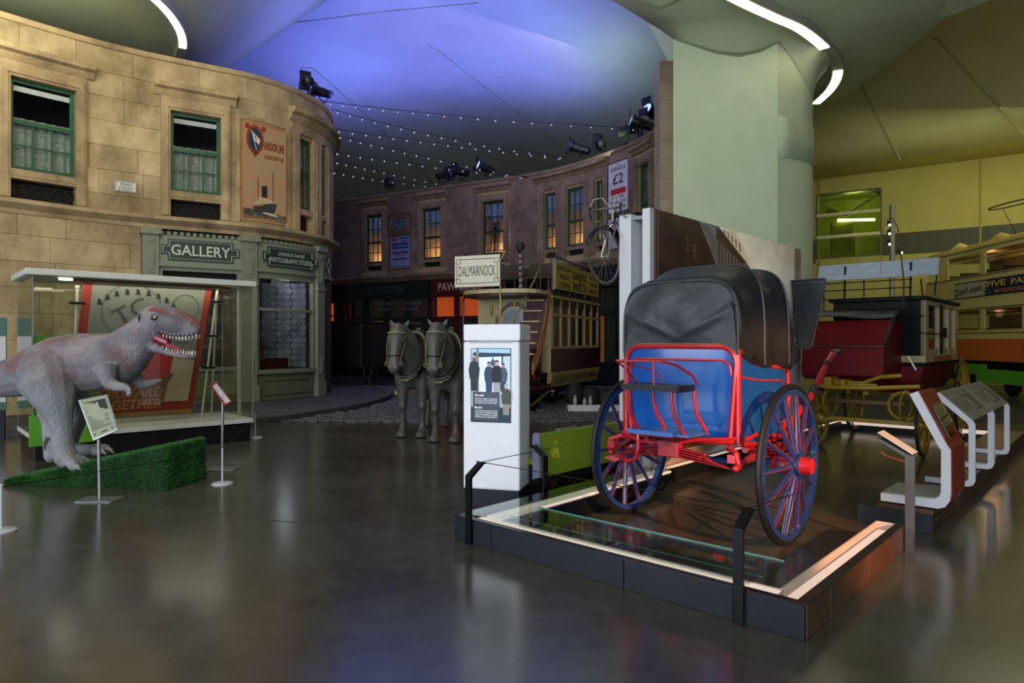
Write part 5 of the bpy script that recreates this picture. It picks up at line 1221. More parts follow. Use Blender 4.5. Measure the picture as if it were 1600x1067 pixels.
# near leg
limb([(66, 560, 30, -.16), (72, 578, 41, -.20), (78, 600, 40, -.24), (86, 625, 29, -.27), (92, 648, 19, -.28), (97, 672, 14.5, -.28), (99, 698, 14.5, -.28), (103, 716, 16, -.29), (108, 727, 11, -.30)])
limb([(78, 632, 12, -.25), (70, 645, 11, -.25), (74, 662, 8, -.24), (80, 690, 11, -.24), (80, 715, 10, -.25), (79, 722, 5, -.25)])
for a, c, dy in (((104, 720), (134, 731), -.36), ((104, 721), (122, 731), -.48), ((104, 719), (138, 722), -.22)):
    limb([(a[0], a[1], 11, -.29), ((a[0]+c[0])/2, (a[1]+c[1])/2-2, 9, (dy-.29)/2), (c[0]-6, c[1]-2, 7.5, dy), (c[0], c[1], 3, dy)], 10)
# far leg
limb([(90, 570, 34, .16), (104, 600, 32, .22), (118, 628, 22, .25), (122, 650, 15, .26), (114, 675, 13, .26), (108, 692, 13, .26), (116, 702, 11, .26)])
for c, dy in (((172, 704), .18), ((160, 706), .05), ((168, 700), .36)): limb([(114, 702, 10, .26), (138, 703, 9, (dy+.26)/2), (c[0]-10, c[1], 8, dy), (c[0], c[1]+2, 3, dy)], 10)
# arms
limb([(168, 574, 17, -.22), (168, 590, 13, -.27), (173, 601, 9.5, -.29), (186, 604, 7.5, -.31), (197, 605, 6, -.32)], 10)
limb([(196, 604, 5, -.32), (202, 609, 3.5, -.34), (204, 617, 2, -.34)], 8); limb([(196, 605, 5, -.31), (200, 612, 3.5, -.30), (201, 620, 2, -.30)], 8)
limb([(202, 575, 15, .14), (212, 592, 12, .2), (222, 602, 9, .22), (236, 599, 6, .22), (244, 596, 5, .22)], 10)
limb([(243, 596, 4.5, .22), (250, 594, 3, .2), (254, 595, 1.8, .2)], 8)
skin = skin_mat(); remesh(rm, 'body', skin, rex, .0135, 4, .5)
mred = mat('mouth_red', '7a1620', .3, var=.2, scale=10, coat=.4)
b = MB(); b.loft([ring(D(u, (a+c)/2), w, (c-a)/2*KS, AX, (0, 0, 1), 10) for u, a, c, w in ((224, 512, 522, .085), (236, 513, 534, .09), (248, 516, 541, .085), (258, 521, 545, .07), (264, 525, 547, .05))]); b.build('mouth_lining', mred, rex, smooth=True)
b = MB(); b.tube([D(244, 531), D(262, 538), D(278, 546), D(290, 551)], [.05, .055, .045, .015], 10, sq=(1, .45)); b.build('tongue', mat('tongue_pink', 'b8384a', .25, var=.1, coat=.5), rex, smooth=True)
tooth_m = mat('tooth_ivory', 'd8d2bd', .35, var=.05); tk = MB(); tk.lathe([(.0085, 0), (.007, .014), (.0035, .03), (.0006, .04)], 7)
tme = bpy.data.meshes.new('tooth'); tme.from_pydata(tk.v, [], tk.f); fix_normals(tme); tme.materials.append(tooth_m); tme.shade_smooth()
def interp(tab, u, k):
    for a, c in zip(tab, tab[1:]):
        if a[0] <= u <= c[0]: f = (u-a[0])/(c[0]-a[0]); return a[k]+(c[k]-a[k])*f
    return tab[-1][k]
upj = [(260, 523, .112), (274, 527, .098), (288, 528, .082), (300, 527, .066), (308, 525, .046), (312, 521, .02)]; loj = [(262, 545, .085), (280, 551, .07), (294, 553, .058), (303, 553, .04), (306, 554, .02)]
for side in (-1, 1):
    for k in range(11):
        u = 263+k*4.6; p = D(u, interp(upj, u, 1)-1.5, side*interp(upj, u, 2)); s_ = R.uniform(.8, 1.3)
        link('tooth', tme, None, rex, M=Matrix.Translation(p) @ Matrix.Rotation(PI, 4, 'X') @ Matrix.Scale(s_, 4))
    for k in range(10):
        u = 266+k*4.1; p = D(u, interp(loj, u, 1)+1, side*interp(loj, u, 2)); link('tooth', tme, None, rex, M=Matrix.Translation(p) @ Matrix.Scale(R.uniform(.9, 1.4), 4))
eye_m = mat('eye_yellow', 'c9c48a', .15, var=.1, coat=.6); soc = mat('eye_socket', '17131a', .5, var=.1)
for side in (-1, 1):
    b = MB(); b.ball(D(250, 497, side*.122), .040, 10, sc=(1.15, .5, .85)); b.build('eye_socket', soc, rex, smooth=True)
    b = MB(); b.ball(D(252, 496, side*.136), .018, 8); e_ = b.build('eye', eye_m, rex, smooth=True)
    b = MB(); b.ball(D(252.8, 496, side*.153), .006, 6); b.build('pupil', soc, e_)
    b = MB(); b.tube([D(240, 486, side*.10), D(247, 483, side*.115), D(256, 485, side*.118), D(265, 489, side*.105), D(273, 492, side*.088)], [.012, .022, .024, .016, .007], 8); b.build('brow_ridge', mat('brow_red', '8a4440', .6, var=.2, scale=20, bump=.4), rex, smooth=True)
    b = MB(); b.tube([D(290, 490, side*.06), D(300, 497, side*.055), D(307, 505, side*.045), D(310, 512, side*.035)], [.008, .014, .014, .008], 8); b.build('snout_ridge', MATS['brow_red'], rex, smooth=True)
    b = MB(); b.tube([D(227, 490, side*.115), D(226, 497, side*.128), D(227, 503, side*.125)], [.006, .011, .006], 6); b.build('ear_opening', soc, rex)
    for tab, off in ((upj, -5), (loj, 4)):
        for k in range(8):
            u = 262+k*6 if tab is upj else 234+k*9; v = interp(tab, u, 1)+off if tab is upj else 532+(u-234)*.36; w_ = interp(tab, u, 2)+.022 if tab is upj else .107-.0006*(u-234)
            b = MB(); b.ball(D(u, v, side*w_), .016, 6, sc=(1.1, .5, .9)); b.build('lip_scale', mat('lip_grey', '6c6a72', .6, var=.15), rex, smooth=True)
for side in (-1, 1):
    b = MB(); b.ball(D(303, 507, side*.062), .013, 7, sc=(1.3, .5, .8)); b.build('nostril', soc, rex)
    for k in range(3):
        a0 = 6+k*4.5; b = MB(); b.tube([D(273+a0*1.25*math.cos(t_), 506+a0*.8*math.sin(t_), side*(.113-.0011*(273+a0*1.25*math.cos(t_)-265))) for t_ in [2*PI*j/18 for j in range(18)]], .0028, 5, True); b.build('cheek_fold', mat('fold_dark', '4a4650', .7, var=.1), rex, smooth=True)
claw = mat('claw_dark', '5a5654', .35, var=.15)
for (u, v, dy) in ((134, 731, -.36), (122, 732, -.48), (138, 723, -.22), (172, 705, .18), (160, 707, .05), (168, 701, .36)):
    b = MB(); b.tube([DP(u-6, v-3, dy), DP(u+1, v-2, dy), DP(u+6, v+3, dy)], [.035, .028, .004], 8); b.build('claw', mat('claw_pale', '8d8a84', .5, var=.1), rex, smooth=True)
for (u, v, dy) in ((70, 690, -.33), ):
    b = MB(); b.tube([DP(u+4, v-6, dy), DP(u, v+2, dy), DP(u-1, v+14, dy)], [.02, .016, .003], 8); b.build('dew_claw', claw, rex, smooth=True)

# ---------------------------------------------------------------- grass ramp
g0 = G(8, 757); g1 = G(258, 767); g2 = G(323, 745); g3 = Vector((-5.55, 8.30, 0))
ramp = thing('grass_ramp', 'wedge-shaped ramp covered in green artificial grass under the dinosaur', 'ramp', (g0+g2)/2)
HR, HL = .455, .04
tops = [g0+Vector((0, 0, HL)), g1+Vector((-.02, .03, HR)), g2+Vector((-.02, 0, HR)), g3+Vector((0, 0, HL))]
b = MB(); b.add([g0, g1, g2, g3]+tops, [(0, 3, 2, 1), (4, 5, 6, 7), (0, 1, 5, 4), (1, 2, 6, 5), (2, 3, 7, 6), (3, 0, 4, 7)]); b.build('core', mat('turf_base', '10240f', .9, var=.2), ramp, world=True)
gm = mat('grass_blade', '3f7d36', .6, var=0, col2='255a20', scale=5)
gb = MB(); gr = random.Random(11)
def blades(q0, q1, q2, q3, n, nrm_, L_=.035):
    for _ in range(n):
        a, c = gr.random(), gr.random(); p = (q0*(1-a)+q1*a)*(1-c)+(q3*(1-a)+q2*a)*c
        d = (nrm_+Vector((gr.uniform(-.6, .6), gr.uniform(-.6, .6), gr.uniform(-.15, .45)))).normalized()*L_*gr.uniform(.6, 1.3)
        s_ = Vector((gr.uniform(-1, 1), gr.uniform(-1, 1), gr.uniform(-.3, .3))).normalized()*.0035
        i = len(gb.v); gb.v += [tuple(p-s_), tuple(p+s_), tuple(p+d*.6+s_*.6+Vector((0, 0, -.002))), tuple(p+d)]; gb.f += [(i, i+1, i+2), (i, i+2, i+3)]
nt_ = (tops[1]-tops[0]).cross(tops[3]-tops[0]).normalized(); nt_ = nt_ if nt_.z > 0 else -nt_
blades(*tops, 24000, nt_); blades(g0, g1, tops[1], tops[0], 9000, Vector((-.1, -.8, .5)).normalized()); blades(g1, g2, tops[2], tops[1], 6000, Vector((.8, -.2, .5)).normalized())
inv = MW[ramp.name].inverted(); gb.v = [tuple(inv @ Vector(p)) for p in gb.v]
me = bpy.data.meshes.new('grass_pile'); me.from_pydata(gb.v, [], gb.f); o = link('grass_pile', me, gm, ramp); o['kind'] = 'stuff'

# ---------------------------------------------------------------- sign stands and low stanchions
alu = mat('aluminium', '9a9a9a', .35, .75, var=.06)
pbase = mat('stand_base', '8e9090', .3, .6, var=.06)
def sign_stand(label, loc, quad, Yq, paint):
    t = thing('sign_stand', label, 'sign stand', loc); pts = [P(u, v, y)-loc for (u, v), y in zip(quad, Yq)]
    TL, TR, BR, BL = pts; nn = (TR-TL).cross(BL-TL).normalized(); nn = nn if nn.y < 0 else -nn
    b = MB(); b.loft([[p-nn*.008 for p in pts], [p+nn*.008 for p in pts]]); b.build('holder', paint, t, bevel=.006)
    return t, pts, nn
def print_on(t, pts, nn, rects, d=.0095):
    TL, TR, BR, BL = pts
    def at(fx, fz): return (TL*(1-fx)+TR*fx)*fz+(BL*(1-fx)+BR*fx)*(1-fz)+nn*d
    for name, col, x0, x1, z0, z1 in rects:
        m = MB(); q = [at(x0, z0), at(x1, z0), at(x1, z1), at(x0, z1)]; m.loft([q, [p+nn*.0012 for p in q]]); m.build(name, mat('print_'+col, col, .6, var=.08), t)
        d += .0003
def pole_base(t, loc, top, base='square'):
    b = MB(); b.tube([(0, 0, .015), top*.5+Vector((0, 0, 0)), top], .017, 10); b.build('pole', alu, t, smooth=True)
    b = MB()
    if base == 'square': b.prism([(-.17, -.13), (.17, -.13), (.19, -.11), (.19, .11), (.17, .13), (-.17, .13), (-.19, .11), (-.19, -.11)], 0, .012, axis='z'); b.build('base_plate', pbase, t, bevel=.003)
    else: b.lathe([(.12, 0), (.12, .01), (.1, .018), (.02, .024)], 24); b.build('base_plate', mat('stanchion_white', 'b4b6b6', .4, var=.04), t, smooth=30)
l1 = G(156, 781)
t, pts, nn = sign_stand('silver stand holding a tilted text panel in front of the dinosaur', l1, [(122, 625), (168, 616), (186, 672), (146, 689)], [6.86, 6.86, 6.68, 6.68], alu)
pole_base(t, l1, Vector((.0, -.02, pts[3].z+.06)))
R_ = [('paper', '8d9077', .05, .95, .04, .96), ('printed_photo', '2e2a22', .14, .90, .62, .90), ('printed_head', '57462f', .16, .55, .64, .86), ('printed_visitor', '15181c', .62, .86, .66, .88)]
for k in range(11): R_.append(('text_line', '3d3f33', .12, .12+(.72 if k % 4 else .45), .55-k*.034, .562-k*.034))
R_ += [('printed_mark', '22241e', .12, .17, .09, .13), ('printed_mark', '55584a', .4, .62, .09, .13), ('printed_mark', '22241e', .8, .84, .1, .14)]
print_on(t, pts, nn, R_)
l2 = G(347, 733)
t, pts, nn = sign_stand('thin silver stand with a red and white leaflet holder beside the glass case', l2, [(329, 603), (337, 596), (362, 628), (352, 634)], [8.5, 8.42, 8.22, 8.3], mat('leaflet_red', 'a81c1c', .4, var=.05))
pole_base(t, l2, Vector((.03, -.05, pts[3].z+.05)))
print_on(t, pts, nn, [('leaflet', 'b9bab8', .3, 1.0, .05, .92), ('leaflet_fold', '8f9290', .35, .95, .3, .34), ('leaflet_fold', '8f9290', .35, .95, .6, .64)])
b = MB(); q = (pts[1]+pts[2])/2; b.box(0, .14, -.03, .03, -.12, -.03, Matrix.Translation(q)); b.build('perspex_pocket', glass_mat('perspex', (.9, .93, .95), .12), t)
stw = mat('stanchion_white', 'b4b6b6', .4, var=.04)
st = []
for (u, v, lab) in ((2, 830, 'short white stanchion at the left edge of the floor'), (347.5, 756, 'short white stanchion in front of the leaflet stand'), (399, 684, 'short white stanchion at the right end of the glass case')):
    p = G(u, v); t = thing('stanchion', lab, 'stanchion', p, group='short white rope stanchions')
    b = MB(); b.tube([(0, 0, .02), (0, 0, .385)], .011, 10); b.ball((0, 0, .385), .014, 7); b.build('pole', stw, t, smooth=True)
    b = MB(); b.lathe([(.115, 0), (.115, .01), (.1, .017), (.02, .022)], 28); b.build('base', stw, t, smooth=30); st.append(p+Vector((0, 0, .375)))
wire('thin dark barrier cord running past the grass ramp between two white stanchions', [st[0], (st[0]+st[1])/2-Vector((0, 0, .01)), st[1]], .004)
wire('thin dark barrier cord from the leaflet stand to the end of the glass case', [st[1], (st[1]+st[2])/2-Vector((0, 0, .02)), st[2]], .004)
wire('thin dark barrier cord leaving the picture at the left edge', [st[0], st[0]+Vector((-.5, -.9, 0))], .004)

# ================================================================ HORSES
hm = MB(); hc = lambda x, y, z: Vector((x, y, z))
def hloft(secs):
    rg_ = []
    for i, (x, y, z, w, h, _) in enumerate(secs):
        p, q = secs[max(0, i-1)], secs[min(len(secs)-1, i+1)]; d = Vector((0, q[1]-p[1], q[2]-p[2])).normalized()
        rg_.append(ring((x, y, z), w, h, (1, 0, 0), Vector((0, -d.z, d.y)), 14))
    hm.loft(rg_)
# barrel, chest to rump (front is -y)
hloft([(0, -.86, 1.10, .12, .16, 0), (0, -.78, 1.10, .24, .27, 0), (0, -.62, 1.12, .29, .33, 0), (0, -.35, 1.11, .30, .34, 0), (0, 0, 1.08, .32, .35, 0), (0, .35, 1.10, .32, .34, 0), (0, .65, 1.16, .31, .33, 0), (0, .88, 1.16, .26, .28, 0), (0, 1.0, 1.12, .14, .18, 0)])
# neck and head (head held low, poll arched)
def neck(hx):
    hloft([(0, -.50, 1.16, .25, .34, 0), (0, -.66, 1.34, .215, .31, 0), (hx*.2, -.79, 1.52, .175, .26, 0), (hx*.45, -.87, 1.66, .15, .21, 0), (hx*.7, -.94, 1.76, .12, .15, 0), (hx*.8, -1.0, 1.82, .08, .08, 0)])
    hloft([(hx*.8, -.98, 1.87, .08, .07, 0), (hx*.88, -1.03, 1.78, .138, .13, 0), (hx*.93, -1.08, 1.66, .15, .165, 0), (hx*.96, -1.12, 1.53, .13, .15, 0), (hx, -1.16, 1.40, .108, .115, 0), (hx, -1.185, 1.28, .105, .098, 0), (hx, -1.195, 1.18, .105, .095, 0), (hx, -1.19, 1.11, .085, .075, 0), (hx, -1.185, 1.08, .04, .04, 0)])
def leg(x, pts): hm.tube([hc(x+dx, y, z) for dx, y, z, r in pts], [p[3] for p in pts], 12)
for s_ in (-1, 1):
    leg(.17*s_, [(0, -.64, 1.05, .16), (0, -.66, .88, .125), (0, -.67, .72, .095), (0, -.67, .58, .076), (0, -.68, .5, .08), (0, -.665, .42, .062), (0, -.66, .26, .055), (0, -.655, .17, .066), (0, -.70, .09, .064), (0, -.74, .05, .092), (0, -.75, .0, .105)])
    leg(.18*s_, [(0, .72, 1.08, .20), (0, .74, .9, .17), (0, .70, .74, .115), (0, .78, .62, .08), (0, .86, .53, .062), (0, .85, .45, .052), (0, .83, .28, .046), (0, .81, .18, .056), (0, .77, .09, .054), (0, .75, .05, .074), (0, .745, .01, .084)])
base_v, base_f = list(hm.v), list(hm.f)
horse_m = mat('horse_grey', '3f3f3b', .4, var=.0, col2='4f4e49', scale=5, bump=.08, spec=.4)
lth = mat('harness_black', '121110', .4, var=.1); brs = mat('harness_brass', '8a7a4c', .35, .5, var=.1); rope = mat('harness_rope', '8d8660', .7, var=.1)
def horse(label, loc, rz, hx):
    global hm
    hm = MB(); hm.v, hm.f = list(base_v), list(base_f); neck(hx)
    t = thing('horse_statue', label, 'horse', loc, rz, 'pair of grey model tram horses')
    for s_ in (-1, 1):   # eye bulges and muzzle are part of the body surface
        hm.ball((hx*.93+.12*s_, -1.14, 1.64), .045, 8); hm.ball((hx+.06*s_, -1.25, 1.18), .042, 8)
    hm.ball((hx*.85, -1.08, 1.84), .09, 9, sc=(1, 1, .75))
    remesh(hm, 'body', horse_m, t, .021, 5, .5)
    for s_ in (-1, 1):
        c = Vector((hx*.82+.085*s_, -.99, 1.83)); b = MB(); b.loft([ring(c+Vector((s_*.06*k, -.01*k, .10*k)), w, w*.5, (1, 0, 0), (0, 1, 0), 8) for k, w in ((0, .03), (.4, .042), (.8, .028), (1.25, .004))]); b.build('ear', horse_m, t, smooth=True)
        b = MB(); b.ball((hx*.93+.15*s_, -1.165, 1.64), .018, 7); b.build('eye', lth, t)
    nb = lambda y, z, rx, ry, tilt: [(hx*(.93 if z > 1.5 else 1)+rx*math.cos(2*PI*k/20), y+ry*math.sin(2*PI*k/20), z+tilt*math.sin(2*PI*k/20)) for k in range(20)]
    b = MB(); b.tube(nb(-1.07, 1.73, .152, .16, -.02), .011, 6, True); b.build('browband', rope, t)
    b = MB(); b.tube(nb(-1.165, 1.37, .116, .122, -.01), .011, 6, True); b.build('noseband', lth, t)
    for s_ in (-1, 1):
        b = MB(); b.tube([(hx*.9+.15*s_, -1.07, 1.74), (hx*.96+.148*s_, -1.15, 1.52), (hx+.12*s_, -1.2, 1.36), (hx+.112*s_, -1.235, 1.24)], .009, 6); b.tube([(hx+.115*s_+.03*math.cos(a), -1.235, 1.24+.03*math.sin(a)) for a in [2*PI*k/10 for k in range(10)]], .006, 5, True); b.build('cheek_strap', brs, t)
    cl = lambda r, dy, k_=1.0: [(r*math.cos(2*PI*k/28), -.74+dy+.26*math.sin(2*PI*k/28), 1.37+(r*1.45)*math.sin(2*PI*k/28)) for k in range(28)]
    b = MB(); b.tube(cl(.25, -.02), .055, 8, True); b.build('collar', lth, t, smooth=True)
    b = MB(); b.tube(cl(.272, -.055), .014, 6, True); b.build('hames', rope, t, smooth=True)
    b = MB(); b.tube([(.05+.028*math.cos(2*PI*k/12), -.5, 1.80+.028*math.sin(2*PI*k/12)) for k in range(12)], .008, 5, True); b.build('rein_ring', brs, t)
    b = MB(); b.tube([(-.09, -1.06, 1.0), (-.04, -1.09, .96), (0, -1.1, .97), (.04, -1.09, .96), (.09, -1.06, 1.0)], .01, 6); b.build('hame_chain', brs, t)
    for s_ in (-1, 1):
        b = MB(); b.bar((.28*s_, -.66, 1.2), (.335*s_, .1, 1.12), .02, .05); b.bar((.335*s_, .1, 1.12), (.3*s_, 1.0, 1.05), .02, .05); b.build('trace', lth, t)
    b = MB(); b.tube([(.34*math.cos(a), -.1, 1.10+.36*math.sin(a)) for a in [PI*k/14 for k in range(15)]], .03, 6, sq=(1, .5)); b.build('back_pad', lth, t)
    b = MB(); b.tube([(.06*math.sin(k/3), 1.0+.08*math.sin(k/2.0), 1.3-.1*k) for k in range(8)], [.03, .05, .06, .06, .055, .05, .04, .01], 8); b.build('tail', mat('tail_dark', '2c2b29', .6, var=.2), t, smooth=True)
    return t
hz_ = .13
horse('grey horse statue with head turned low, nearer the dark street', (-1.56, 11.95, 0), -.17, -.13)
horse('grey horse statue partly hidden by the white screen kiosk', (-.95, 11.4, 0), -.17, -.04)

# ================================================================ SCREEN KIOSK
kd = Vector((.9645, -.2655, 0)); KM = basis((-.473, 6.5, 0), kd, (0, 0, 1))
kio = thing('screen_kiosk', 'white freestanding kiosk with portrait photo screen beside the plinth', 'kiosk', M=KM)
kw = mat('kiosk_white', 'e6e6ea', .42, var=.02)
b = MB(); b.box(.01, .556, .01, .39, 0, .18); b.build('base', navy, kio, bevel=.004)
b = MB(); b.tube([(.08, -.002, .09), (.08, .012, .09)], .012, 10); b.build('cam_lock', alu, kio)
b = MB(); b.box(0, .566, 0, .40, .18, 1.60); b.build('cabinet', kw, kio, bevel=.02)
b = MB(); b.box(.004, .572, -.004, .404, 1.605, 1.765); b.build('cap', kw, kio, bevel=.012)
b = MB()
for k in range(18): b.box(.07+k*.024, .083+k*.024, -.0055, .0, 1.585, 1.592)
b.build('vent_slot', mat('vent_grey', '8a8a90', .6, var=0), kio, kind='stuff')
sx0, sz0 = hit(736.5, 658, KM, -.003); sx1, sz1 = hit(797.5, 545, KM, -.003)
b = MB(); b.box(sx0-.006, sx1+.006, -.004, .01, sz0-.006, sz1+.006); b.build('bezel', mat('bezel_black', '15151c', .3, var=0), kio)
def scr(col, e=.55): return mat('screen_'+col, col, .35, var=.06, scale=8, emit=e, ecol=col)
b = MB(); b.box(sx0, sx1, -.006, -.004, sz0, sz1); screen = b.build('screen', scr('8f9bab'), kio, label='portrait screen showing visitors entering through glass doors')
def sp_(name, pts, col, d):
    m = MB(); w_, h_ = sx1-sx0, sz1-sz0; m.prism([(sx0+w_*x, sz0+h_*z) for x, z in pts], -.006-d*.0006-.0005, -.006-d*.0006); m.build(name, scr(col, .5), screen)
rc = lambda x0, z0, x1, z1: [(x0, z0), (x1, z0), (x1, z1), (x0, z1)]
sp_('pictured_sky', rc(0, .93, 1, 1), '8fb4c8', 1); sp_('pictured_floor', rc(0, 0, 1, .2), '17303c', 1)
sp_('pictured_doorway', rc(.2, .38, .78, .92), 'c3cbd4', 2); sp_('pictured_side_glass', rc(.82, .3, 1, .9), 'a9bccb', 2); sp_('pictured_beam', [(.05, .88), (1, .90), (1, .94), (.05, .95)], '1e3346', 3); sp_('pictured_post', rc(.13, .36, .2, 1), '7d7566', 3); sp_('pictured_post', rc(.78, .38, .82, .93), '1e3346', 3)
def fig(cx, zb, h, col, skin_, d, legs=None, hat=None):
    w_ = h*.30
    if legs: sp_('pictured_legs', [(cx-w_*.6, zb), (cx+w_*.6, zb), (cx+w_*.7, zb+h*.48), (cx-w_*.7, zb+h*.48)], legs, d)
    sp_('pictured_coat', [(cx-w_*.8, zb+h*.35), (cx+w_*.8, zb+h*.35), (cx+w_, zb+h*.62), (cx+w_*.75, zb+h*.8), (cx+w_*.3, zb+h*.86), (cx-w_*.3, zb+h*.86), (cx-w_*.75, zb+h*.8), (cx-w_, zb+h*.6)], col, d+1)
    sp_('pictured_face', ell(cx, zb+h*.92, w_*.34, h*.075, 12), skin_, d+2)
    sp_('pictured_hair', [(cx-w_*.36, zb+h*.92), (cx-w_*.36, zb+h*.99), (cx, zb+h*1.02), (cx+w_*.36, zb+h*.99), (cx+w_*.36, zb+h*.92), (cx+w_*.2, zb+h*.96), (cx-w_*.2, zb+h*.96)], hat or '1a1d22', d+3)
fig(.56, .70, .18, '28466a', '6a5a52', 4); fig(.46, .40, .42, '233850', '9a7f74', 6, '1f3a5c'); fig(.82, .42, .38, '3a4858', '8f7a70', 8, '2a3644'); fig(.66, .38, .46, '10161f', 'b3938a', 10, '8a8d92'); fig(.08, .42, .48, '1c2833', '5c4a42', 10, '20272e', '9a9a98')
fig(.9, .1, .42, '3c4038', 'b89a8e', 14, '7a7668', '6fa0bc')
sp_('text_box', rc(.05, .02, .73, .41), '3c4250', 18)
wht = scr('e4e6ea', .7)
def kl(s_, fx, fz, w_, h_): lettering(s_, Matrix.Translation((sx0+(sx1-sx0)*fx, -.0185, sz0+(sz1-sz0)*fz)), w_*(sx1-sx0), h_*(sz1-sz0), wht, screen, .01, .001)
kl('You said:', .22, .365, .24, .032); kl('We did:', .19, .195, .20, .028)
for i, s_ in enumerate(('"Staff most helpful in every way,', 'I had my two grandchildren with', 'me and they were a great help."')): kl(s_, .39, .315-i*.028, .58, .021)
for i, s_ in enumerate(('"We have a great team here at', 'Riverside. Our staff are always', 'happy to help whenever needed,', 'and we pass on your thanks."')): kl(s_, .40, .15-i*.028, .56, .021)

# ================================================================ GREEN BENCH
ben = thing('gallery_bench', 'olive green gallery bench back with grey end cap beside the carriage wheel', 'bench', M=PF(-.22, 1.31))
bgm = mat('bench_green', '6f8a1e', .4, var=.04)
b = MB(); b.prism([(-.06, .26), (.0, .26), (.0, .68), (-.015, .695), (-.045, .695), (-.06, .68)], 0.03, 1.52); b.build('backrest', bgm, ben, bevel=.006)
b = MB(); b.prism([(-.075, .24), (.012, .27), (.012, .68), (-.005, .705), (-.055, .705), (-.075, .68)], 0, .03); b.build('end_cap', mat('bench_end', '7d7f9a', .45, var=.04), ben, bevel=.006)
b = MB(); b.box(-.55, -.06, .0, 1.5, .38, .44); b.build('seat', bgm, ben, bevel=.015)
b = MB(); b.box(-.5, 0.0, .04, 1.5, 0, .26); b.box(-.5, -.1, .04, 1.5, .26, .38); b.build('plinth_base', cblk, ben)
b = MB(); b.box(-.06, -.01, .35, .6, .696, .712); b.build('seat_label', mat('label_steel', '9a9a94', .3, .5, var=0), ben)

# ================================================================ PHOTO WALL AND PARTITION
pw_ = thing('photo_wall', 'tall partition printed with a sepia street photograph behind the carriage', 'partition', M=PF(-.05, 2.94))
pwh = mat('partition_white', 'c9cacc', .45, var=.02)
b = MB(); b.box(0, .1, 0, 4.7, 0, 3.11); b.build('panel', pwh, pw_, bevel=.003)
PM = PF(.052, 2.94) @ basis((0, 0, 0), (0, 1, 0), (0, 0, 1)); invp = MW[pw_.name].inverted()
def ph(name, uv, col, d, rough=.25):
    m = MB(); pts = [hit(u, v, PM, 0) for u, v in uv]; pts = [(min(max(x, .085 if name != 'printed_edge' else 0), 4.7), min(z, 3.11)) for x, z in pts]
    m.prism(pts, -.002-d*.001, -d*.001, invp @ PM); m.build(name, mat('sepia_'+col, col, rough, var=.12, scale=3, spec=.5), pw_)
ph('printed_sky', [(1012, 320), (1262, 380), (1262, 560), (1012, 800)], '8f8781', 0)
b = MB(); b.prism([(.085, .3), (1.62, .3), (1.62, 1.2), (1.62, 2.62), (1.15, 3.11), (.085, 3.11)], -.004, -.002, invp @ PM); b.build('printed_dark_building', mat('sepia_dark', '3a221a', .25, col2='55362a', var=0, scale=2.2), pw_)
ph('printed_cornice', [(1119, 345), (1166, 410), (1158, 412), (1118, 372)], '5c3d30', 3)
ph('printed_pale_gable', [(1103, 351), (1119, 355), (1122, 375), (1120, 378)], 'a39b96', 3)
ph('printed_pale_block', [(1119, 358), (1148, 364), (1165, 392), (1172, 420), (1150, 420), (1120, 372)], '8a7a70', 2)
for k in range(8):
    u = 1122+k*5.0; ph('printed_pilaster', [(u, 372+k*5.2), (u+2.2, 374+k*5.2), (u+2.2, 420), (u, 420)], '6a4c3e', 4)
for k in range(5):
    u = 1130+k*6; ph('printed_balustrade', [(u, 358+k*5), (u+2, 359+k*5), (u+3, 366+k*7), (u+1, 365+k*7)], '4e362c', 4)
for u, v in ((1023, 345), (1027, 345)): ph('printed_drainpipe', [(u, v-30), (u+1.4, v-30), (u+1.4, 560), (u, 560)], '7d6254', 5)
for u, v in ((1072, 372), (1083, 380)):
    for k in range(3): ph('printed_shop_letter', [(u, v+k*8), (u+3, v+1+k*8), (u+3, v+6+k*8), (u, v+5+k*8)], '7a5c4e', 5)
ph('printed_edge', [(1241, 386), (1262, 392), (1262, 520), (1241, 520)], '5e483e', 3); ph('printed_edge', [(1252, 390), (1262, 392), (1262, 520), (1252, 520)], '8f8178', 4)
par = thing('white_partition', 'white-edged partition with grey infill that carries the bicycle', 'partition', M=PF(-.36, 2.94))
b = MB(); b.box(0, .16, 0, 4.6, 0, 3.07); b.build('panel', pwh, par, bevel=.003)
b = MB(); b.box(.16, .305, .25, .3, 0, 2.86); b.build('infill', mat('infill_grey', '66707c', .5, var=.03), par)
b = MB(); b.box(.16, .305, .02, 4.6, 3.0, 3.04); b.build('top_cap', mat('cap_grey', '8d8f84', .5, var=.04), par)

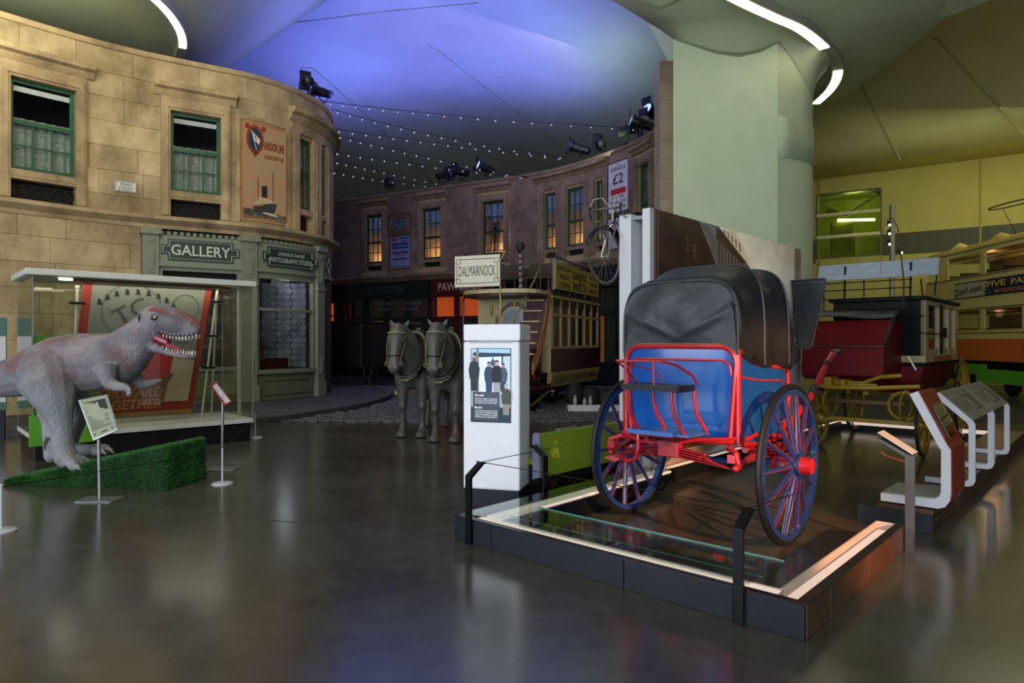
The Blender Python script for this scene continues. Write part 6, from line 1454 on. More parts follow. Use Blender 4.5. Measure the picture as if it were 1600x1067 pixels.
# ================================================================ BICYCLE
MBk = PF(-.47, 2.94) @ basis((0, 0, 0), (0, 1, 0), (0, 0, 1))   # local x = along the wall (away), -y faces the carriage
cxw, czw = hit(945, 401, MBk, 0)
bike = thing('bicycle', 'vintage road bicycle with drop handlebars mounted high on the white partition', 'bicycle', M=MBk)
chrome = mat('chrome', 'b8b8b4', .2, .9, var=.03); bfr = mat('bike_black', '101214', .3, var=.05); tan = mat('tan_tyre', '4a3a30', .7, var=.1)
RW = .335
def bwheel(cx, cz_):
    b = MB(); b.tube([(cx+(RW-.014)*math.cos(2*PI*k/48), 0, cz_+(RW-.014)*math.sin(2*PI*k/48)) for k in range(48)], .014, 8, True); w = b.build('wheel', tan, bike, smooth=True)
    b = MB(); b.tube([(cx+(RW-.03)*math.cos(2*PI*k/48), 0, cz_+(RW-.03)*math.sin(2*PI*k/48)) for k in range(48)], .010, 6, True); b.build('rim', chrome, w, smooth=True)
    b = MB(); b.lathe([(.018, -.04), (.012, -.02), (.012, .02), (.018, .04)], 10, Matrix.Translation((cx, 0, cz_)) @ Matrix.Rotation(PI/2, 4, 'X')); b.build('hub', chrome, w)
    for k in range(24):
        a = 2*PI*k/24; b = MB(); a2 = a+(.35 if k % 2 else -.35); b.tube([(cx+.016*math.cos(a2), .03*(1 if k % 2 else -1), cz_+.016*math.sin(a2)), (cx+(RW-.035)*math.cos(a), 0, cz_+(RW-.035)*math.sin(a))], .0016, 4); b.build('spoke', chrome, w)
bwheel(cxw, czw); bwheel(cxw+1.02, czw)
hd0, hd1 = Vector((cxw+.17, 0, czw+.40)), Vector((cxw+.22, 0, czw+.54)); bbk = Vector((cxw+.60, 0, czw-.05)); st_ = Vector((cxw+.74, 0, czw+.5)); ra = Vector((cxw+1.02, 0, czw))
b = MB()
for p, q, r_ in ((hd0, hd1, .018), (hd0, bbk, .016), (hd1-Vector((0, 0, .03)), st_-Vector((.01, 0, .06)), .014), (bbk, st_, .015)): b.tube([p, q], r_, 8)
for s_ in (-.05, .05): b.tube([bbk, ra+Vector((0, s_, 0))], .009, 6); b.tube([st_-Vector((0, 0, .06)), ra+Vector((0, s_, 0))], .008, 6)
b.build('frame', bfr, bike, smooth=True)
b = MB()
for s_ in (-.05, .05): b.tube([hd0, hd0+Vector((-.03, s_, -.06)), Vector((cxw+.05, s_, czw+.12)), Vector((cxw, s_, czw))], .010, 6)
b.build('fork', chrome, bike, smooth=True)
b = MB(); b.tube([(cxw+(RW+.02)*math.cos(a), 0, czw+(RW+.02)*math.sin(a)) for a in [PI*.15+PI*.75*k/14 for k in range(15)]], .020, 6, sq=(1.4, .3)); b.build('mudguard', bfr, bike, smooth=True)
hb = hd1+Vector((-.08, 0, .05))
b = MB(); b.tube([hd1, hd1+Vector((0, 0, .05)), hb], .012, 8); b.build('stem', chrome, bike, smooth=True)
b = MB()
for s_ in (-1, 1): b.tube([hb, hb+Vector((0, .19*s_, 0)), hb+Vector((-.06, .21*s_, 0)), hb+Vector((-.11, .215*s_, -.03)), hb+Vector((-.12, .22*s_, -.09)), hb+Vector((-.06, .22*s_, -.14)), hb+Vector((.04, .22*s_, -.14))], .012, 8)
b.build('handlebar', chrome, bike, smooth=True)
for s_ in (-1, 1):
    b = MB(); c = hb+Vector((-.11, .215*s_, -.02)); b.tube([c, c+Vector((-.03, 0, .03)), c+Vector((-.035, 0, -.03)), c+Vector((-.01, 0, -.11))], .009, 6); b.build('brake_lever', bfr, bike)
    b = MB(); b.tube([c+Vector((-.03, 0, .03)), c+Vector((-.02, -.05*s_, .12)), c+Vector((.05, -.12*s_, .14)), c+Vector((.12, -.2*s_, .02)), hd0], .005, 6); b.build('brake_cable', mat('cable_white', 'bdb9a8', .5, var=0), bike, smooth=True)
b = MB(); c = Vector((cxw-.02, -.06, czw+.24)); b.lathe([(.02, -.03), (.045, 0), (.05, .04), (.045, .05)], 14, Matrix.Translation(c) @ Matrix.Rotation(-PI/2, 4, 'Y')); b.build('headlamp', chrome, bike, smooth=True)
b = MB(); b.tube([c, c+Vector((.05, .06, -.02))], .006, 6); b.build('lamp_bracket', chrome, bike)
b = MB(); b.tube([st_+Vector((-.13, 0, .1)), st_+Vector((0, 0, .11)), st_+Vector((.12, 0, .12))], [.02, .05, .075], 10, sq=(1, .4)); b.tube([st_, st_+Vector((0, 0, .1))], .012, 8); b.build('saddle', lth, bike, smooth=True)
b = MB(); b.lathe([(.09, -.003), (.09, .003)], 24, Matrix.Translation(bbk+Vector((0, -.05, 0))) @ Matrix.Rotation(PI/2, 4, 'X')); b.bar(bbk+Vector((0, -.06, 0)), bbk+Vector((.15, -.06, -.06)), .012, .018); b.bar(bbk+Vector((0, .06, 0)), bbk+Vector((-.15, .06, .06)), .012, .018); b.build('crankset', chrome, bike)

# ================================================================ INFORMATION STANDS
def c_frame(t, M, pts, th=.05):
    """white folded band: list of outer/inner points in local (x, z), extruded"""
    pass
SM = PF(0, 2.86)
def sxz(u, v, M=SM): return hit(u, v, M, 0)
TR0, TR1 = sxz(1376, 758), sxz(1376, 769.5)
prof_out = [sxz(*p) for p in ((1376, 769.5), (1466, 781.5), (1477, 779), (1484, 770), (1486, 758), (1485.5, 690), (1480, 683), (1434, 598))]
prof_in = [sxz(*p) for p in ((1421, 603), (1466, 684), (1470.5, 690), (1470, 757), (1467, 763), (1460, 766.5), (1376, 758))]
poly = prof_out+prof_in
inf = thing('information_stand', 'red-faced information stand with white folded frame and framed picture panel', 'information stand', M=SM)
wfm = mat('stand_white', 'c3c5c8', .42, var=.02)
zmin = min(z for x, z in poly); poly = [(x, z-zmin+.2) for x, z in poly]; prof_out = poly[:8]; prof_in = poly[8:]
b = MB(); b.prism(poly, 0, .018); b.build('side_frame', wfm, inf)
b = MB(); b.prism(poly, .60, .618); b.build('side_frame', wfm, inf)
redm = mat('stand_red', '8e2f26', .3, var=.05); def_top = prof_out[7]
b = MB(); fc = [prof_out[3], prof_out[4], prof_out[5], prof_out[6], prof_out[7]]
b.loft([[(x, y, z) for x, z in fc] for y in (.018, .60)], caps=False, ring_closed=False); b.build('red_face', redm, inf, thick=.012)
b = MB(); b.loft([[(x, y, z) for x, z in (prof_in[6], prof_in[5], prof_in[4], prof_in[3])] for y in (.018, .60)], caps=False, ring_closed=False); b.build('tray', mat('tray_grey', '9a9a96', .5, var=.04), inf, thick=.012)
b = MB(); b.box(poly[0][0], poly[1][0], 0.018, .6, prof_out[0][1], prof_out[0][1]+.01); b.build('tray_base', wfm, inf)
P0, P1 = Vector((prof_out[7][0], 0, prof_out[7][1])), Vector((prof_out[6][0], 0, prof_out[6][1])); sl = (P1-P0); nn_ = Vector((-sl.z, 0, sl.x)).normalized(); nn_ = nn_ if nn_.x > 0 else -nn_
def on_slope(name, y0, y1, f0, f1, col, d=.012, m=None):
    q = [P0+sl*f+Vector((0, y, 0))+nn_*d for y, f in ((y0, f0), (y1, f0), (y1, f1), (y0, f1))]; k = MB(); k.loft([q, [p+nn_*.004 for p in q]]); k.build(name, m or mat('print_'+col, col, .3, var=.15, scale=6), inf)
on_slope('picture_panel', .14, .50, .36, .88, '4a4434', .010); on_slope('caption_band', .16, .48, .80, .87, '23211c', .015); on_slope('panel_glass', .12, .52, .3, .9, '000000', .02, glass_mat('perspex', (.9, .93, .95), .12))
tt = [onS for onS in ()]
def s_to_t(u, s0):
    MS = PF(s0, 0) @ basis((0, 0, 0), (0, 1, 0), (0, 0, 1)); return hit(u, 600, MS, 0)[0]
S_out = prof_out[5][0]
shift = prof_out[5][0]
def panel_stand(label, t0, t1, lines):
    M = PF(0, t0); t = thing('information_stand', label, 'information stand', M=M, group='brown-panelled information stands')
    W_ = t1-t0; sx = lambda f: shift-f
    # folded white bands at both ends: foot, upright and sloping head
    outer_ = [(sx(.42), .20), (sx(.06), .20), (sx(.02), .215), (sx(0), .26), (sx(0), .80), (sx(.02), .84), (sx(.30), 1.10)]
    inner_ = [(sx(.345), 1.07), (sx(.07), .815), (sx(.055), .79), (sx(.055), .275), (sx(.075), .25), (sx(.42), .25)]
    for y in (0, W_-.03):
        k = MB(); k.prism(outer_+inner_, y, y+.03); k.build('end_frame', wfm, t)
    a, c = Vector((sx(.30), 0, 1.10)), Vector((sx(.02), 0, .84)); d_ = c-a; n_ = Vector((-d_.z, 0, d_.x)).normalized(); n_ = n_ if n_.x > 0 else -n_
    def face(name, f0, f1, y0, y1, col, d):
        q = [a+d_*f+Vector((0, y, 0))+n_*d for y, f in ((y0, f0), (y1, f0), (y1, f1), (y0, f1))]; k = MB(); k.loft([[p-n_*.006 for p in q], q]); k.build(name, mat('print_'+col, col, .45, var=.1), t)
    face('panel', 0, 1, .0, W_, '847a70', .004); face('header', .05, .2, .03, W_-.03, '6a6058', .0065); face('printed_picture', .25, .8, W_*.5, W_*.88, '4a4038', .0065); face('printed_boat', .35, .75, W_*.55, W_*.66, '8a7a66', .0085)
    for k in range(6): face('text_line', .28+k*.08, .305+k*.08, .08, W_*.44, '3c3632', .0065)
    k = MB(); k.bar((sx(.1), .03, .82), (sx(.1), W_-.03, .82), .02, .03); k.build('cross_rail', rim_m, t)
    return t
tA, tB, tC = s_to_t(1524, shift), s_to_t(1554, shift), s_to_t(1578, shift)
panel_stand('brown information panel on white frame, next behind the red stand', tA, tB-.02, 6)
panel_stand('farthest brown information panel on white frame along the plinth', tB+.02, tC, 6)

# ================================================================ HORSE TRAM (Dalmarnock)
TMx = Vector((.914, -.405, 0)).normalized(); TM = basis((.95, 16.0, 0), TMx, (0, 0, 1))
cream = mat('tram_cream', 'a88f52', .45, var=.08, scale=3); maroon = mat('tram_maroon', '3a0f14', .35, var=.12, coat=.2); pcream = mat('pale_cream', 'b5a57c', .5, var=.08, scale=3)
tram = thing('horse_tram', 'open-top maroon and cream horse tram with spiral stair behind the kiosk', 'tram', M=TM)
def tp(b, n, m, **k): return b.build(n, m, tram, **k)
b = MB(); b.box(-1.95, -.02, 0, 3.9, .85, 1.45); tp(b, 'side_panel', maroon, bevel=.02)
b = MB(); b.prism([(-.06, .50), (-.14, .48), (-.10, .86), (.02, .86), (.02, .82)], -.02, 3.9); rk = tp(b, 'rocker_panel', cream); 
b = MB(); b.prism([(-1.9, .50), (-1.82, .48), (-1.86, .86), (-1.98, .86)], -.02, 3.9); tp(b, 'rocker_panel', cream)
gt = mat('tram_dark_letter', '2a1c12', .5)
MR = basis((-.015, 1.9, .68), (0, 1, 0), (0, 0, 1)) @ Matrix.Rotation(-.2, 4, 'X')
for s_, y, w_ in (('GLASGOW', .7, 1.0), ('CORPORATION', 2.0, 1.3), ('TRAMWAYS', 3.2, .9)): lettering(s_, Matrix.Translation((0.006, y, .68)) @ basis((0, 0, 0), (0, 1, 0), (0, 0, 1)) @ Matrix.Rotation(-.1, 4, 'X'), w_, .17, gt, rk, .005)
nw = 6
for side, x0, x1 in ((1, -.07, -.01), (-1, -1.96, -1.9)):
    for k in range(nw+1):
        y = .06+k*(3.78/nw); m = MB(); m.box(x0, x1+.012*side, y-.045, y+.045, 1.45, 2.62); tp(m, 'window_pillar', cream)
    m = MB(); m.box(x0, x1+.01*side, 0, 3.9, 1.42, 1.49); tp(m, 'sill_rail', cream); m = MB(); m.box(x0, x1+.01*side, 0, 3.9, 2.22, 2.28); tp(m, 'transom_rail', cream); m = MB(); m.box(x0, x1, 0, 3.9, 2.46, 2.64); tp(m, 'letter_board', mat('letter_board', '2a1812', .5, var=.1)); m = MB(); m.box(x0-.02, x1+.05*side, -.05, 3.95, 2.64, 2.7); tp(m, 'cant_rail', cream)
    for k in range(nw):
        y0, y1 = .06+k*(3.78/nw)+.045, .06+(k+1)*(3.78/nw)-.045
        m = MB(); m.box((x0+x1)/2-.004, (x0+x1)/2+.004, y0, y1, 1.49, 2.22); tp(m, 'pane', glass_mat('tram_pane_dimmed', (.42, .42, .36), .08)); m = MB(); m.box((x0+x1)/2-.004, (x0+x1)/2+.004, y0, y1, 2.28, 2.46); tp(m, 'vent_pane', mat('vent_glass', '2a1a14', .2, var=.1))  # pane tint is darkened to imitate the dim saloon behind
b = MB(); b.box(-1.9, -.08, .05, 3.85, .86, .9); tp(b, 'saloon_floor', mat('tram_wood', '3a2a1c', .6, var=.2)); 
for x0, x1 in ((-1.88, -1.45), (-.5, -.1)): b = MB(); b.box(x0, x1, .3, 3.6, 1.2, 1.28); tp(b, 'saloon_bench', MATS['tram_wood'])
b = MB(); b.box(-2.0, .03, 0, 3.9, 2.68, 2.76); tp(b, 'roof_deck', mat('tram_roof', '3b2c24', .6, var=.1))
light('saloon_lamp', 'POINT', TM @ Vector((-1, 2.0, 2.45)), 5, (.9, .95, .8), size=.1)
# bulkhead with arched door
b = MB(); b.box(-1.95, -.02, -.03, .0, .86, 2.7); tp(b, 'bulkhead', pcream)
arch = lambda cx, hw, z0, z1, n=10: [(cx-hw, z0), (cx+hw, z0)]+[(cx+hw*math.cos(a), z1-hw*.9+hw*.9*math.sin(a)) for a in [PI*k/n for k in range(n+1)]]
b = MB(); b.prism(arch(-.95, .42, .86, 2.56), -.06, -.03); dr = tp(b, 'bulkhead_door', mat('door_plum', '4a3038', .4, var=.1))
b = MB(); b.prism(arch(-.95, .34, 1.45, 2.46), -.075, -.06); b.build('door_frame', pcream, dr); b = MB(); b.prism(arch(-.95, .29, 1.5, 2.41), -.085, -.075); b.build('door_glass', mat('door_glass', '8f97a0', .1, var=.1, spec=.8), dr)
b = MB(); b.prism(arch(-.95, .31, 2.0, 2.04, 2), -.09, -.085); b.build('door_rail', gt, dr)
for x, z in ((-.95, 2.51), (-1.33, 2.0), (-.56, 2.0)): m = MB(); m.box(x-.03, x+.03, -.075, -.06, z-.04, z+.04); m.build('gilt_plaque', mat('gilt', 'a88c3c', .4, .3), dr)
b = MB(); b.box(-1.85, -1.42, -.14, -.03, 1.75, 2.22); bxx = tp(b, 'signal_box', pcream, bevel=.01)
b = MB(); b.lathe([(.07, 0), (.06, .02), (.03, .025)], 14, Matrix.Translation((-1.66, -.14, 1.98)) @ Matrix.Rotation(PI/2, 4, 'X')); b.build('dial', gt, bxx)
b = MB(); b.box(-1.62, -1.54, -.1, -.03, 2.24, 2.5); tp(b, 'bracket', cream)
# end platform, dash and deck overhang
nose_ = [(-1.95, 0), (-1.95, -.7)]+[(-.98-.97*math.cos(a), -.7-.62*math.sin(a)) for a in [PI*k/10 for k in range(11)]]+[(-.02, -.7), (-.02, 0)]
b = MB(); b.prism(nose_, .50, .60, axis='z'); tp(b, 'end_platform', maroon)
b = MB(); b.prism(nose_, 2.70, 2.79, axis='z'); tp(b, 'deck_overhang', pcream)
b = MB(); b.prism([(x*1.0+.98*.0, y*.985) for x, y in nose_], 2.64, 2.70, axis='z'); tp(b, 'overhang_lip', gt)
dash = nose_[1:-1]
b = MB(); b.loft([[(x, y, z) for z in (.6, 1.45)] for x, y in dash], caps=False, ring_closed=False); da = tp(b, 'dash_panel', maroon, thick=.03, smooth=True)
b = MB(); b.tube([(x, y, 1.47) for x, y in dash], .02, 6); b.build('dash_rail', mat('brass_rail', '8a7030', .35, .6), da)
orn = mat('dash_gilt', '8a4a1e', .5, var=.05)
for (x, z) in ((-.12, 1.3), (-.5, 1.3), (-.12, .75), (-.5, .75)):
    i_ = Path([(p[0], p[1]) for p in dash]); m = MB(); q = Vector((x, -.95 if x > -.3 else -1.18, z))
for sgn, s0 in ((0, .35), (1, 1.25)):
    pth = Path([(p[0], p[1]) for p in dash], .1); L0 = pth.len
    m = MB()
    for a, c, z0, z1 in ((L0-.30, L0-.08, 1.30, 1.325), (L0-.30, L0-.08, .74, .765), (L0-.30, L0-.275, .74, 1.325), (L0-.12, L0-.1, 1.1, 1.3), (L0-1.1, L0-.45, 1.30, 1.325), (L0-.47, L0-.45, .74, 1.325), (L0-1.1, L0-.45, .74, .765)): pth.slab(m, a, c, z0, z1, .014, .022)
m.build('gilt_lining', orn, da)
# spiral stair
for k in range(6):
    z = 1.3+k*.25; y = -1.05+k*.13; m = MB(); m.box(-.62+.03*k, -.06, y, y+.2, z, z+.03); s__ = tp(m, 'stair_tread', pcream); m = MB(); m.box(-.62+.03*k, -.06, y+.16, y+.18, z+.03, z+.25); tp(m, 'stair_riser', mat('stair_maroon', '3f141c', .6, var=.1))
b = MB(); sp1 = [(-.02, -1.2, 1.0), (-.0, -.95, 1.25), (.01, -.6, 1.75), (.0, -.35, 2.25), (-.02, -.15, 2.72)]
b.loft([[(x, y, z-.14), (x+.02, y, z-.14), (x+.02, y, z+.14), (x, y, z+.14)] for x, y, z in sp1]); st1 = tp(b, 'stair_stringer', cream)
for dz in (-.14, .14): m = MB(); m.tube([(x+.02, y, z+dz) for x, y, z in sp1], .014, 6); m.build('stringer_line', mat('line_red', '8a1418', .4), st1)
brs2 = mat('rail_brass', '8a7a3a', .35, .5)
b = MB(); b.tube([(-.55, -1.2, 1.9), (-.4, -1.05, 2.3), (-.15, -.75, 3.0), (.0, -.45, 3.62), (.05, -.2, 3.7)], .022, 8); tp(b, 'stair_handrail', brs2, smooth=True)
b = MB(); b.tube([(-.75, -1.3, .6), (-.75, -1.3, 3.4), (-.65, -1.25, 3.65)], .02, 8); tp(b, 'platform_pole', brs2, smooth=True)
b = MB(); b.tube([(-1.98, -.75, .6), (-1.98, -.75, 2.55), (-1.9, -.85, 2.66)], .022, 8); tp(b, 'platform_pole', mat('rail_plum', '4a2a30', .4, var=.1), smooth=True)
plum = MATS['rail_plum']
# upper deck rails, seats and boards
for (x, y) in ((-1.9, -1.0), (-.75, -1.3), (-.3, -1.1), (-.02, -.7), (.0, 0), (.0, 1.3), (.0, 2.6), (.0, 3.85), (-1.95, 1.3), (-1.95, 3.85)):
    m = MB(); m.tube([(x, y, 2.76), (x, y, 3.66)], .017, 6); tp(m, 'rail_post', plum)
for zz in (3.16, 3.66):
    m = MB(); m.tube([(-1.98, 3.85, zz), (-1.95, 0, zz), (-1.95, -.7, zz), (-1.7, -1.15, zz), (-.98, -1.32, zz), (-.35, -1.15, zz)], .016, 6); tp(m, 'deck_rail', plum, smooth=True)
m = MB(); m.tube([(0, -.3, 3.68), (0, 1.3, 3.62), (0, 3.85, 3.6)], .018, 6); tp(m, 'deck_rail', plum, smooth=True)
for k in range(5):
    y = .3+k*.75
    for x0 in (-1.75, -.85):
        m = MB(); m.box(x0, x0+.7, y, y+.38, 3.14, 3.18); m.box(x0, x0+.7, y+.36, y+.4, 3.2, 3.55); m.box(x0+.03, x0+.07, y, y+.38, 2.76, 3.14); m.box(x0+.63, x0+.67, y, y+.38, 2.76, 3.14); tp(m, 'garden_seat', mat('seat_dark', '20191a', .5, var=.2))
m = MB(); m.tube([(-.52, -.7, 2.76), (-.52, -.7, 3.7)], .03, 8)
m.lathe([(.05, 3.66), (.09, 3.74), (.11, 3.84), (.07, 3.9)], 12, Matrix.Translation((-.52, -.7, 0))); tp(m, 'deck_lantern', gt, smooth=30)
for k in range(6): m = MB(); m.tube([(-.52, -.7, 2.85+k*.14), (-.52, -.7, 2.92+k*.14)], .034, 8); tp(m, 'pole_band', mat('band_pale', '8a8d92', .5))
b = MB(); b.box(-1.85, -.71, -1.42, -1.39, 2.84, 3.55); sg1 = tp(b, 'destination_board', mat('board_cream', 'd2cfc0', .5, var=.04), bevel=.004, label='cream board lettered DALMARNOCK')
tl = mat('board_letter', '2c3c40', .5); lettering('DALMARNOCK', Matrix.Translation((-1.28, -1.421, 3.2)), .93, .24, tl, sg1, .0)
m = MB()
for x0, x1, z0, z1 in ((-1.7, -.86, 3.46, 3.475), (-1.7, -.86, 2.915, 2.93), (-1.8, -1.785, 3.0, 3.36), (-.775, -.76, 3.0, 3.36)): m.box(x0, x1, -1.424, -1.42, z0, z1)
for x in (-1.76, -.8):
    for z in (3.42, 2.97):
        for dx, dz, w_, h_ in ((-.05, .05, .1, .012), (-.05, -.05, .1, .012), (-.05, -.05, .012, .1), (.05, -.05, .012, .112)): m.box(x+dx, x+dx+w_, -1.424, -1.42, z+dz, z+dz+h_)
m.build('board_border', tl, sg1)
b = MB(); b.box(.03, .055, .12, 3.7, 2.87, 3.50); sg2 = tp(b, 'route_board', mat('board_mustard', 'b09438', .5, var=.06), label='mustard side board listing tram destinations')
b = MB(); b.box(.0, .03, .06, .13, 2.84, 3.56); b.build('board_end', mat('board_white_end', 'a9a9a4', .5), sg2)
MS2 = lambda y, z: Matrix.Translation((.0565, y, z)) @ basis((0, 0, 0), (0, 1, 0), (0, 0, 1))
for s_, y, z, w_, h_ in (('DALMARNOCK', 1.95, 3.30, 1.25, .22), ('AND', 1.95, 3.17, .22, .05), ('FINNIESTON', 1.95, 3.02, 1.1, .22), ('BRIDGETON CROSS', .72, 3.38, .9, .1), ('TRONGATE', .75, 3.19, .75, .13), ('STOBCROSS', .75, 3.0, .85, .13), ('ARGYLE ST', 3.15, 3.36, .7, .11), ('LONDON RD', 3.15, 3.18, .7, .11), ('DUMBARTON RD', 3.15, 3.0, .8, .11)): lettering(s_, MS2(y, z), w_, h_, gt, sg2, .015)
m = MB()
for y0, y1, z0, z1 in ((.2, 3.62, 3.45, 3.46), (.2, 3.62, 2.91, 2.92), (.2, .212, 2.92, 3.45), (3.61, 3.62, 2.92, 3.45)): m.box(.055, .058, y0, y1, z0, z1)
m.build('board_border', gt, sg2)
# truck and lifeguard
b = MB(); b.box(-1.75, -.25, .5, 3.4, .3, .5); tp(b, 'truck_frame', iron)
for y in (.9, 3.0):
    for x in (-.35, -1.65): m = MB(); m.lathe([(.36, -.03), (.36, .02), (.39, .03), (.39, .05), (.1, .05)], 24, Matrix.Translation((x, y, .39)) @ Matrix.Rotation(PI/2, 4, 'Y')); tp(m, 'tram_wheel', iron, smooth=30)
b = MB(); b.bar((-.1, .1, .42), (-.35, -.45, .1), .05, .03); b.bar((-.1, .3, .3), (.02, .0, .42), .08, .05); tp(b, 'brake_gear', mat('gear_yellow', '8a6e1c', .4, var=.1))
b = MB(); b.bar((-1.0, -1.3, .5), (-1.6, -4.2, .62), .07, .07); tp(b, 'draw_pole', mat('pole_cream', '8a7448', .5))

# white low plinth and dark exhibits in front of the tram
pl3 = thing('low_plinth', 'long low white plinth on the cobbles in front of the tram', 'plinth', G(888, 645))
b = MB(); b.box(0, 1.4, 0, .5, 0, .17); b.build('top', pwh, pl3, bevel=.005)
b = MB(); b.box(.03, 1.37, .03, .47, 0, .02); b.build('foot', cblk, pl3)
sackm = mat('dark_sack', '070706', .7, var=.3, scale=4, bump=.3)
for k, (x, w_, h_, lab) in enumerate(((.05, .24, .5, 'leftmost dark slumped exhibit on the white plinth'), (.42, .26, .42, 'dark rounded exhibit behind the white cup'), (.78, .26, .36, 'dark low exhibit in the middle of the white plinth'), (1.12, .24, .44, 'rightmost dark exhibit next to the carriage wheel'))):
    m = MB(); c = G(888, 645)+Vector((x+.12, .26, .171)); m.loft([ring((0, 0, z*h_), w_*f, w_*f*.7, (1, 0, 0), (0, 1, 0), 12) for z, f in ((0, .8), (.15, 1), (.5, .95), (.8, .7), (1, .3))]); o = m.build('exhibit', sackm, smooth=True); o.location = c; tag(o, lab, 'exhibit', 'dark exhibits on the white plinth')
for k, (u, v, h_, lab) in enumerate(((914, 632, .16, 'small white cup at the front of the white plinth'), (923, 630, .2, 'small grey bottle beside the white cup'), (899, 612, .22, 'small pale bottle before the leftmost dark exhibit'))):
    c = G(888, 645)+Vector(((u-888)*15.07/FPX, .05, .171)); m = MB(); m.lathe([(.04, 0), (.05, h_*.5), (.03, h_*.8), (.035, h_)], 12); o = m.build('bottle', mat('exhibit_pale', '9a9a98', .4, var=.1), smooth=30); o.location = c; tag(o, lab, 'bottle', 'small pale vessels on the white plinth')

# ================================================================ HORSE BUS (yellow gear, maroon body)
bus = thing('horse_bus', 'maroon and black horse bus with yellow wheels and roof seat behind the blue carriage', 'horse bus', M=PF(0, 0))
def bp_(b, n, m, **k): return b.build(n, m, bus, **k)
yel = mat('gear_ochre', '8f7312', .35, var=.1, coat=.2); bred = mat('bus_red', '5c0a12', .55, var=.08, spec=.18); bblk = mat('bus_black', '08090a', .5, var=.15, spec=.12); bcr = mat('bus_cream', '9c8a5e', .45, var=.06)
for s_, o_ in ((.55, -1), (1.93, 1)): wheel(bus, 'front_wheel', s_, .45, yel, yel, yel, 12, .02, .13, o_, None, .03, y=7.0, bands=False, hubr=.085, felloe=.04, hub_cap=rubber)
for s_, o_ in ((.40, -1), (2.02, 1)): wheel(bus, 'rear_wheel', s_, .66, yel, yel, yel, 14, .02, .13, o_, None, .03, y=9.35, bands=False, hubr=.09, felloe=.045, hub_cap=rubber)
for y, z in ((7.0, .45), (9.35, .66)): m = MB(); m.bar((.55, y, z), (1.95, y, z), .06, .06); bp_(m, 'axle', yel)
body = [(.45, 8.0), (1.75, 8.0), (1.75, 10.5), (.45, 10.5)]
b = MB(); b.loft([[(.62, 8.1, .80), (1.58, 8.1, .80), (1.58, 10.4, .80), (.62, 10.4, .80)], [(.52, 8.0, 1.0), (1.68, 8.0, 1.0), (1.68, 10.5, 1.0), (.52, 10.5, 1.0)], [(.45, 8.0, 1.22), (1.75, 8.0, 1.22), (1.75, 10.5, 1.22), (.45, 10.5, 1.22)]]); bp_(b, 'lower_body', bred)
b = MB(); b.box(.44, 1.75, 7.985, 8.0, 1.28, 1.38); b.box(1.75, 1.765, 7.99, 10.5, 1.28, 1.38); bp_(b, 'waist_band', bcr)
b = MB(); b.box(.45, 1.76, 7.98, 10.5, 1.22, 1.28); bp_(b, 'waist_moulding', bblk)
b = MB(); b.box(.45, 1.75, 8.0, 8.04, 1.38, 2.23); fpn = bp_(b, 'front_panel', bblk)
for z in (1.72, 1.98): m = MB(); m.box(.45, 1.75, 7.985, 8.0, z, z+.02); m.build('panel_moulding', bblk, fpn)
for y0, y1 in ((8.0, 8.22), (9.0, 9.1), (9.75, 9.85), (10.35, 10.5)):
    m = MB(); m.box(1.70, 1.76, y0, y1, 1.38, 2.18); bp_(m, 'side_pillar', bcr)
m = MB(); m.box(1.70, 1.765, 8.0, 10.5, 2.16, 2.24); bp_(m, 'cant_rail', bcr); m = MB(); m.box(1.70, 1.75, 8.0, 10.5, 1.38, 1.48); bp_(m, 'side_sill', bcr)
for y0, y1 in ((8.22, 9.0), (9.1, 9.75), (9.85, 10.35)): m = MB(); m.box(1.72, 1.73, y0, y1, 1.48, 2.16); bp_(m, 'pane', paneg)
m = MB(); m.box(1.765, 1.79, 9.05, 9.12, 1.4, 2.2); m.tube([(1.78, 8.0, 1.72), (1.79, 9.1, 1.72)], .012, 6); m.box(1.76, 1.82, 9.2, 9.28, 1.66, 1.82); bp_(m, 'grab_rail', bblk)
m = MB(); m.box(.45, .5, 8.0, 10.5, 1.38, 2.24); bp_(m, 'far_side', bred); m = MB(); m.box(.45, 1.75, 10.46, 10.5, 1.38, 2.24); bp_(m, 'rear_panel', bred)
b = MB(); b.box(.40, 1.80, 7.9, 10.6, 2.23, 2.29); bp_(b, 'roof', bblk, bevel=.015)
m = MB(); m.box(1.765, 1.775, 8.5, 9.9, 1.29, 1.37); bp_(m, 'side_lettering_strip', mat('strip_red', '8a4a30', .5, var=.2))
# coachman's boot and seat
b = MB(); b.prism([(6.95, 1.10), (7.1, 1.02), (8.0, 1.02), (8.0, 1.92), (7.35, 1.92), (7.08, 1.60), (7.0, 1.5)], .30, 1.44, axis='x'); bp_(b, 'boot', bred, bevel=.01)
m = MB(); m.box(.29, 1.45, 6.985, 7.03, 1.515, 1.535); bp_(m, 'boot_moulding', gt)
m = MB(); m.bar((1.44, 7.05, 1.55), (1.47, 7.4, 1.95), .04, .06); bp_(m, 'boot_side', gt)
apr = mat('apron_grey', '353c44', .35, var=.3, scale=4, bump=.2)
b = MB(); b.grid(lambda i, j: (.28+1.22*i, 7.32+.5*j+.02*math.sin(9*i), 1.97+.13*j+.025*math.sin(6*i)*(1-j)), [k/16 for k in range(17)], [0, .3, .6, 1]); bp_(b, 'waterproof_apron', apr, smooth=True, thick=.02)
m = MB()
for s_ in (.35, .95, 1.5): m.tube([(s_, 7.85, 2.1), (s_, 7.85, 2.56)], .010, 6)
for z in (2.28, 2.42, 2.54): m.tube([(.2, 7.85, z), (1.62, 7.85, z)], .009, 6)
bp_(m, 'seat_rail', bblk)
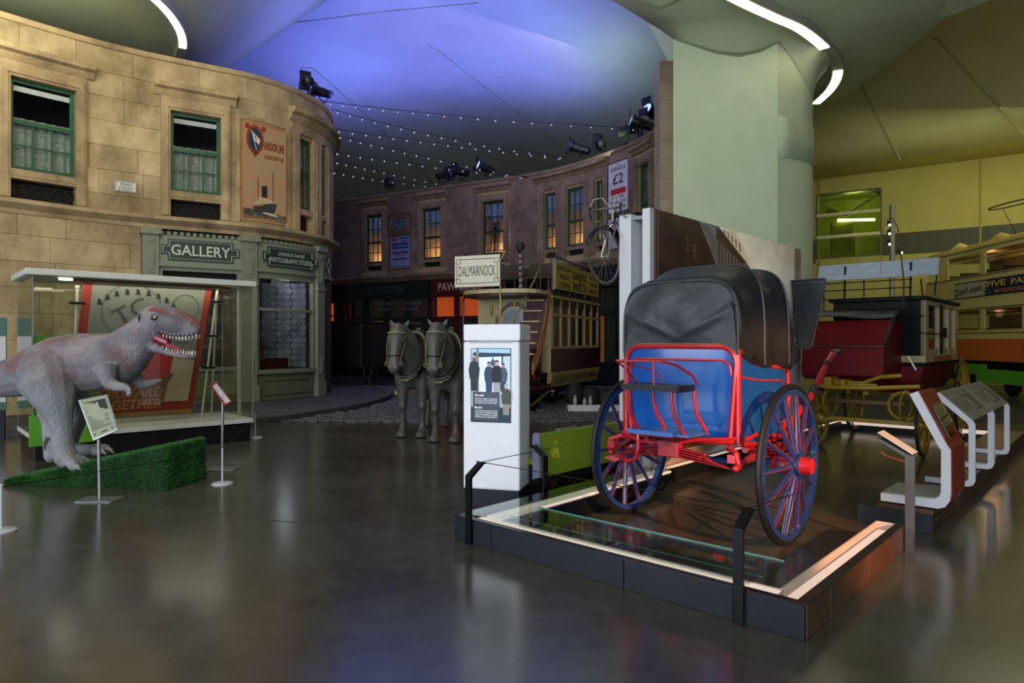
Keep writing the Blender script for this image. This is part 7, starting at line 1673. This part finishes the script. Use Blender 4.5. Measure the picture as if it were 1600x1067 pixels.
b = MB(); b.loft([[(.2, 8.0, 2.60), (1.93, 8.0, 2.60), (1.93, 8.03, 2.60), (.2, 8.03, 2.60)], [(.2, 8.07, 2.86), (1.93, 8.07, 2.86), (1.93, 8.10, 2.86), (.2, 8.10, 2.86)]]); bk_ = bp_(b, 'seat_backboard', mat('backboard_grey', '6d7888', .4, var=.15, scale=5, stretch=(1, 4, 8)))
for s_ in (.62, 1.56): m = MB(); m.bar((s_, 7.99, 2.25), (s_, 8.04, 2.82), .03, .012); m.build('board_iron', bblk, bk_)
m = MB(); m.tube([(1.9, 8.05, 2.62), (1.86, 8.1, 2.3)], .01, 6); m.tube([(1.7, 8.0, 2.55), (1.72, 8.0, 2.3)], .01, 6); bp_(m, 'side_iron', bblk)
# forecarriage
m = MB(); m.tube([(.4, 6.75, .98), (.8, 6.68, .93), (1.3, 6.68, .94), (1.95, 6.72, .99)], .03, 8); bp_(m, 'splinter_bar', yel, smooth=True)
m = MB(); m.tube([(.55, 6.95, 1.08), (.7, 6.85, 1.02), (1.2, 6.85, 1.0), (1.45, 6.8, 1.1), (1.72, 6.75, 1.13)], .028, 8); bp_(m, 'futchell', yel, smooth=True)
m = MB(); m.tube([(.5, 6.9, .99), (1.0, 6.8, .97), (1.4, 6.8, .98)], .024, 8); m.box(.72, .82, 6.7, 7.1, .9, 1.08); m.box(.95, 1.0, 6.7, 7.0, .95, 1.05); bp_(m, 'fore_bed', yel)
for s_ in (.72, 1.72):
    m = MB(); m.tube([(s_, 7.0+.36*math.cos(a), .70+.19*math.sin(a)) for a in [2*PI*k/18 for k in range(18)]], .022, 6, True, sq=(1.6, .8)); bp_(m, 'elliptic_spring', yel, smooth=True)
m = MB(); m.tube([(1.72+.2*math.cos(a), 6.9, .70+.19*math.sin(a)) for a in [2*PI*k/18 for k in range(18)]], .022, 6, True); bp_(m, 'cross_spring', yel, smooth=True)
m = MB(); m.bar((.5, 7.0, .72), (1.7, 7.0, .72), .05, .05); bp_(m, 'spring_bed', mat('gear_brown', '5a3c1c', .4, var=.1))
m = MB(); m.bar((1.2, 7.0, .85), (1.2, 9.4, .9), .07, .06); m.box(.6, 1.6, 9.2, 9.5, .72, .82); bp_(m, 'perch', yel)
m = MB(); m.tube([(1.52, 7.75, 2.1), (1.54, 7.7, 2.5), (1.5, 7.5, 3.3), (1.45, 7.4, 3.42), (1.38, 7.3, 3.4), (1.34, 7.25, 3.1), (1.34, 7.25, 2.6)], [.013, .012, .008, .006, .005, .004, .003], 6); bp_(m, 'coach_whip', mat('whip_brown', '2a1610', .5), smooth=True)
m = MB(); m.bar((1.62, 7.6, 1.38), (1.72, 7.6, 1.18), .03, .02); bp_(m, 'brake_block_tag', pwh)

# ================================================================ DOUBLE-DECK TRAM (orange and cream)
OM = basis((14.48, 22.0, 0), (-.108, -.994, 0), (0, 0, 1))
otr = thing('double_deck_tram', 'orange and cream double-deck tram with advertisement band at the right', 'tram', M=OM)
oc = mat('otram_cream', 'bba964', .4, var=.05, coat=.3); oo = mat('otram_orange', 'b8551a', .35, var=.06, coat=.3); ogl = mat('otram_green_line', '1c2a16', .5); oin = mat('otram_inside', '5e3a24', .6, var=.2)
def op(b, n, m, **k): return b.build(n, m, otr, **k)
X0, X1, OW = -2.3, 9.0, 2.1
def ring_x(z, ins=0.): return [(X0+.5+ins*.2, 0+ins), (X0+.15+ins, .35), (X0+ins, 1.05), (X0+.15+ins, 1.75), (X0+.5+ins*.2, OW-ins), (X1, OW-ins), (X1, 0+ins)]
def band(name, z0, z1, m, out=0.):
    b = MB(); b.prism([(x, y-out if y < .01 else y) for x, y in ring_x(0)], z0, z1, axis='z'); return op(b, name, m)
def shell_band(name, z0, z1, m):   # side wall strip only, so windows stay open
    b = MB(); b.box(X0+.5, X1, 0, .05, z0, z1); b.loft([[(x, y, z) for z in (z0, z1)] for x, y in ring_x(0)[:5]], caps=False, ring_closed=False); b.box(X0+.5, X1, OW-.05, OW, z0, z1); return op(b, name, m)
shell_band('lower_panel', 1.02, 1.68, oo); shell_band('waist_panel', 1.68, 1.94, oc); shell_band('band_panel', 2.60, 3.62, oc); shell_band('upper_cove', 4.36, 4.5, oc)
b = MB(); b.loft([[(x*1.0+d*(1 if x < 0 else 0), 1.05+(y-1.05)*k, z) for x, y in ring_x(0)] for z, k, d in ((4.5, 1, 0), (4.6, .94, .06), (4.68, .78, .25), (4.72, .4, .6))]); op(b, 'roof', mat('otram_roof', '9a7f3a', .35, var=.06, coat=.3), smooth=40)
for z in (1.86, 2.98, 3.62, 4.46, 2.62): m = MB(); m.box(X0+.5, X1, -.012, 0, z-.012, z+.012); op(m, 'lining', ogl)
b = MB(); b.box(X0+.5, X1, .06, OW-.06, 1.0, 1.08); b.box(X0+.5, X1, .06, OW-.06, 2.55, 2.62); op(b, 'deck', oin)
b = MB(); b.box(X0+.6, X1, OW-.08, OW-.06, 1.94, 2.6); b.box(X0+.6, X1, OW-.08, OW-.06, 3.62, 4.4); op(b, 'inner_lining', mat('otram_far', '6a5a34', .6, var=.2))
def xr(u): return hit(u, 500, OM, 0)[0]
ups = [(1443, 1467), (1481, 1532), (1539, 1601)]; los = [(1466, 1491), (1494, 1531), (1538, 1597)]
def winrow(rows, z0, z1, far):
    xs_ = [(xr(a), xr(c)) for a, c in rows]; step = xs_[-1][1]-xs_[-1][0]+.25
    while xs_[-1][1]+step < X1: xs_.append((xs_[-1][0]+step, xs_[-1][1]+step))
    prev = X0+.5
    for a, c in xs_:
        m = MB(); m.box(prev, max(prev+.01, a), 0, .05, z0, z1); op(m, 'window_pillar', oc); prev = c
        m = MB(); m.box(max(a, X0+.5), c, .02, .03, z0, z1); op(m, 'pane', paneg)
        m = MB(); m.box(max(a, X0+.5), c, -.005, .045, z0, z0+.035); m.box(max(a, X0+.5), c, -.005, .045, z1-.035, z1); m.box(max(a, X0+.5), c, -.002, .03, z1-.22, z1-.195); op(m, 'window_frame', MATS['gilt'] if far else oc)
    m = MB(); m.box(prev, X1, 0, .05, z0, z1); op(m, 'window_pillar', oc)
winrow(ups, 3.62, 4.36, 0); winrow(los, 1.94, 2.60, 1)
for k in range(9):
    x = X0+1.2+k*1.15
    for z, h_ in ((1.08, .95), (2.62, 1.2)):
        m = MB(); m.box(x, x+.1, .15, .9, z+.3, z+h_); m.box(x, x+.45, .15, .9, z+.3, z+.4); op(m, 'seat', mat('otram_seat', '16110e', .6, var=.2))
for k in range(4): m = MB(); m.tube([(X0+1.5+k*2.2, .4, 4.6), (X0+1.9+k*2.2, .4, 4.74), (X0+2.3+k*2.2, .4, 4.6)], .14, 8); op(m, 'roof_vent', oc, smooth=True)
light('tram_lamp', 'POINT', OM @ Vector((.2, 1.0, 4.3)), 14, (1, .62, .35), size=.1); light('tram_lamp', 'POINT', OM @ Vector((2.6, 1.0, 4.3)), 10, (1, .62, .35), size=.1)
light('tram_lamp', 'POINT', OM @ Vector((.8, .9, 2.45)), 7, (1, .5, .25), size=.1)
# advertisement
xa, xb, xc = xr(1492), xr(1538), xr(1600)
m = MB(); m.box(xa, X1-.5, -.02, 0, 2.97, 3.47); ad = op(m, 'advert_board', ogl, label='advertisement band lettered Don\'t miss FIVE PAST')
m = MB(); zig = [(xb, 3.0), (xb+.12, 3.06), (xb-.02, 3.1), (xb+.16, 3.16), (xb, 3.2), (xb+.18, 3.27), (xb+.02, 3.31), (xb+.2, 3.37), (xb+.08, 3.43)]; m.prism([(xa+.02, 3.0)]+zig+[(xa+.02, 3.43)], -.026, -.02); m.build('white_field', mat('advert_white', 'a09a80', .5), ad)
m = MB(); m.prism([(xb+.02, 3.01), (X1-.55, 3.01), (X1-.55, 3.43), (xb+.1, 3.43)], -.024, -.02); m.build('blue_field', mat('advert_navy', '101c34', .5), ad)
SH = Matrix.Identity(4); SH[0][2] = .2; SH[2][0] = .12
lettering("Don't", Matrix.Translation((xa+(xb-xa)*.27, -.027, 3.2)) @ SH, (xb-xa)*.44, .26, gt, ad, .02); lettering('miss', Matrix.Translation((xa+(xb-xa)*.75, -.027, 3.23)) @ SH, (xb-xa)*.4, .2, gt, ad, .02)
yl = mat('advert_yellow', 'b8a032', .5); wF = xr(1573)-xr(1544)
lettering('FIVE', Matrix.Translation(((xr(1543)+xr(1573))/2, -.025, 3.31)), wF, .17, yl, ad, .02); lettering('PAST', Matrix.Translation(((xr(1580)+xr(1580)+wF*1.1)/2+.05, -.025, 3.31)), wF*1.12, .17, yl, ad, .02)
lettering('with', Matrix.Translation((xr(1545), -.025, 3.08)), .3, .1, mat('advert_teal', '2c6a4a', .5), ad, .01)
m = MB(); m.box(xr(1556), xr(1556)+3.2, -.027, -.02, 3.04, 3.13); m.build('orange_strip', mat('advert_orange', 'a8602a', .5), ad)
for k in range(9): m = MB(); m.box(xr(1556)+.15+k*.33, xr(1556)+.4+k*.33, -.029, -.027, 3.065, 3.105); m.build('printed_line', gt, ad)
m = MB(); m.lathe([(.16, 0), (.16, .012)], 16, Matrix.Translation((xr(1600)+.1, -.0, 1.48)) @ Matrix.Rotation(PI/2, 4, 'X')); op(m, 'crest', mat('crest_gilt', '6a5a2c', .5, var=.3, scale=20))
b = MB(); b.box(X0+1, X1, .3, 1.8, .35, 1.0); op(b, 'truck', iron)
for x in (.5, 2.6, 5.2, 7.4): m = MB(); m.lathe([(.38, -.03), (.38, .03), (.1, .05)], 20, Matrix.Translation((x, .25, .38)) @ Matrix.Rotation(PI/2, 4, 'X')); op(m, 'tram_wheel', iron)
for (xA, xB, z0, z1, y_) in ((xr(1504), xr(1553), .60, .92, -.25), (xr(1553), xr(1600)+2, .42, .80, -.5)):
    t = thing('green_barrier', 'lime green low barrier panel below the orange tram, %s one' % ('left' if y_ > -.3 else 'right'), 'barrier', M=OM @ Matrix.Translation((xA, y_, 0)))
    m = MB(); m.box(0, xB-xA, 0, .05, z0, z1); m.build('panel', mat('barrier_lime', '4a8a14', .45, var=.05), t); 
    for x_ in (.2, xB-xA-.3):
        m = MB(); m.box(x_, x_+.1, .0, .05, 0, z0); m.build('foot', iron, t)
# bow collector of the tram
b = MB(); c = Vector((hit(1585, 318, OM, 1.0)[0], 1.0, hit(1585, 318, OM, 1.0)[1])); b.tube([(c.x+.9*math.cos(a), c.y+.55*math.sin(a), c.z+.08*math.sin(a)) for a in [2*PI*k/20 for k in range(20)]], .022, 6, True)
b.tube([c+Vector((.9, 0, 0)), Vector((c.x+.6, 1.0, 4.7))], .02, 6); b.tube([c+Vector((-.6, 0, 0)), Vector((c.x+.2, 1.0, 4.7))], .01, 6); op(b, 'bow_collector', iron, smooth=True)
# lighting mast beside the tram
pm = P(1394, 434, 19.5); pm.z = 0
mast = thing('lighting_mast', 'pale steel lighting mast with small spotlights behind the horse bus', 'mast', pm)
b = MB(); b.tube([(0, 0, 0), (0, 0, 5.55)], .075, 12); b.build('column', mat('mast_steel', '8d8a74', .4, .3, var=.05), mast, smooth=True)
for z, s_ in ((5.0, -1), (4.75, -1), (4.45, -1), (4.2, 1)):
    b = MB(); b.tube([(.05*s_, -.08, z), (.16*s_, -.12, z)], .012, 6); b.tube([(.16*s_, -.12, z+.06), (.17*s_, -.14, z-.06)], .05, 8); f_ = b.build('mast_spotlight', iron, mast); b = MB(); b.ball((.17*s_, -.17, z-.05), .035, 7); b.build('lens', ls_m, f_)

# ================================================================ DARK CART AT THE SIDE STREET
ct = thing('delivery_cart', 'dark closed delivery cart with roof rail in the shadow beside the corner', 'cart', P(540, 600, 23.2)-Vector((0, 0, P(540, 600, 23.2).z)), -.3)
cd_ = mat('cart_dark', '14100f', .5, var=.2)
b = MB(); b.box(-.75, .62, 0, 1.8, .7, 2.25); b.build('body', cd_, ct, bevel=.03)
b = MB(); b.box(-.8, .66, -.1, 1.85, 2.25, 2.31); b.build('roof', cd_, ct, bevel=.02)
b = MB()
for x in (-.7, 0, .58): b.tube([(x, 0, 2.31), (x, 0, 2.48)], .014, 6)
b.tube([(-.7, 0, 2.48), (.58, 0, 2.48), (.58, 1.7, 2.48)], .014, 6); b.build('roof_rail', iron, ct)
for x in (-.8, .68): wheel(ct, 'wheel', x, .48, cd_, cd_, cd_, 10, .02, .1, -1 if x < 0 else 1, None, .02, y=.5, bands=False)
